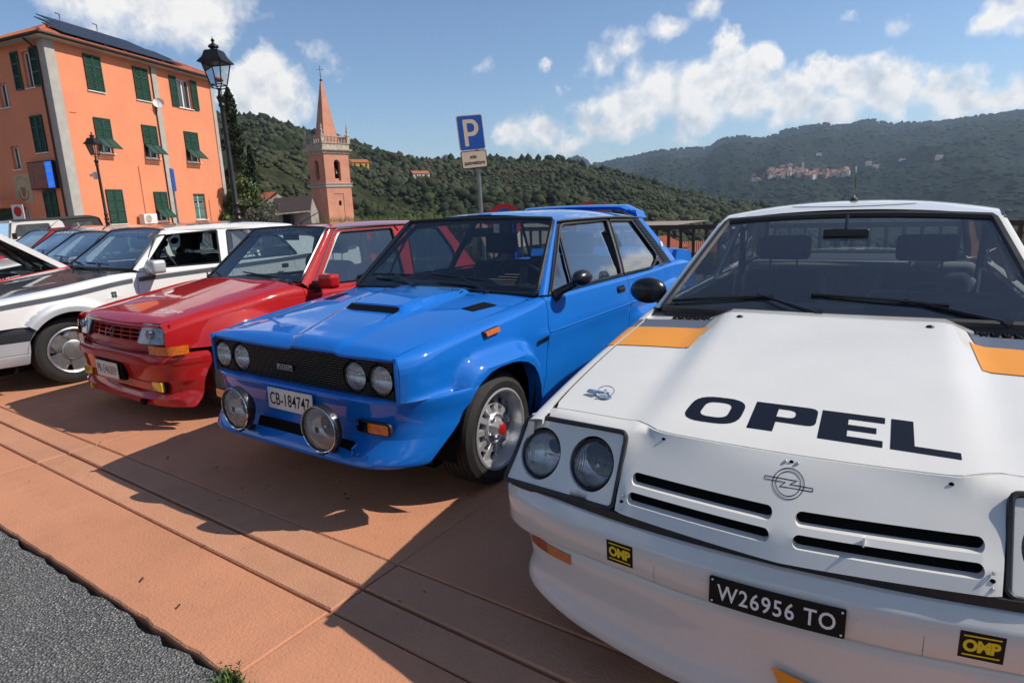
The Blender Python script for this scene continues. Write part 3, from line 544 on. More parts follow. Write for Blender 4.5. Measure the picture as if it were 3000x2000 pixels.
        if open_lower:      # lower flap pushed outwards
            mb = MB(); zt = z0; ln = (d - c) * .40; G = lambda s, t, k: F(s, o + .03 + t * ln * .72 + k * .7, zt - t * ln * .72 + k * .7)
            for q in ((a, a + w, 0, 1), (b - w, b, 0, 1), (a, b, 0, .09), (a, b, .91, 1)): mb.add([G(q[0], q[2], 0), G(q[1], q[2], 0), G(q[1], q[3], 0), G(q[0], q[3], 0), G(q[0], q[2], .04), G(q[1], q[2], .04), G(q[1], q[3], .04), G(q[0], q[3], .04)], [(0, 3, 2, 1), (4, 5, 6, 7), (0, 1, 5, 4), (1, 2, 6, 5), (2, 3, 7, 6), (3, 0, 4, 7)])
            for i in range(9): t = .1 + .09 * i; mb.add([G(a + .03, t, .03), G(b - .03, t, .03), G(b - .03, t + .075, .0), G(a + .03, t + .075, .0)], [(0, 1, 2, 3)])
            part(mb, 'shutter_flap', 'shutter', sh)
    for i, (a, b, c, d) in enumerate(rA):
        m_ = (a + b) / 2; sill(A, a, b, c)
        if i == 2:
            window(A, a, b, c, d); shutter(A, a - .58, a - .02, c, d + .06); shutter(A, b + .02, b + .56, c, d + .06)
        elif i == 8: window(A, a, b, c, d); mb = MB(); [mb.tube([A(a + .1 + .105 * k, -.08, c), A(a + .1 + .105 * k, -.08, d)], .009, 4) for k in range(9)]; [mb.tube([A(a, -.08, z), A(b, -.08, z)], .009, 4) for z in (c + .2, c + .75, d - .3)]; part(mb, 'window_bars', 'iron'); mb = MB(); mb.quad(A(a + .08, -.15, d - .45), A(b - .08, -.15, d - .45), A(b - .08, -.15, d - .06), A(a + .08, -.15, d - .06)); mb.quad(A(a + .08, -.15, c + .08), A(m_ - .05, -.15, c + .08), A(m_ - .05, -.15, d - .55), A(a + .08, -.15, d - .55)); mb.quad(A(m_ + .05, -.15, c + .08), A(b - .08, -.15, c + .08), A(b - .08, -.15, d - .55), A(m_ + .05, -.15, d - .55)); part(mb, 'green_blind', mat('blind', (.10, .26, .22), .8))
        else:
            ol = i in (3, 4, 5, 7); window(A, a, b, c, d); shutter(A, a - .02, m_ - .008, c, d, open_lower=ol); shutter(A, m_ + .008, b + .02, c, d, open_lower=ol)
    for i, (a, b, c, d) in enumerate(rB):
        sill(B, a, b, c); m_ = (a + b) / 2
        if i in (2, 4, 6, 7): window(B, a, b, c, d); shutter(B, a, m_, c, d); shutter(B, m_, b, c, d)
        else:
            window(B, a, b, c, d)
            if i == 0: shutter(B, .58, 1.17, 7.93, 9.72); shutter(B, 2.14, 2.72, 7.90, 9.67)
    # pilasters, gutter, downpipe
    for a, b, nm in ((.0, .48, 'corner_pilaster'), (6.65, 7.03, 'pilaster'), (11.70, 12.0, 'corner_pilaster')): mb = MB(); bx(mb, A, a, b, -.02, .06, -.5, 10.02); part(mb, nm, 'trimstone')
    mb = MB(); bx(mb, B, -.06, .42, -.02, .06, -.5, 10.02); part(mb, 'corner_pilaster', 'trimstone'); mb = MB(); mb.tube([B(.75, .45, 10.0), B(.66, .25, 9.8), B(.5, .10, 9.5), B(.5, .10, -.2)], .05, 8); part(mb, 'downpipe', 'gutter', None, 40)
    mb = MB(); mb.tube([A(6.62, .05, 9.9), A(6.60, .05, .2)], .03, 6); part(mb, 'cable', 'gutter'); mb = MB(); mb.tube([A(4.62, .03, 4.33), A(4.62, .03, 1.5)], .018, 5); part(mb, 'wall_pipe', 'stucco2'); mb = MB(); mb.tube([A(10.14, .03, 2.46), A(10.12, .03, .8)], .018, 5); part(mb, 'wall_pipe', 'stucco2'); mb = MB(); mb.tube([A(.75, .02, 6.74), A(1.15, .02, 6.75)], .012, 5); part(mb, 'wall_pipe', 'stucco2')
    # hip roof with tile courses
    oh = .52; c0 = Vector(A(-.0, 0, 0)); P = lambda s, i, z: tuple(E_ * s + E2_ * i + Vector((0, 0, z)))
    e0, e1_, e2_, e3 = P(-oh, -oh, 10.12), P(12 + oh, -oh, 10.12), P(12 + oh, 9.5 + oh, 10.12), P(-oh, 9.5 + oh, 10.12); r0, r1_ = P(4.4, 4.75, 12.42), P(7.6, 4.75, 12.42)
    mb = MB(); mb.quad(e0, e1_, r1_, r0); mb.ngon([e1_, e2_, r1_]); mb.quad(e2_, e3, r0, r1_); mb.ngon([e3, e0, r0]); rf = part(mb, 'roof', 'tile')
    mb = MB()
    def courses(a, b, c, d, n):
        a, b, c, d = map(Vector, (a, b, c, d)); nn = (b - a).cross(d - a).normalized(); nn = nn if nn.z > 0 else -nn; w = (b - a).length; k = int(w / .24)
        for i in range(k + 1):
            t = i / k; p = a.lerp(b, t) + nn * .02; up = ((d + c) / 2 - (a + b) / 2); up = up - (b - a).normalized() * up.dot((b - a).normalized()); L = 1.0
            u0 = (d - a).dot((b - a).normalized()) / w; u1 = 1 - (c - b).dot((a - b).normalized()) / w; L = min(1, t / max(u0, 1e-6)) if t < u0 else (min(1, (1 - t) / max(1 - u1, 1e-6)) if t > u1 else 1)
            if L > .03: mb.tube([p, p + up * L], .062, 5, cap=True)
    courses(e0, e1_, r1_, r0, 0); courses(e3, e0, r0, r0, 0); part(mb, 'tile_rows', 'tile', rf, 50, kind='stuff')
    mb = MB(); mb.tube([Vector(e0) + Vector((0, 0, .05)), Vector(r0) + Vector((0, 0, .09)), Vector(r1_) + Vector((0, 0, .09)), Vector(e1_) + Vector((0, 0, .05))], .10, 6); part(mb, 'ridge_tiles', 'tile', rf, 50)
    mb = MB(); mb.tube([e3, e0, e1_, e2_], .075, 8); part(mb, 'gutter', 'gutter', rf, 50)
    mb = MB(); zc_ = Vector((0, 0, -.10)); mb.quad(*[tuple(Vector(q) + zc_) for q in (e0, e1_)], P(12, 0, 10.0), P(0, 0, 10.0)); mb.quad(*[tuple(Vector(q) + zc_) for q in (e3, e0)], P(0, 0, 10.0), P(0, 9.5, 10.0)); part(mb, 'eaves', 'trimstone', rf)
    u = (Vector(r0) - Vector(e0)); slope = (Vector(P(4.4, 4.75, 12.42)) - Vector(P(4.4, -oh, 10.12))); sl = slope.normalized(); nr = E_.cross(sl).normalized(); nr = nr if nr.z > 0 else -nr
    for row in range(3):
        s0 = (1.05, 1.75, 3.0)[row]; t0 = .45 + row * 1.68
        for k in range((8, 8, 6)[row]):
            o = Vector(P(0, -oh, 10.12)) + E_ * (s0 + k * 1.03) + sl * t0 + nr * .16; mb = MB(); a, b = E_ * 1.0, sl * 1.64
            mb.prism([tuple(o), tuple(o + a), tuple(o + a + b), tuple(o + b)], tuple(nr * .04)); pv = part(mb, 'solar_panel', 'pv', rf); 
    for s_, h in ((.9, .55), (7.2, .6)): mb = MB(); q = Vector(P(4.4 + s_ * .4, 4.75, 12.4)); mb.tube([q, q + Vector((0, 0, h)), q + Vector((0, 0, h)) - E_ * .25], .04, 6); part(mb, 'flue', 'galv', rf)
    # screen, mural and lettering on the shaded wall
    mb = MB(); bx(mb, B, .72, 2.78, .06, .22, 3.05, 4.42); sc = part(mb, 'screen_case', 'satin'); mb = MB(); mb.quad(B(1.33, .226, 3.10), B(2.74, .226, 3.10), B(2.74, .226, 4.37), B(1.33, .226, 4.37)); part(mb, 'screen_picture', 'screenpic', sc)
    mb = MB(); mb.quad(B(.76, .226, 3.10), B(1.31, .226, 3.10), B(1.31, .226, 4.37), B(.76, .226, 4.37)); part(mb, 'screen_panel', 'screen', sc)
    mb = MB(); fB = lambda k: (lambda u, v: np.array([B(-a, k, b) for a, b in zip(u, v)]).T)
    for v, w in ((4.20, .34), (4.02, .10), (3.90, .36), (3.62, .08), (3.35, .28), (3.24, .30)): mb.quad(B(1.035 - w / 2, .229, v), B(1.035 + w / 2, .229, v), B(1.035 + w / 2, .229, v + .05), B(1.035 - w / 2, .229, v + .05))
    part(mb, 'lettering', 'paper', sc); mb = MB(); mb.quad(B(3.10, .012, 2.43), B(4.62, .012, 2.43), B(4.55, .012, 3.91), B(3.08, .012, 3.91)); mu = part(mb, 'mural', 'cream')
    mb = MB()
    for i, ch in enumerate('COMUNE'): a = math.pi * (.82 - .64 * i / 5); letter(mb, ch, fB(.016), .26, -3.85 + .62 * math.cos(a), 3.12 + .62 * math.sin(a), a - math.pi / 2)
    for k in range(2): ribbon(mb, [(-3.85 + (.42 - .03 * k) * math.cos(a), 2.98 + (.40 - .03 * k) * math.sin(a)) for a in np.linspace(math.pi * .9, math.pi * 2.1, 18)], .05, fB(.016))
    panel(mb, rpoly([(-4.05, 3.25), (-3.65, 3.25), (-3.65, 2.9), (-3.85, 2.68), (-4.05, 2.9)][::-1], .04), fB(.015), .1); part(mb, 'lettering', 'mural', mu)
    # awning with shop front at the far left
    mb = MB(); mb.add([B(4.05, .02, 2.65), B(7.5, .02, 2.65), B(7.5, 1.1, 2.58), B(4.05, 1.1, 2.58), B(4.05, .02, 2.25), B(7.5, .02, 2.25), B(7.5, 1.1, 2.20), B(4.05, 1.1, 2.20)], [(0, 1, 2, 3), (3, 2, 6, 7), (0, 3, 7, 4), (4, 5, 6, 7)]); part(mb, 'awning', 'stucco'); mb = MB(); bx(mb, B, 4.35, 7.5, .0, .03, -.4, 2.2); part(mb, 'shop_front', 'pane')
townhall()
def wallthing(name, F, label, cat): return empty(name, F, 0, label, cat)
def on_wall(e, n, s, o, z): return L_ + e * s + n * o + Vector((0, 0, z))
def extras():
    r = empty('satellite_dish', on_wall(E_, N_, 6.84, .12, 7.85), 0, 'round white satellite dish on the middle pilaster of the town hall', 'satellite dish'); T = Matrix.Translation((0, 0, 0)) @ Vector((.75, -.5, .35)).to_track_quat('Z', 'Y').to_matrix().to_4x4()
    mb = MB(); mb.lathe([(.001, .20)] + [(.30 * math.sin(a), .32 - .12 * math.cos(a) * 1.0) for a in np.linspace(.1, 1.5, 8)], 24, T); mb.build('dish', 'pvc', r, True); mb = MB(); mb.tube([(0, 0, 0), tuple(T @ Vector((0, 0, .2)))], .025, 6); mb.tube([tuple(T @ Vector((0, -.28, .3))), tuple(T @ Vector((0, 0, .62)))], .012, 5); mb.build('mounting_arm', 'galv', r)
    r = empty('air_conditioner', on_wall(E_, N_, 4.45, .1, 1.12), math.atan2(E_.y, E_.x), 'white air conditioning unit on the wall under a thin pipe', 'air conditioner')
    mb = MB(); mb.cbox((0, -.20, .26), (.98, .34, .56), b=.02); mb.build('case', 'pvc', r, 30); mb = MB(); mb.lathe([(.22, 0), (.215, .012), (.001, .012)], 24, axis((-.16, -.372, .26), (0, -1, 0))); [mb.lathe([(q, .012), (q, .018), (q - .01, .018)], 24, axis((-.16, -.372, .26), (0, -1, 0))) for q in (.07, .12, .17, .21)]; mb.build('fan_grille', 'stone', r); mb = MB(); [mb.box(x, -.3, -.06, x + .04, 0.1, 0) for x in (-.35, .3)]; mb.build('bracket', 'galv', r)
    # lanterns
    def lantern(base, h, label, lean=(0, 0), k=1.0, camera=False):
        r = empty('street_lamp', base, 0, label, 'street lamp', 'black iron street lamps'); r.rotation_euler = (lean[0], lean[1], .5); zl = h - .86 * k
        mb = MB(); mb.lathe([(.16, 0), (.16, .10), (.12, .14), (.11, .5), (.085, .55), (.08, .9), (.095, .93), (.07, .98), (.062, 1.15), (.058, 1.30), (.078, 1.33), (.055, 1.38), (.075, 1.44), (.052, 1.50), (.05, 1.56), (.07, 1.60), (.048, 1.65), (.042, zl - .42), (.038, zl - .32), (.06, zl - .28), (.045, zl - .24), (.062, zl - .18), (.075, zl - .14), (.04, zl - .10), (.03, zl - .02), (.045, zl), (.02, zl + .02)], 16); mb.build('post', 'iron', r, 35)
        def fr(a, b, n=4): return [[(a[0] * math.cos(R(45 + 90 * i)) * 1.414, a[0] * math.sin(R(45 + 90 * i)) * 1.414, a[1]) for i in range(n)], [(b[0] * math.cos(R(45 + 90 * i)) * 1.414, b[0] * math.sin(R(45 + 90 * i)) * 1.414, b[1]) for i in range(n)]]
        lo, hi = (.10 * k, zl + .07), (.175 * k, zl + .44 * k); G = fr(lo, hi)
        mb = MB()
        for i in range(4): mb.tube([G[0][i], G[1][i]], .011, 5); mb.tube([G[0][i], G[0][(i + 1) % 4]], .011, 5); mb.tube([G[1][i], G[1][(i + 1) % 4]], .014, 5); mb.tube([(0, 0, zl), (G[0][i][0] * .7, G[0][i][1] * .7, zl + .015), G[0][i]], .010, 5)
        mb.build('lantern_frame', 'iron', r); mb = MB(); mb.grid(G, False, True); mb.build('lantern_glass', 'lampglass', r, fix=False)
        mb = MB(); a, z = .225 * k, zl + .44 * k; pr = [(a, z), (a, z + .02), (.16 * k, z + .10 * k), (.125 * k, z + .20 * k), (.11 * k, z + .215 * k)]; GG = [fr(p, p)[0] for p in pr]; mb.grid(GG, False, True); mb.ngon(GG[0]); mb.ngon(GG[-1]); mb.lathe([(.07 * k, z + .215 * k), (.06 * k, z + .25 * k), (.09 * k, z + .27 * k), (.085 * k, z + .30 * k), (.03 * k, z + .33 * k), (.02 * k, z + .36 * k), (.035 * k, z + .385 * k), (.008 * k, z + .42 * k), (.001, z + .46 * k)], 14); mb.build('lantern_roof', 'iron', r, 40)
        if camera: mb = MB(); mb.cbox((-.14, 0, zl - .62), (.10, .08, .24), b=.01); mb.tube([(-.14, 0, zl - .55), (-.26, 0, zl - .58)], .02, 6); mb.ball((-.28, 0, zl - .60), .055, 10, 6); mb.build('security_camera', 'pvc', r, 40)
    b1 = Vector((-11.386, 7.301, 0)) * 1.0; lantern(b1 + Vector((.32, -.10, 0)), 4.50, 'tall black iron street lamp in front of the right end of the town hall', (0.0, -.016)); b2 = Vector((-24.2, 10.70, 0)); lantern(b2 + Vector((.1, -.05, 0)), 4.32, 'black iron street lamp carrying a small white camera', (0, -.01), .93, True)
    r = empty('street_sign', (-20.2, 11.0, 0), 0, 'thin blue sign seen edge on beside the town hall', 'sign'); mb = MB(); mb.tube([(0, 0, 0), (0, 0, 2.75)], .03, 8); mb.build('post', 'galv', r); mb = MB(); T = Matrix.Rotation(R(141), 4, 'Z'); mb.cbox((0, -.03, 2.55), (.55, .02, .68), T); mb.build('sign_plate', 'signblue', r)
    # parking sign
    base = Vector((-6.03, 8.18, -.05)); r = empty('parking_sign', base, R(38), 'blue parking sign with a pale plate reading solo autovetture', 'sign'); r.rotation_euler = (0, R(-1.6), R(38))
    mb = MB(); mb.tube([(0, 0, 0), (0, 0, 2.79)], .030, 12); mb.build('post', 'galv', r, True)
    T0 = Matrix.Translation((0.0, -.045, 0)) @ Matrix.Rotation(R(14), 4, 'Z') @ Matrix.Rotation(R(-3.0), 4, 'Y')
    def pl(k): 
        def f(u, v): return np.array([tuple(T0 @ Vector((a + .06, -k, b))) for a, b in zip(u, v)]).T
        return f
    for nm, z0, z1, m, m2 in (('sign_plate', 2.285, 2.80, 'signwhite', 'signblue'), ('lower_plate', 2.015, 2.278, 'satin', 'signwhite')):
        mb = MB(); panel(mb, rrect(-.205, z0, .205, z1, .03), pl(.012), .1, flange=tuple(T0.to_3x3() @ Vector((0, .02, 0)))); o = mb.build(nm, m, r); mb = MB(); panel(mb, rrect(-.193, z0 + .012, .193, z1 - .012, .024), pl(.0145), .1); f = mb.build('sign_face', m2, o); mb = MB()
        if nm == 'sign_plate': 
            panel(mb, [(-.115, 2.345), (-.055, 2.345), (-.055, 2.49), (.01, 2.49)] + [(.01 + .115 * math.sin(a), 2.6125 - .1225 * math.cos(a)) for a in np.linspace(.1, math.pi - .1, 14)] + [(.01, 2.735), (-.115, 2.735)], pl(.0165), .06, [[(-.055, 2.55), (-.055, 2.678), (.005, 2.678)] + [(.005 + .055 * math.sin(a), 2.614 + .064 * math.cos(a)) for a in np.linspace(.2, math.pi - .2, 8)] + [(.005, 2.55)]]); mb.build('lettering', 'signwhite', o)
        else: letter(mb, 'solo', pl(.0165), 1, -.01, 2.19, fit=(.105, .062), bold=.018); letter(mb, 'autovetture', pl(.0165), 1, 0, 2.095, fit=(.325, .055), bold=.018); ribbon(mb, rrect(-.197, 2.023, .197, 2.27, .024), .004, pl(.0165), True); mb.build('lettering', 'satin', o)
    # round no-parking signs hung on the railing behind the blue car, papers taped over them
    for i, (x, y, z, lb) in enumerate(((-5.03, 7.30, 1.165, 'round no parking sign with taped paper behind the windscreen of the blue saloon'), (-3.74, 7.30, 1.14, 'round no parking sign with taped paper behind the rear wing of the blue saloon'))):
        r = empty('no_parking_sign', (x, y, 0), R(32), lb, 'sign', 'temporary no parking signs'); fz = lambda k: (lambda u, v: (u, -.02 - k + 0 * u, z + v)); mb = MB(); panel(mb, circ(0, 0, .245, 32), fz(0), .1, flange=(0, .015, 0)); d = mb.build('sign_disc', 'signred', r); mb = MB(); panel(mb, circ(0, 0, .185, 28), fz(.002), .1); mb.build('sign_face', 'signblue', d); mb = MB(); ribbon(mb, [(-.13, .13), (.13, -.13)], .05, fz(.0035)); mb.build('bar', 'signred', d)
        mb = MB(); panel(mb, [(-.155, -.20), (.155, -.20), (.155, .02), (-.155, .02)], fz(.006), .1); p_ = mb.build('notice_paper', 'paper', r); mb = MB(); [ribbon(mb, [(-w, v), (w, v)], .010, fz(.0075)) for w, v in ((.09, -.02), (.10, -.05), (.12, -.085), (.11, -.11), (.08, -.135))]; mb.build('lettering', 'dgrey', p_)
        mb = MB(); mb.tube([(0, .02, 0), (0, .02, z + .1)], .02, 8); mb.build('post', 'galv', r)
    # railing along the terrace edge
    r = empty('railing', (0, 7.62, 0), 0, 'dark metal railing of flat bars along the terrace edge', 'railing')
    mb = MB(); mb.cbox((-4.5, 0, 1.045), (25, .035, .055)); mb.build('top_rail', 'railing', r); mb = MB(); mb.cbox((-4.5, 0, .12), (25, .04, .04)); mb.build('bottom_rail', 'railing', r); me = None; n = 0
    x = -16.9
    while x < 7.9:
        post = n % 14 == 0
        if post: mb = MB(); mb.cbox((x, 0, .55), (.06, .06, 1.10)); mb.build('post', 'railing', r)
        elif me is None: mb = MB(); mb.cbox((0, 0, .585), (.038, .012, .90)); o = mb.build('bar', 'railing', r); o.location = (x, 0, 0); me = o.data
        else: o = link('bar', me, None, r); o.location = (x, 0, 0)
        x += .155; n += 1
    MB().box(-17, 7.50, -.6, 8, 7.78, .03).build('kerb_wall', 'plaster', kind='structure')
extras()
def church():
    v = Vector((-.7636, .6457, 0)); rr = Vector((.6457, .7636, 0)); ph = math.radians(32.4); u = (rr * math.cos(ph) + v * math.sin(ph)); w = (v * math.cos(ph) - rr * math.sin(ph)); C0 = Vector((-66.1, 55.9, 0)); s = 3.8
    root = empty('bell_tower', C0 + (u + w) * s / 2, math.atan2(u.y, u.x), 'pink church bell tower with balustrade and pointed spire topped by a cross', 'bell tower'); h = s / 2
    def sq(mb, a0, z0, a1, z1): mb.grid([[(-a, -a, z), (a, -a, z), (a, a, z), (-a, a, z)] for a, z in ((a0, z0), (a1, z1))], False, True)
    def part(mb, n, m, par=None, sm=None, **k): return mb.build(n, m, par or root, sm, **k)
    mb = MB(); sq(mb, h, -3, h - .03, 4.45); part(mb, 'lower_wall', 'stucco2')
    mb = MB(); [sq(mb, a, z, b, y) for a, z, b, y in ((h + .02, 4.42, h + .10, 4.5), (h + .10, 4.5, h + .10, 4.68), (h + .10, 4.68, h + .02, 4.74), (h + .02, 4.74, h + .16, 4.86), (h + .16, 4.86, h + .16, 4.95), (h + .16, 4.95, h - .1, 4.98))]; part(mb, 'string_course', 'trimstone')
    for k in range(4):
        T = Matrix.Rotation(k * math.pi / 2, 4, 'Z'); f = lambda x, z: np.array([tuple(T @ Vector((a, -h + .05, b))) for a, b in zip(x, z)]).T
        ar = [(-.46, 5.25), (-.46, 7.45)] + [(-.46 * math.cos(a), 7.45 + .46 * math.sin(a)) for a in np.linspace(.2, math.pi - .2, 9)] + [(.46, 7.45), (.46, 5.25)]
        mb = MB(); panel(mb, [(-h + .05, 4.9), (h - .05, 4.9), (h - .05, 8.6), (-h + .05, 8.6)], f, .8, [ar]); wl = part(mb, 'belfry_wall', 'stucco2'); mb = MB(); mb.grid([[tuple(T @ Vector((a, -h + .05 + d, b))) for a, b in ar] for d in (0, .5)], False, True); part(mb, 'arch_reveal', 'stucco2', wl)
        mb = MB(); mb.add([tuple(T @ Vector(q)) for q in ((-.5, -h + .3, 5.2), (.5, -h + .3, 5.2), (.5, -h + .3, 5.55), (-.5, -h + .3, 5.55))], [(0, 1, 2, 3)]); part(mb, 'parapet', 'stucco2', wl)
        e = link('bell', None, parent=root); mb = MB(); mb.lathe([(.30, 0), (.27, .06), (.20, .16), (.16, .38), (.12, .46), (.02, .50)], 16, T @ Matrix.Translation((.05, -h + .55, 6.15))); mb.tube([tuple(T @ Vector((-.5, -h + .55, 6.72))), tuple(T @ Vector((.5, -h + .55, 6.72)))], .05, 6); mb.tube([tuple(T @ Vector((-.25, -h + .45, 5.6))), tuple(T @ Vector((-.25, -h + .45, 7.2)))], .04, 6); part(mb, 'bell_body', 'bronze', e, True)
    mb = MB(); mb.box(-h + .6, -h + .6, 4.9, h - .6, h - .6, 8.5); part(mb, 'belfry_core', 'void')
    mb = MB(); [sq(mb, a, z, b, y) for a, z, b, y in ((h - .06, 8.55, h + .10, 8.7), (h + .10, 8.7, h + .12, 8.85), (h + .12, 8.85, h + .34, 9.05), (h + .34, 9.05, h + .36, 9.2), (h + .36, 9.2, h + .10, 9.26), (h + .10, 9.26, h + .10, 9.86), (h + .10, 9.86, h + .20, 9.90), (h + .20, 9.9, h + .20, 9.98), (h + .2, 9.98, 0.2, 9.98))]; part(mb, 'cornice', 'stone')
    bal = [(.075, 0), (.075, .06), (.05, .10), (.10, .28), (.11, .36), (.06, .54), (.05, .64), (.075, .70), (.075, .76)]; me = None
    for k in range(4):
        T = Matrix.Rotation(k * math.pi / 2, 4, 'Z')
        for i in range(7):
            x = -h + .45 + i * (2 * h - .9) / 6; p = T @ Vector((x, -h + .02, 9.98))
            if me is None: mb = MB(); mb.lathe(bal, 10); o = part(mb, 'baluster', 'stone', None, True); me = o.data
            else: o = link('baluster', me, None, root)
            o.location = p
        mb = MB(); mb.cbox((0, -h + .02, 10.80), (2 * h, .26, .14), T); part(mb, 'rail', 'stone')
        e = link('pedestal', None, parent=root); mb = MB(); mb.cbox((-h, -h, 10.43), (.44, .44, .90), T); mb.cbox((-h, -h, 10.90), (.54, .54, .10), T); part(mb, 'pedestal_block', 'stone', e)
        mb = MB(); mb.lathe([(.14, 10.95), (.16, 11.05), (.06, 11.14), (.16, 11.32), (.19, 11.48), (.10, 11.66), (.06, 11.72), (.11, 11.80), (.13, 11.9), (.08, 12.02), (.10, 12.1), (.06, 12.22), (.001, 12.35)], 12, T @ Matrix.Translation((-h, -h, 0))); part(mb, 'finial', 'stone', e, True)
    mb = MB(); sq(mb, 1.05, 9.98, 1.02, 10.8); sq(mb, 1.02, 10.8, .09, 17.75); part(mb, 'spire', 'stucco2'); mb = MB(); mb.ball((0, 0, 17.85), .18, 12, 8, (1, 1, .8)); mb.tube([(0, 0, 17.9), (0, 0, 19.6)], .028, 6)
    d = Vector((rr.x * u.x + rr.y * u.y, rr.x * w.x + rr.y * w.y, 0)); [mb.tube([d * -a + Vector((0, 0, z)), d * a + Vector((0, 0, z))], .025, 6) for a, z in ((.40, 19.12), (.12, 18.35))]; mb.ball((0, 0, 18.6), .07, 8, 6); part(mb, 'cross', 'iron')
    mb = MB(); f = lambda x, z: (x, -h - .0 + .006 * 0 + 0 * x, z); mb.box(-.22, -h - .02, 2.15, .12, -h + .02, 2.72); part(mb, 'small_window', 'void'); mb = MB(); mb.box(-.7, -h - .04, 3.62, .62, -h, 3.70); mb.box(.54, -h - .04, -1, .62, -h, 3.62); part(mb, 'wall_band', 'stucco2')
    # sacristy with old tiled roof and gabled house beside it
    def at(u_, v_, Z): 
        r_ = Vector(CAM_F) * 1842.53 + Vector(CAM_R) * (u_ - 1500) - Vector(CAM_U) * (v_ - 1000); return Vector((0, 0, 1.396)) + r_ / 1842.53 * Z
    r = empty('sacristy', at(850, 640, 66), 0, 'low grey house with an old dark tiled roof beside the bell tower', 'house'); o = r.location.copy(); A, B, C, D_ = at(786, 631, 64), at(907, 619, 64), at(914, 575, 69), at(806, 584, 69); P = lambda p: tuple(Vector(p) - o); bk = Vector((-3.5, 3.5, -1.8))
    mb = MB(); mb.quad(P(A), P(B), P(C), P(D_)); mb.quad(P(C), P(D_), P(D_ + bk), P(C + bk)); rf = mb.build('roof', 'dtile', r); mb = MB(); up = (D_ - A)
    for i in range(46):
        t = i / 45; a = A.lerp(B, t); b = D_.lerp(C, t); mb.tube([P(a + Vector((0, 0, .06))), P(b + Vector((0, 0, .06)))], .09, 5)
    mb.build('tile_rows', 'dtile', rf, 50, kind='stuff'); mb = MB(); mb.tube([P(A), P(B)], .10, 6); mb.build('eaves_tiles', 'stone', rf)
    dn = Vector((0, 0, -5)); i_ = Vector((-.3, .35, -.05)); a, b, c_, d_ = A + i_, B + i_, C - Vector((0, 0, .1)), C + bk; mb = MB(); mb.quad(P(a), P(b), P(b + dn), P(a + dn)); mb.ngon([P(b), P(c_), P(d_), P(d_ + dn), P(b + dn)]); mb.quad(P(a), P(D_), P(D_ + dn), P(a + dn)); w = mb.build('wall', 'plaster', r); mb = MB(); q = at(845, 640, 63.9); mb.box(*(Vector(P(q)) - Vector((.6, .2, 2.2))), *(Vector(P(q)) + Vector((.6, .2, .4)))); mb.build('door', 'void', w)
    r = empty('gabled_house', at(800, 590, 76), 0, 'small gabled house with red tiles left of the bell tower', 'house'); o = r.location.copy(); ap, el, er = at(808, 564, 74), at(748, 612, 73), at(832, 583, 76); bk = at(730, 570, 79) - ap; bk = Vector((bk.x, bk.y, 0)); mb = MB(); mb.quad(P(el), P(ap), P(ap + bk), P(el + bk)); mb.quad(P(ap), P(er), P(er + bk), P(ap + bk)); rf = mb.build('roof', 'tile', r)
    mb = MB(); [mb.tube([P(el.lerp(el + bk, t) + Vector((0, 0, .06))), P(ap.lerp(ap + bk, t) + Vector((0, 0, .06)))], .08, 5) for t in np.linspace(0, 1, 30)]; mb.build('tile_rows', 'tile', rf, 50, kind='stuff'); mb = MB(); mb.ngon([P(el + Vector((.1, .1, -.1))), P(ap + Vector((.1, .1, -.15))), P(er + Vector((.1, .1, -.1))), P(er + dn), P(el + dn)]); mb.build('wall', 'plaster', r)
    # bollard, flower bed, tall grass
    q = at(912, 645, 25); r = empty('bollard', (q.x, q.y, 0), 0, 'orange round topped bollard in front of the sacristy', 'bollard'); mb = MB(); mb.lathe([(.15, 0), (.15, .66), (.14, .74), (.09, .80), (.001, .83)], 16); mb.build('bollard_body', 'stucco', r, True)
    mb = MB(); e_ = []; G = []
    pts = [at(u_, 700, Z) for u_, Z in ((925, 20), (1010, 19.5), (1120, 19), (1250, 18.5), (1400, 18))]
    for d0, z in ((0, -.2), (.2, .42), (1.6, .5), (2.2, -.2)): G.append([(p.x - .5 * d0, p.y + .8 * d0, z) for p in pts])
    mb.grid(G); mb.build('grass_bank', 'earth', kind='structure', smooth=True); g = random.Random(3); bl = []
    for _ in range(5200): t = g.random() * 3.999; i = int(t); p = pts[i].lerp(pts[i + 1], t - i); d0 = g.uniform(.1, 1.9); bl.append((p.x - .5 * d0, p.y + .8 * d0, .50))
    blades('tall_grass', bl, (.25, .78), (.012, .03), 'weedy', .55, 5, kind='stuff')
    # cypresses and a leafy tree
    def leafcloud(name, m, items, parent, seed):
        g = random.Random(seed); mb = MB()
        for (x, y, z, s_) in items:
            n = Vector((g.gauss(0, 1), g.gauss(0, 1), g.gauss(0, .7))).normalized(); t = n.orthogonal().normalized(); b = n.cross(t); q = Vector((x, y, z)); mb.add([q - t * s_, q + b * s_ * .55, q + t * s_, q - b * s_ * .55], [(0, 1, 2, 3)])
        return mb.build(name, m, parent, fix=False)
    M['cyp'] = mat('cypress_needles', (.022, .040, .012), .85, noise=.6, nscale=1.3, tint=(.008, .014, .005)); M['figl'] = mat('broad_leaves', (.085, .125, .022), .6, noise=.6, nscale=1.2, tint=(.03, .05, .01)); M['olive'] = mat('olive_leaves', (.10, .115, .075), .7, noise=.5, nscale=2)
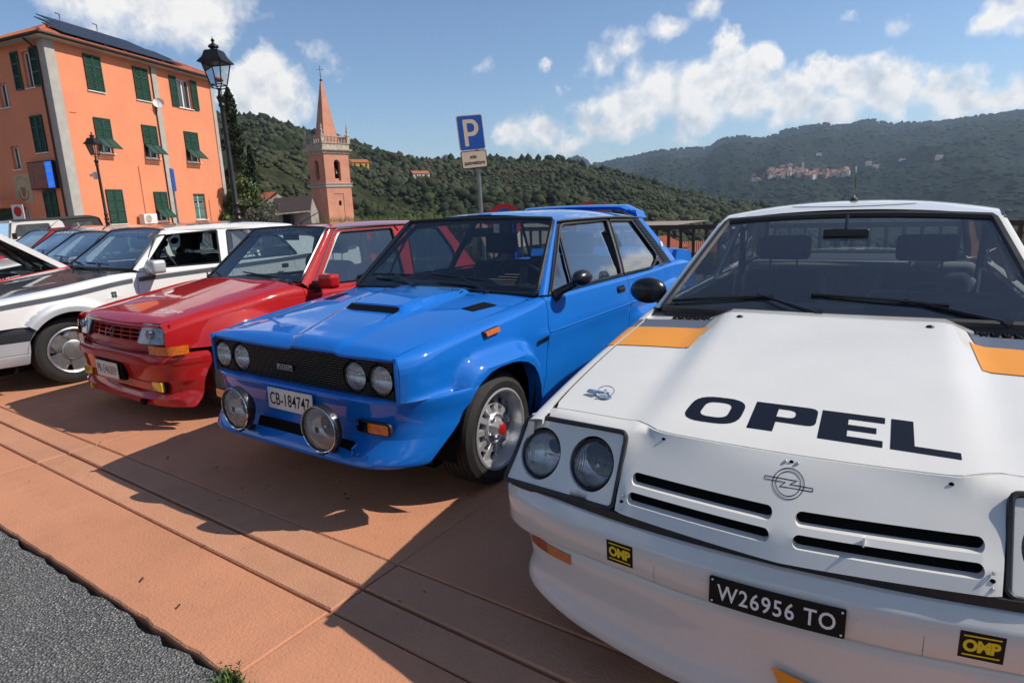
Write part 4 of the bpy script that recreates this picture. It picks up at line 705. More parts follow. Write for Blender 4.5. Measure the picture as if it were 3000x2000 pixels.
    for i, (u_, vt, hw, Z, lb) in enumerate(((700, 274, 1.75, 46, 'tall slim dark cypress just right of the town hall'), (742, 432, 1.05, 47, 'shorter slim cypress close to the taller one'))):
        top = at(u_ - 30 if i == 0 else u_ - 4, vt, Z); bx_ = at(u_ + 14 if i == 0 else u_ + 12, 640, Z); r = empty('cypress', (bx_.x, bx_.y, -.5), 0, lb, 'tree', 'cypress trees'); H = top.z + .5; g = random.Random(20 + i); it = []; 
        for _ in range(5200 if i == 0 else 3200):
            t = g.random() ** .9; z = .25 + t * (H - .25); rad = hw * (min(1, t * 5 + .35)) * (1 - t) ** .62 * (.72 + .28 * math.sin(z * 4.1 + 2 * math.sin(z * 1.7))); a = g.uniform(0, 6.283); k = math.sqrt(g.uniform(.35, 1)) * (1 + .18 * math.sin(3 * a + z * 2)); it.append((rad * k * math.cos(a), rad * k * math.sin(a), z, g.uniform(.07, .17)))
        leafcloud('crown', 'cyp', it, r, 30 + i); mb = MB(); mb.tube([(0, 0, 0), (0, 0, H * .9)], [.16, .03], 8); mb.build('trunk', 'bark', r, True)
    def broad(name, u_, v_, Z, rx, rz, n, m, lb, cat='tree', sz=(.09, .2), zc=None):
        c = at(u_, v_, Z); r = empty(name, (c.x, c.y, -.5), 0, lb, cat); g = random.Random(int(u_)); it = []; cl = [(g.gauss(0, .5), g.gauss(0, .5), g.gauss(0, .5), g.uniform(.3, .6)) for _ in range(26)]
        for _ in range(n): q = g.choice(cl); a = Vector((g.gauss(0, 1), g.gauss(0, 1), g.gauss(0, 1))).normalized() * (g.random() ** .4) * q[3]; it.append(((q[0] + a.x) * rx, (q[1] + a.y) * rx, c.z + .5 + (q[2] + a.z) * rz, g.uniform(*sz)))
        leafcloud('crown', m, it, r, int(v_)); mb = MB(); mb.tube([(0, 0, 0), (.05, .03, c.z * .6 + .3), (0, 0, c.z + .5)], [.14, .10, .04], 8); [mb.tube([(0, 0, c.z * .5 + .3), (q[0] * rx * .7, q[1] * rx * .7, c.z + .5 + q[2] * rz * .6)], [.05, .012], 5) for q in cl[:9]]; mb.build('trunk', 'bark', r, True)
    broad('leafy_tree', 712, 588, 43, .95, 1.25, 3600, 'figl', 'bright green leafy tree at the foot of the cypresses'); broad('olive_bush', 765, 625, 40, .9, .7, 1500, 'olive', 'grey green olive bush in front of the dark tiled roof', 'bush', (.05, .11))
    # houses on the slopes
    def slope_r(az, el, fz, r0, r1):
        for rr_ in np.linspace(r0, r1, 240):
            if math.degrees(math.atan2(fz(az, rr_) - 1.4, rr_)) >= el: return rr_
        return r1
    def house(name, az, el, fz, r0, r1, w, d, hh, wm, rm, lb, cat='house', grp=None, rot=None, wins=True, roof=.28):
        rr_ = slope_r(az, el, fz, r0, r1); x, y = az2d(az, rr_); r = empty(name, (x, y, fz(az, rr_) - .5), rot if rot is not None else R(az) + .4, lb, cat, grp); mb = MB(); mb.box(-w / 2, -d / 2, -3, w / 2, d / 2, hh); wl = mb.build('wall', wm, r); rh = hh + d * roof; mb = MB(); o_ = .35; mb.add([(-w / 2 - o_, -d / 2 - o_, hh - .05), (w / 2 + o_, -d / 2 - o_, hh - .05), (w / 2 + o_, 0, rh), (-w / 2 - o_, 0, rh), (w / 2 + o_, d / 2 + o_, hh - .05), (-w / 2 - o_, d / 2 + o_, hh - .05)], [(0, 1, 2, 3), (3, 2, 4, 5), (1, 4, 2), (0, 3, 5)]); mb.build('roof', rm, r)
        if wins:
            k = max(2, int(w / 2.6))
            for i in range(k): xx = -w / 2 + w * (i + .5) / k; mb = MB(); mb.box(xx - .45, -d / 2 - .04, hh - 2.0, xx + .45, -d / 2 + .02, hh - .7); mb.build('window', 'void', r)
    M['ywall'] = mat('yellow_wall', (.62, .36, .04), .9, noise=.1); M['wwall'] = mat('white_wall', (.66, .64, .58), .9, noise=.08); M['pwall'] = mat('pale_village_wall', (.50, .43, .36), .9); M['vroof'] = mat('village_tiles', (.32, .14, .085), .9)
    house('hill_house', 47.0, 3.42, near_z, 100, R1, 9, 6, 3.6, 'ywall', 'tile', 'small yellow house high on the wooded hillside'); house('hill_house', 41.85, 2.40, near_z, 100, R1, 10, 6, 3.6, 'wwall', 'tile', 'small white house with red roof on the wooded hillside')
    g = random.Random(42)
    for i in range(95):
        t = g.random(); az = 13.6 - 7.2 * t + g.gauss(0, .1); el = 1.28 + .75 * math.exp(-((az - 11.0) / 1.1) ** 2) * g.random() + g.gauss(0, .13) - .15 * (az > 12.5) - .05 * (az < 8); house('village_house', az, el, far_z, 1000, R2, g.uniform(7, 12), g.uniform(6, 9), g.uniform(5, 9), g.choice(['pwall', 'wwall', 'pwall', 'vroof']), 'vroof', 'pale house with reddish roof in the far hill village', 'house', 'houses of the far village', g.uniform(-.6, 1.2), False, .35)
    house('village_tower', 9.7, 1.55, far_z, 1000, R2, 5, 5, 24, 'wwall', 'vroof', 'tall pale church tower in the far hill village', 'bell tower', None, .2, False, .5)
    for az, el in ((8.6, 2.75), (2.9, 1.9), (.6, 2.05), (4.6, 1.6), (5.1, 1.7)): house('slope_house', az, el, far_z, 1000, R2, 14, 9, 7, 'wwall', 'vroof', 'single pale house alone on the far mountain slope', 'house', 'single houses on the far mountain', .3, False, .3)
    # roofs just below the railing
    for nm, az, D, z, w, d, rot, lb in (('valley_house', 21.9, 84, -3.9, 7, 7, 1.25, 'red tiled house below the railing behind the blue saloon'), ('valley_house', 19.3, 96, -5.3, 10, 6, .30, 'long low red tiled house below the railing beside the white coupe'), ('valley_house', 5, 50, -3.5, 12, 8, .2, 'red tiled house hidden low beyond the white coupe')):
        x, y = az2d(az, D); r = empty(nm, (x, y, z), rot, lb, 'house'); mb = MB(); mb.box(-w / 2, -d / 2, -7, w / 2, d / 2, -.9); mb.build('wall', 'plaster', r); mb = MB(); mb.add([(-w / 2 - .3, -d / 2 - .3, -1.0), (w / 2 + .3, -d / 2 - .3, -1.0), (w / 2 + .3, 0, .35), (-w / 2 - .3, 0, .35), (w / 2 + .3, d / 2 + .3, -1.0), (-w / 2 - .3, d / 2 + .3, -1.0)], [(0, 1, 2, 3), (3, 2, 4, 5), (1, 4, 2), (0, 3, 5)]); rf = mb.build('roof', 'tile', r)
        mb = MB(); [mb.tube([(xx, s_ * (d / 2 + .3), -.93), (xx, 0, .42)], .10, 5) for xx in np.arange(-w / 2 - .2, w / 2 + .3, .28) for s_ in (1, -1)]; mb.build('tile_rows', 'tile', rf, 50, kind='stuff'); mb = MB(); mb.box(-.4, 0, 0, .1, .5, .95); mb.build('chimney', 'plaster', rf)
    gb = random.Random(8); bl = []
    for _ in range(90): az = gb.uniform(-8, 40); D = gb.uniform(14, 60); x, y = az2d(az, D); s_ = gb.uniform(.8, 2.2); bl.append((x, y, -2.2 - D * .05 + gb.uniform(-.6, .5), s_, s_ * .8, gb.uniform(.1, .9)))
    crowns('garden_shrubs', bl, 'wood', 12, 3, .4)
church()

# ---------------- car library ----------------
class Car:
    def __init__(s, name, label, loc, rot, body, group='cars parked in the row', cat='car'):
        s.root = empty(name, loc, rot, label, cat, group); s.body = body; s.bow = 0.0
    def part(s, mb, name, m, parent=None, smooth=38, **kw): return mb.build(name, m, parent or s.root, smooth, **kw)
    # --- body side: X(y,z) half width, top(y)->(x0,z0) inner top edge, S(y) height where the shoulder curve meets the side
    def shoulder(s, mb, y0, y1, sd, n=None, na=7):
        ys = np.linspace(y0, y1, n or max(3, int((y1 - y0) / .05) + 2)); G = []
        for y in ys:
            x0, z0 = s.top(y); zs = float(s.S(y)); xs = float(s.X(np.array([y]), np.array([zs]))[0]); row = []
            for a in np.linspace(0, math.pi / 2, na): row.append((sd * (x0 + (xs - x0) * math.sin(a)), y, zs + (z0 - zs) * math.cos(a)))
            row.insert(0, (sd * (x0 + .001), y, z0 - .018)); G.append(row)
        mb.grid(G, flip=sd < 0)
    def topline(s, y0, y1, n=14): return [(y, float(s.S(y))) for y in np.linspace(y0, y1, n)]
    def side(s, name, y0, y1, lower, shoulder=True, step=.035, m=None, both=True, slant=(0, 0), fl=.022, label=None):
        """lower: (y,z) points from the front bottom to the rear bottom"""
        out = []
        for sd in ((1, -1) if both else (1,)):
            mb = MB(); outer = list(lower) + s.topline(y0 + slant[0], y1 + slant[1])[::-1]
            panel(mb, outer, lambda y, z: (sd * s.X(y, z), y, z), step, flange=(-fl * sd, 0, 0), flip=sd < 0)
            if shoulder: s.shoulder(mb, y0 + slant[0], y1 + slant[1], sd)
            o = s.part(mb, name, m or s.body, weld=.0006, label=label); out.append(o)
        return out
    def liner(s, y0, y1, zb, off=.03):      # dark inner shell so that shut lines read black
        for sd in (1, -1):
            mb = MB(); panel(mb, [(y0, zb), (y1, zb), (y1, .80), (y0, .70)], lambda y, z: (sd * (s.X(y, z) - off), y, z), .15, flip=sd < 0); s.part(mb, 'inner_panel', 'void')
    def hood(s, name, Z, hx, yf, yr, m=None, step=.04, gap=.005, holes=(), fl=.02, extra=(), parent=None):
        xs = np.linspace(-1, 1, 41); hxr = float(hx(yr(0)))
        outer = [(x * (hx(yf(0)) - gap), float(yf(x * hx(yf(0)))) + gap) for x in xs] + [(sg * (float(hx(y)) - gap), y) for sg, ys in ((1, np.linspace(yf(hx(yf(0))) + .05, yr(hxr) - .02, 9)),) for y in ys]
        outer += [(x * (hxr - gap), float(yr(x * hxr))) for x in xs[::-2]] + [(-(float(hx(y)) - gap), y) for y in np.linspace(yf(hx(yf(0))) + .05, yr(hxr) - .02, 9)[::-1]]
        mb = MB(); panel(mb, outer, lambda x, y: (x, y, Z(x, y)), step, holes, flange=fl if callable(fl) else (0, 0, -fl), extra=extra)
        return s.part(mb, name, m or s.body, parent, weld=.0004)
    def screen(s, name, lo, hi, cl, cu, m, trim='rubber', tr=.012, inset=0.0, parent=None, nu=15, bandm=None, band=.16, bname='sun_strip'):
        """windscreen or back window: lo/hi corners (x,y,z) right side, cl/cu centre points (y,z)"""
        def P(u, v):
            a = np.array([u * lo[0], cl[0] + (lo[1] - cl[0]) * u * u, cl[1] + (lo[2] - cl[1]) * u * u]); b = np.array([u * hi[0], cu[0] + (hi[1] - cu[0]) * u * u, cu[1] + (hi[2] - cu[1]) * u * u])
            return tuple(a + (b - a) * v)
        s.scr = P; us = np.linspace(-1 + inset, 1 - inset, nu); vs = np.linspace(inset, 1 - inset, 5)
        mb = MB(); mb.grid([[P(u, v) for u in us] for v in vs]); g = s.part(mb, name, m, parent, True, fix=False)
        e = [P(u, 0) for u in np.linspace(-.985, .985, 17)] + [P(1, v) for v in np.linspace(.03, .97, 7)] + [P(u, 1) for u in np.linspace(.985, -.985, 17)] + [P(-1, v) for v in np.linspace(.97, .03, 7)]
        if trim: mb = MB(); mb.tube(e, tr, 6, True, up=(0, -.5, .8)); s.part(mb, 'seal', trim, g)
        if bandm:
            n = Vector(np.cross(np.array(P(1, .5)) - np.array(P(-1, .5)), np.array(P(0, 1)) - np.array(P(0, 0)))).normalized(); n = n if n.z > 0 else -n
            mb = MB(); mb.grid([[tuple(Vector(P(u, v)) + n * .002) for u in us * .98] for v in np.linspace(1 - band, .985, 3)]); s.part(mb, bname, bandm, g, True, fix=False)
        return g
    def roof(s, name, xe, ze, zc, yf, yr, m=None, pw=2.4, nu=25, nv=18, drip=True):
        us = np.sin(np.linspace(-math.pi / 2, math.pi / 2, nu)); G = []
        for v in np.linspace(0, 1, nv):
            row = []
            for u in us:
                y = float(yf(u)) + (float(yr(u)) - float(yf(u))) * v; a = abs(u)
                row.append((u * float(xe(y)), y, float(ze(y)) + (float(zc(y)) - float(ze(y))) * (1 - a ** pw)))
            G.append(row)
        mb = MB(); mb.grid(G); o = s.part(mb, name, m or s.body, None, 50)
        if drip:
            mb = MB()
            for sd in (1, -1):
                ys = np.linspace(float(yf(1)), float(yr(1)), 12); mb.tube([(sd * (float(xe(y)) + .004), y, float(ze(y)) - .004) for y in ys], .008, 5)
            s.part(mb, 'drip_rail', 'rubber', o)
        mb = MB(); mb.grid([[(p[0] * .95, p[1], p[2] - .03) for p in r] for r in G]); s.part(mb, 'headlining', 'lining', o)
        return o
    def pillar(s, a0, a1, b0, b1, m=None, name='pillar', n=8, bul=.012):
        """strip between a line on the screen edge (a0-a1) and a line on the side frame (b0-b1)"""
        a0, a1, b0, b1 = map(Vector, (a0, a1, b0, b1)); mbs = []
        for sd in (1, -1):
            G = []
            for v in np.linspace(0, 1, n):
                A = a0.lerp(a1, v); B = b0.lerp(b1, v); row = []
                for t in np.linspace(0, 1, 6):
                    p = A.lerp(B, t); k = 4 * t * (1 - t) * bul; row.append((sd * (p.x + k), p.y - k * .7, p.z + k * .3))
                G.append(row)
            mb = MB(); mb.grid(G, flip=sd > 0); s.part(mb, name, m or s.body)
    def glasshouse(s, xg, outer, wins, m=None, name='window_frame', glassm='sglass', trim=.008, trimm='rubber', step=.06, gname='side_window', open_=()):
        for sd in (1, -1):
            fm = lambda y, z, k=0.0: (sd * (xg(y, z) - k), y, z)
            mb = MB(); panel(mb, outer, fm, step, holes=wins, flange=(-.025 * sd, 0, 0), flip=sd < 0); fr = s.part(mb, name, m or s.body)
            for i, w in enumerate(wins):
                mb = MB(); A = np.array(densify(w, .08)); mb.tube([tuple(p) for p in np.array(fm(A[:, 0], A[:, 1])).T], trim, 5, True); s.part(mb, 'window_trim', trimm, fr)
                if (i, sd) in open_: continue
                mb = MB(); panel(mb, w, lambda y, z: fm(y, z, .012), .12); g = s.part(mb, gname, glassm, fr, True, fix=False)
    def wheels(s, pts, r, w, rim, yellow=False, turn=0):
        for (x, y, zc) in pts:
            for sd in (1, -1):
                T = Matrix.Translation((sd * x, y, zc)) @ Matrix.Rotation(math.pi / 2 * sd, 4, 'Y')       # local +Z points outwards
                e = link('wheel', None, parent=s.root); e.matrix_local = T
                mb = MB(); k = r[1]
                prof = [(k, -w), (k + .012, -w - .004), ((k + r[0]) / 2, -w - .012), (r[0] - .012, -w + .004), (r[0], -w + .02)]
                for i in range(5): a = -w + .02 + (w - .04) * (i + .5) / 5; prof += [(r[0], a - .012), (r[0] - .007, a - .010), (r[0] - .007, a - .006), (r[0], a - .004)]
                prof += [(r[0], -.02), (r[0] - .010, -.003), (r[0] - .03, .006), ((k + r[0]) / 2, .012), (k + .012, .006), (k + .002, -.004), (k - .004, -.02)]
                mb.lathe(prof, 56); s.part(mb, 'tyre', 'tyre', e, 30)
                rim(s, e, k, w)
                mb = MB(); mb.lathe([(.02, -w * .6), (k * .82, -w * .6), (k * .82, -w * .5), (.02, -w * .5)], 20); s.part(mb, 'brake_disc', 'plastic', e)
    def arch_lining(s, yc, zc, rad, x0, x1):
        for sd in (1, -1):
            mb = MB(); A = np.linspace(-.15, math.pi + .15, 18)
            G = [[(sd * x, yc - rad * math.cos(a), zc + rad * math.sin(a)) for a in A] for x in (x1, x0)]; mb.grid(G)
            mb.ngon([(sd * x0, yc - rad * math.cos(a), zc + rad * math.sin(a)) for a in A]); s.part(mb, 'wheel_arch_lining', 'void')
    def arch_lip(s, pts, depth=.05):
        for sd in (1, -1):
            P = np.array(pts); X = s.X(P[:, 0], P[:, 1]); mb = MB()
            mb.grid([[(sd * (x - d), y, z) for x, (y, z) in zip(X, pts)] for d in (0, depth)]); s.part(mb, 'arch_flange', s.body)
    def floor(s, y0, y1, x, z0=.16, z1=.30, ye=None):
        mb = MB(); mb.box(-x, y0, z0, x, y1, z1); s.part(mb, 'underbody', 'void', smooth=None)
    def seat(s, x, y, z=.32, m='seat', w=.46, top=.95, head=(1.03, 1.17), hw=.26, rake=.16, side='seatg'):
        e = link('seat', None, parent=s.root, loc=(x, y, 0))
        mb = MB(); mb.cbox((0, -.22, z + .06), (w, .50, .16), b=.05); s.part(mb, 'seat_cushion', m, e)
        h = top - z; mb = MB(); T = Matrix.Translation((0, .06, z + .04)) @ Matrix.Rotation(-rake, 4, 'X'); mb.cbox((0, 0, h / 2 - .02), (w, .13, h), T, b=.055); s.part(mb, 'seat_back', m, e)
        mb = MB(); mb.cbox((0, .012, h / 2 - .03), (w + .05, .10, h - .02), T, b=.045); s.part(mb, 'seat_side', side, e)
        if head:
            zh = (head[0] + head[1]) / 2; mb = MB(); yy = .06 + (zh - z) * rake
            mb.cbox((0, yy, zh), (hw, .10, head[1] - head[0]), b=.035); s.part(mb, 'headrest', m, e)
            mb = MB()
            for d in (-.07, .07): mb.tube([(d, yy, head[0] + .03), (d, yy - .02, top - .05)], .006, 6)
            s.part(mb, 'headrest_post', 'plastic', e)
        return e
    def steering(s, x, y, z, r=.18, tilt=.95):
        T = Matrix.Translation((x, y, z)) @ Matrix.Rotation(-(math.pi / 2 - tilt) + math.pi / 2, 4, 'X'); mb = MB()
        T = axis((x, y, z), (0, math.sin(1.15), math.cos(1.15)))
        mb.tube([tuple(T @ Vector((r * math.cos(a), r * math.sin(a), 0))) for a in np.linspace(0, 2 * math.pi, 32, endpoint=False)], .013, 8, True)
        mb.lathe([(.0, -.01), (.05, -.01), (.045, -.04), (0, -.05)], 14, T)
        for a in (0.2, math.pi - .2, -math.pi / 2): mb.tube([tuple(T @ Vector((.03 * math.cos(a), .03 * math.sin(a), -.02))), tuple(T @ Vector((r * math.cos(a), r * math.sin(a), 0)))], .009, 5)
        mb.tube([(x, y, z), (x, y - .35, z - .22)], .025, 8); return s.part(mb, 'steering_wheel', 'plastic', smooth=40)
    def dashboard(s, y, z, x=.66, d=.32):
        mb = MB(); mb.cbox((0, y, z - .10), (x * 2, d, .18), b=.04); return s.part(mb, 'dashboard', 'dash')
    def mirror_in(s, p, w=.19, h=.055):
        mb = MB(); mb.cbox(p, (w, .03, h), b=.012); mb.tube([(p[0], p[1], p[2] + h / 2), (p[0], p[1] + .02, p[2] + .09)], .008, 6); s.part(mb, 'rear_view_mirror', 'plastic')
    def wiper(s, pivot, elbow, tip0, tip1, lift=.012, n=(0, -.48, .87)):
        n = Vector(n).normalized(); p, e, a, b = [Vector(q) + n * (lift + s.bow * (1 - (q[0] / .68) ** 2)) for q in (pivot, elbow, tip0, tip1)]
        mb = MB(); mb.tube([p - n * .02, p + n * .012], .017, 8); mb.tube([p, p.lerp(e, .35), e], [.011, .009, .004], 6)
        w = s.part(mb, 'wiper', 'satin'); mb = MB(); mb.tube([a, a.lerp(b, .5) + n * .004, b], .0055, 5); mb.tube([a - n * .008, b - n * .008], .003, 4)
        for t in (.25, .75): mb.cbox(tuple(a.lerp(b, t)), (.02, .008, .014))
        s.part(mb, 'wiper_blade', 'rubber', w); return w
    def lamp(s, name, c, n, r, ring='satin', depth=.05, flute=True, rr=.008, parent=None, bulge=.018, rings=1):
        """round lamp: rim ring, concave reflector, bulb, fluted glass"""
        T = axis(c, n); e = link(name, None, parent=parent or s.root)
        mb = MB(); mb.lathe([(r - .002, -.03), (r - .002, .004), (r + rr * .5, .008), (r + rr, .002), (r + rr, -.03)], 40, T); s.part(mb, 'lamp_ring', ring, e)
        mb = MB(); mb.lathe([(r, -.001)] + [(r * math.sin(a), -depth * math.cos(a)) for a in np.linspace(math.pi / 2 * .98, .12, 10)], 40, T); s.part(mb, 'reflector', 'reflector', e, True)
        mb = MB(); mb.lathe([(0, -depth * .35), (.007, -depth * .4), (.008, -depth), (0, -depth)], 12, T); s.part(mb, 'bulb', 'chrome', e)
        n_ = 40; G = []
        X = np.linspace(-1, 1, 61)
        mb = MB(); rows = []
        if flute:
            for v in np.linspace(-1, 1, 19):
                h = math.sqrt(max(0, 1 - v * v)); row = []
                for u in X:
                    x = u * h; q = 1 - (x * x + v * v); z = bulge * max(q, 0) ** .8 + .0022 * math.cos(x * 58) * min(1, max(q, 0) * 6) + .002 * (1 if abs(v) < .05 else 0)
                    row.append(tuple(T @ Vector((x * r * .985, v * r * .985, z))))
                rows.append(row)
            mb.grid(rows)
        else: mb.lathe([(r * .985, 0)] + [(r * q, bulge * (1 - q * q)) for q in (.8, .5, .2, .01)], n_, T)
        s.part(mb, 'lamp_glass', 'lens', e, True, fix=False); return e
def plate(s, name, c, w, h, text, m, tm, nrm=(0, -1, 0), ang=0, bend=0.0, fit=None, cx=0.0, bold=.012, sp=1.0, gap=.0016, rivets=True, thick=.004):
    """flat registration plate facing -y with raised letters; bend curves it in plan"""
    e = link(name, None, parent=s.root, loc=c); e.rotation_euler = (ang, 0, 0)
    f = lambda k: (lambda u, v: (u, bend * np.asarray(u) ** 2 - k, v))
    mb = MB(); panel(mb, rrect(-w / 2, -h / 2, w / 2, h / 2, .005), f(thick), .03, flange=(0, thick, 0)); s.part(mb, 'plate_blank', m, e)
    mb = MB(); letter(mb, text, f(thick + gap), 1, cx, 0, fit=fit or (w * .88, h * .66), bold=bold, space=sp); s.part(mb, 'lettering', tm, e, smooth=None)
    if rivets:
        mb = MB()
        for sx in (-1, 1):
            for sz in (-1, 1): x = sx * (w / 2 - .008); mb.ball((x, bend * x * x - thick, sz * (h / 2 - .008)), .0035, 8, 5)
        s.part(mb, 'rivet', 'chrome', e)
    return e
# ---------------- wheel rims ----------------
def rim_fiat(s, e, k, w):
    mb = MB(); mb.lathe([(k + .004, .002), (k + .008, .009), (k - .002, .012), (k - .012, .006), (k - .018, -.012), (k - .030, -.050), (k - .034, -.060), (k * .80, -.066)], 56)
    mb.lathe([(k * .86, -.060), (k * .84, -.054), (k * .80, -.054), (k * .785, -.064)], 56); mb.lathe([(k * .40, -.066), (k * .40, -.028), (k * .36, -.022), (k * .33, -.030), (k * .14, -.034), (k * .14, -.02)], 40)
    rm = s.part(mb, 'rim', 'lacq', e, 32)
    mb = MB(); mb.lathe([(k * .36, -.075), (k * .88, -.085)], 40); s.part(mb, 'rim_back', 'void', e)
    for i in range(10):
        T = Matrix.Rotation(2 * math.pi * (i + .5) / 10, 4, 'Z'); mb = MB()
        mb.add([(k * .36, -.012, -.032), (k * .84, -.016, -.052), (k * .84, .016, -.052), (k * .36, .012, -.032), (k * .36, -.017, -.07), (k * .84, -.022, -.07), (k * .84, .022, -.07), (k * .36, .017, -.07)],
               [(0, 1, 2, 3), (0, 4, 5, 1), (3, 2, 6, 7)], T); s.part(mb, 'spoke', 'lacq', e, smooth=None)
    mb = MB(); mb.lathe([(k * .57, -.058), (k * .60, -.044), (k * .625, -.044), (k * .65, -.058)], 50); s.part(mb, 'inner_ring', 'lacq', e, 32)
    mb = MB(); mb.lathe([(k * .30, -.034), (k * .17, .006), (k * .165, .012), (.03, .013)], 6); s.part(mb, 'hub', 'lacq', e, 30)
    mb = MB(); mb.lathe([(.030, .0), (.030, .016), (.024, .020), (.001, .020)], 24); s.part(mb, 'hub_cap', 'redcap', e, 40)
    mb = MB()
    for i in range(4): a = 2 * math.pi * i / 4 + .4; mb.lathe([(.011, -.04), (.011, -.018), (.001, -.016)], 8, Matrix.Translation((k * .25 * math.cos(a), k * .25 * math.sin(a), 0)))
    s.part(mb, 'wheel_nut', 'chrome', e)
def rim_star(s, e, k, w, n=5, m='alu'):
    mb = MB(); mb.lathe([(k + .004, .0), (k + .008, .010), (k - .002, .014), (k - .012, .008), (k - .016, -.014), (k - .020, -.05)], 56); s.part(mb, 'rim', m, e, 32)
    mb = MB(); mb.lathe([(.001, -.075), (k * .97, -.07)], 40); s.part(mb, 'rim_back', 'void', e)
    mb = MB(); mb.lathe([(.001, .006), (k * .30, .005), (k * .37, .001), (k * .385, -.004), (k * .40, .001), (k * .46, -.004), (k * .48, -.03)], 44); s.part(mb, 'hub', m, e, 30)
    for i in range(n):
        T = Matrix.Rotation(2 * math.pi * (i + .2) / n, 4, 'Z'); mb = MB(); P = [(k * .42, -.075), (k * .62, -.058), (k * .95, -.070), (k * .965, .045), (k * .60, .066), (k * .42, .085)]
        mb.prism([(x, y * k / .19, -.006 if x < k * .7 else -.010) for x, y in P], (0, 0, -.035), T)
        s.part(mb, 'spoke', m, e, smooth=None)
        mb = MB(); mb.add([(k * .50, .062 * k / .19, -.010), (k * .94, .045 * k / .19, -.016), (k * .90, .125 * k / .19, -.055), (k * .52, .10 * k / .19, -.05)], [(0, 1, 2, 3)], T); s.part(mb, 'blade', m, e, smooth=None)

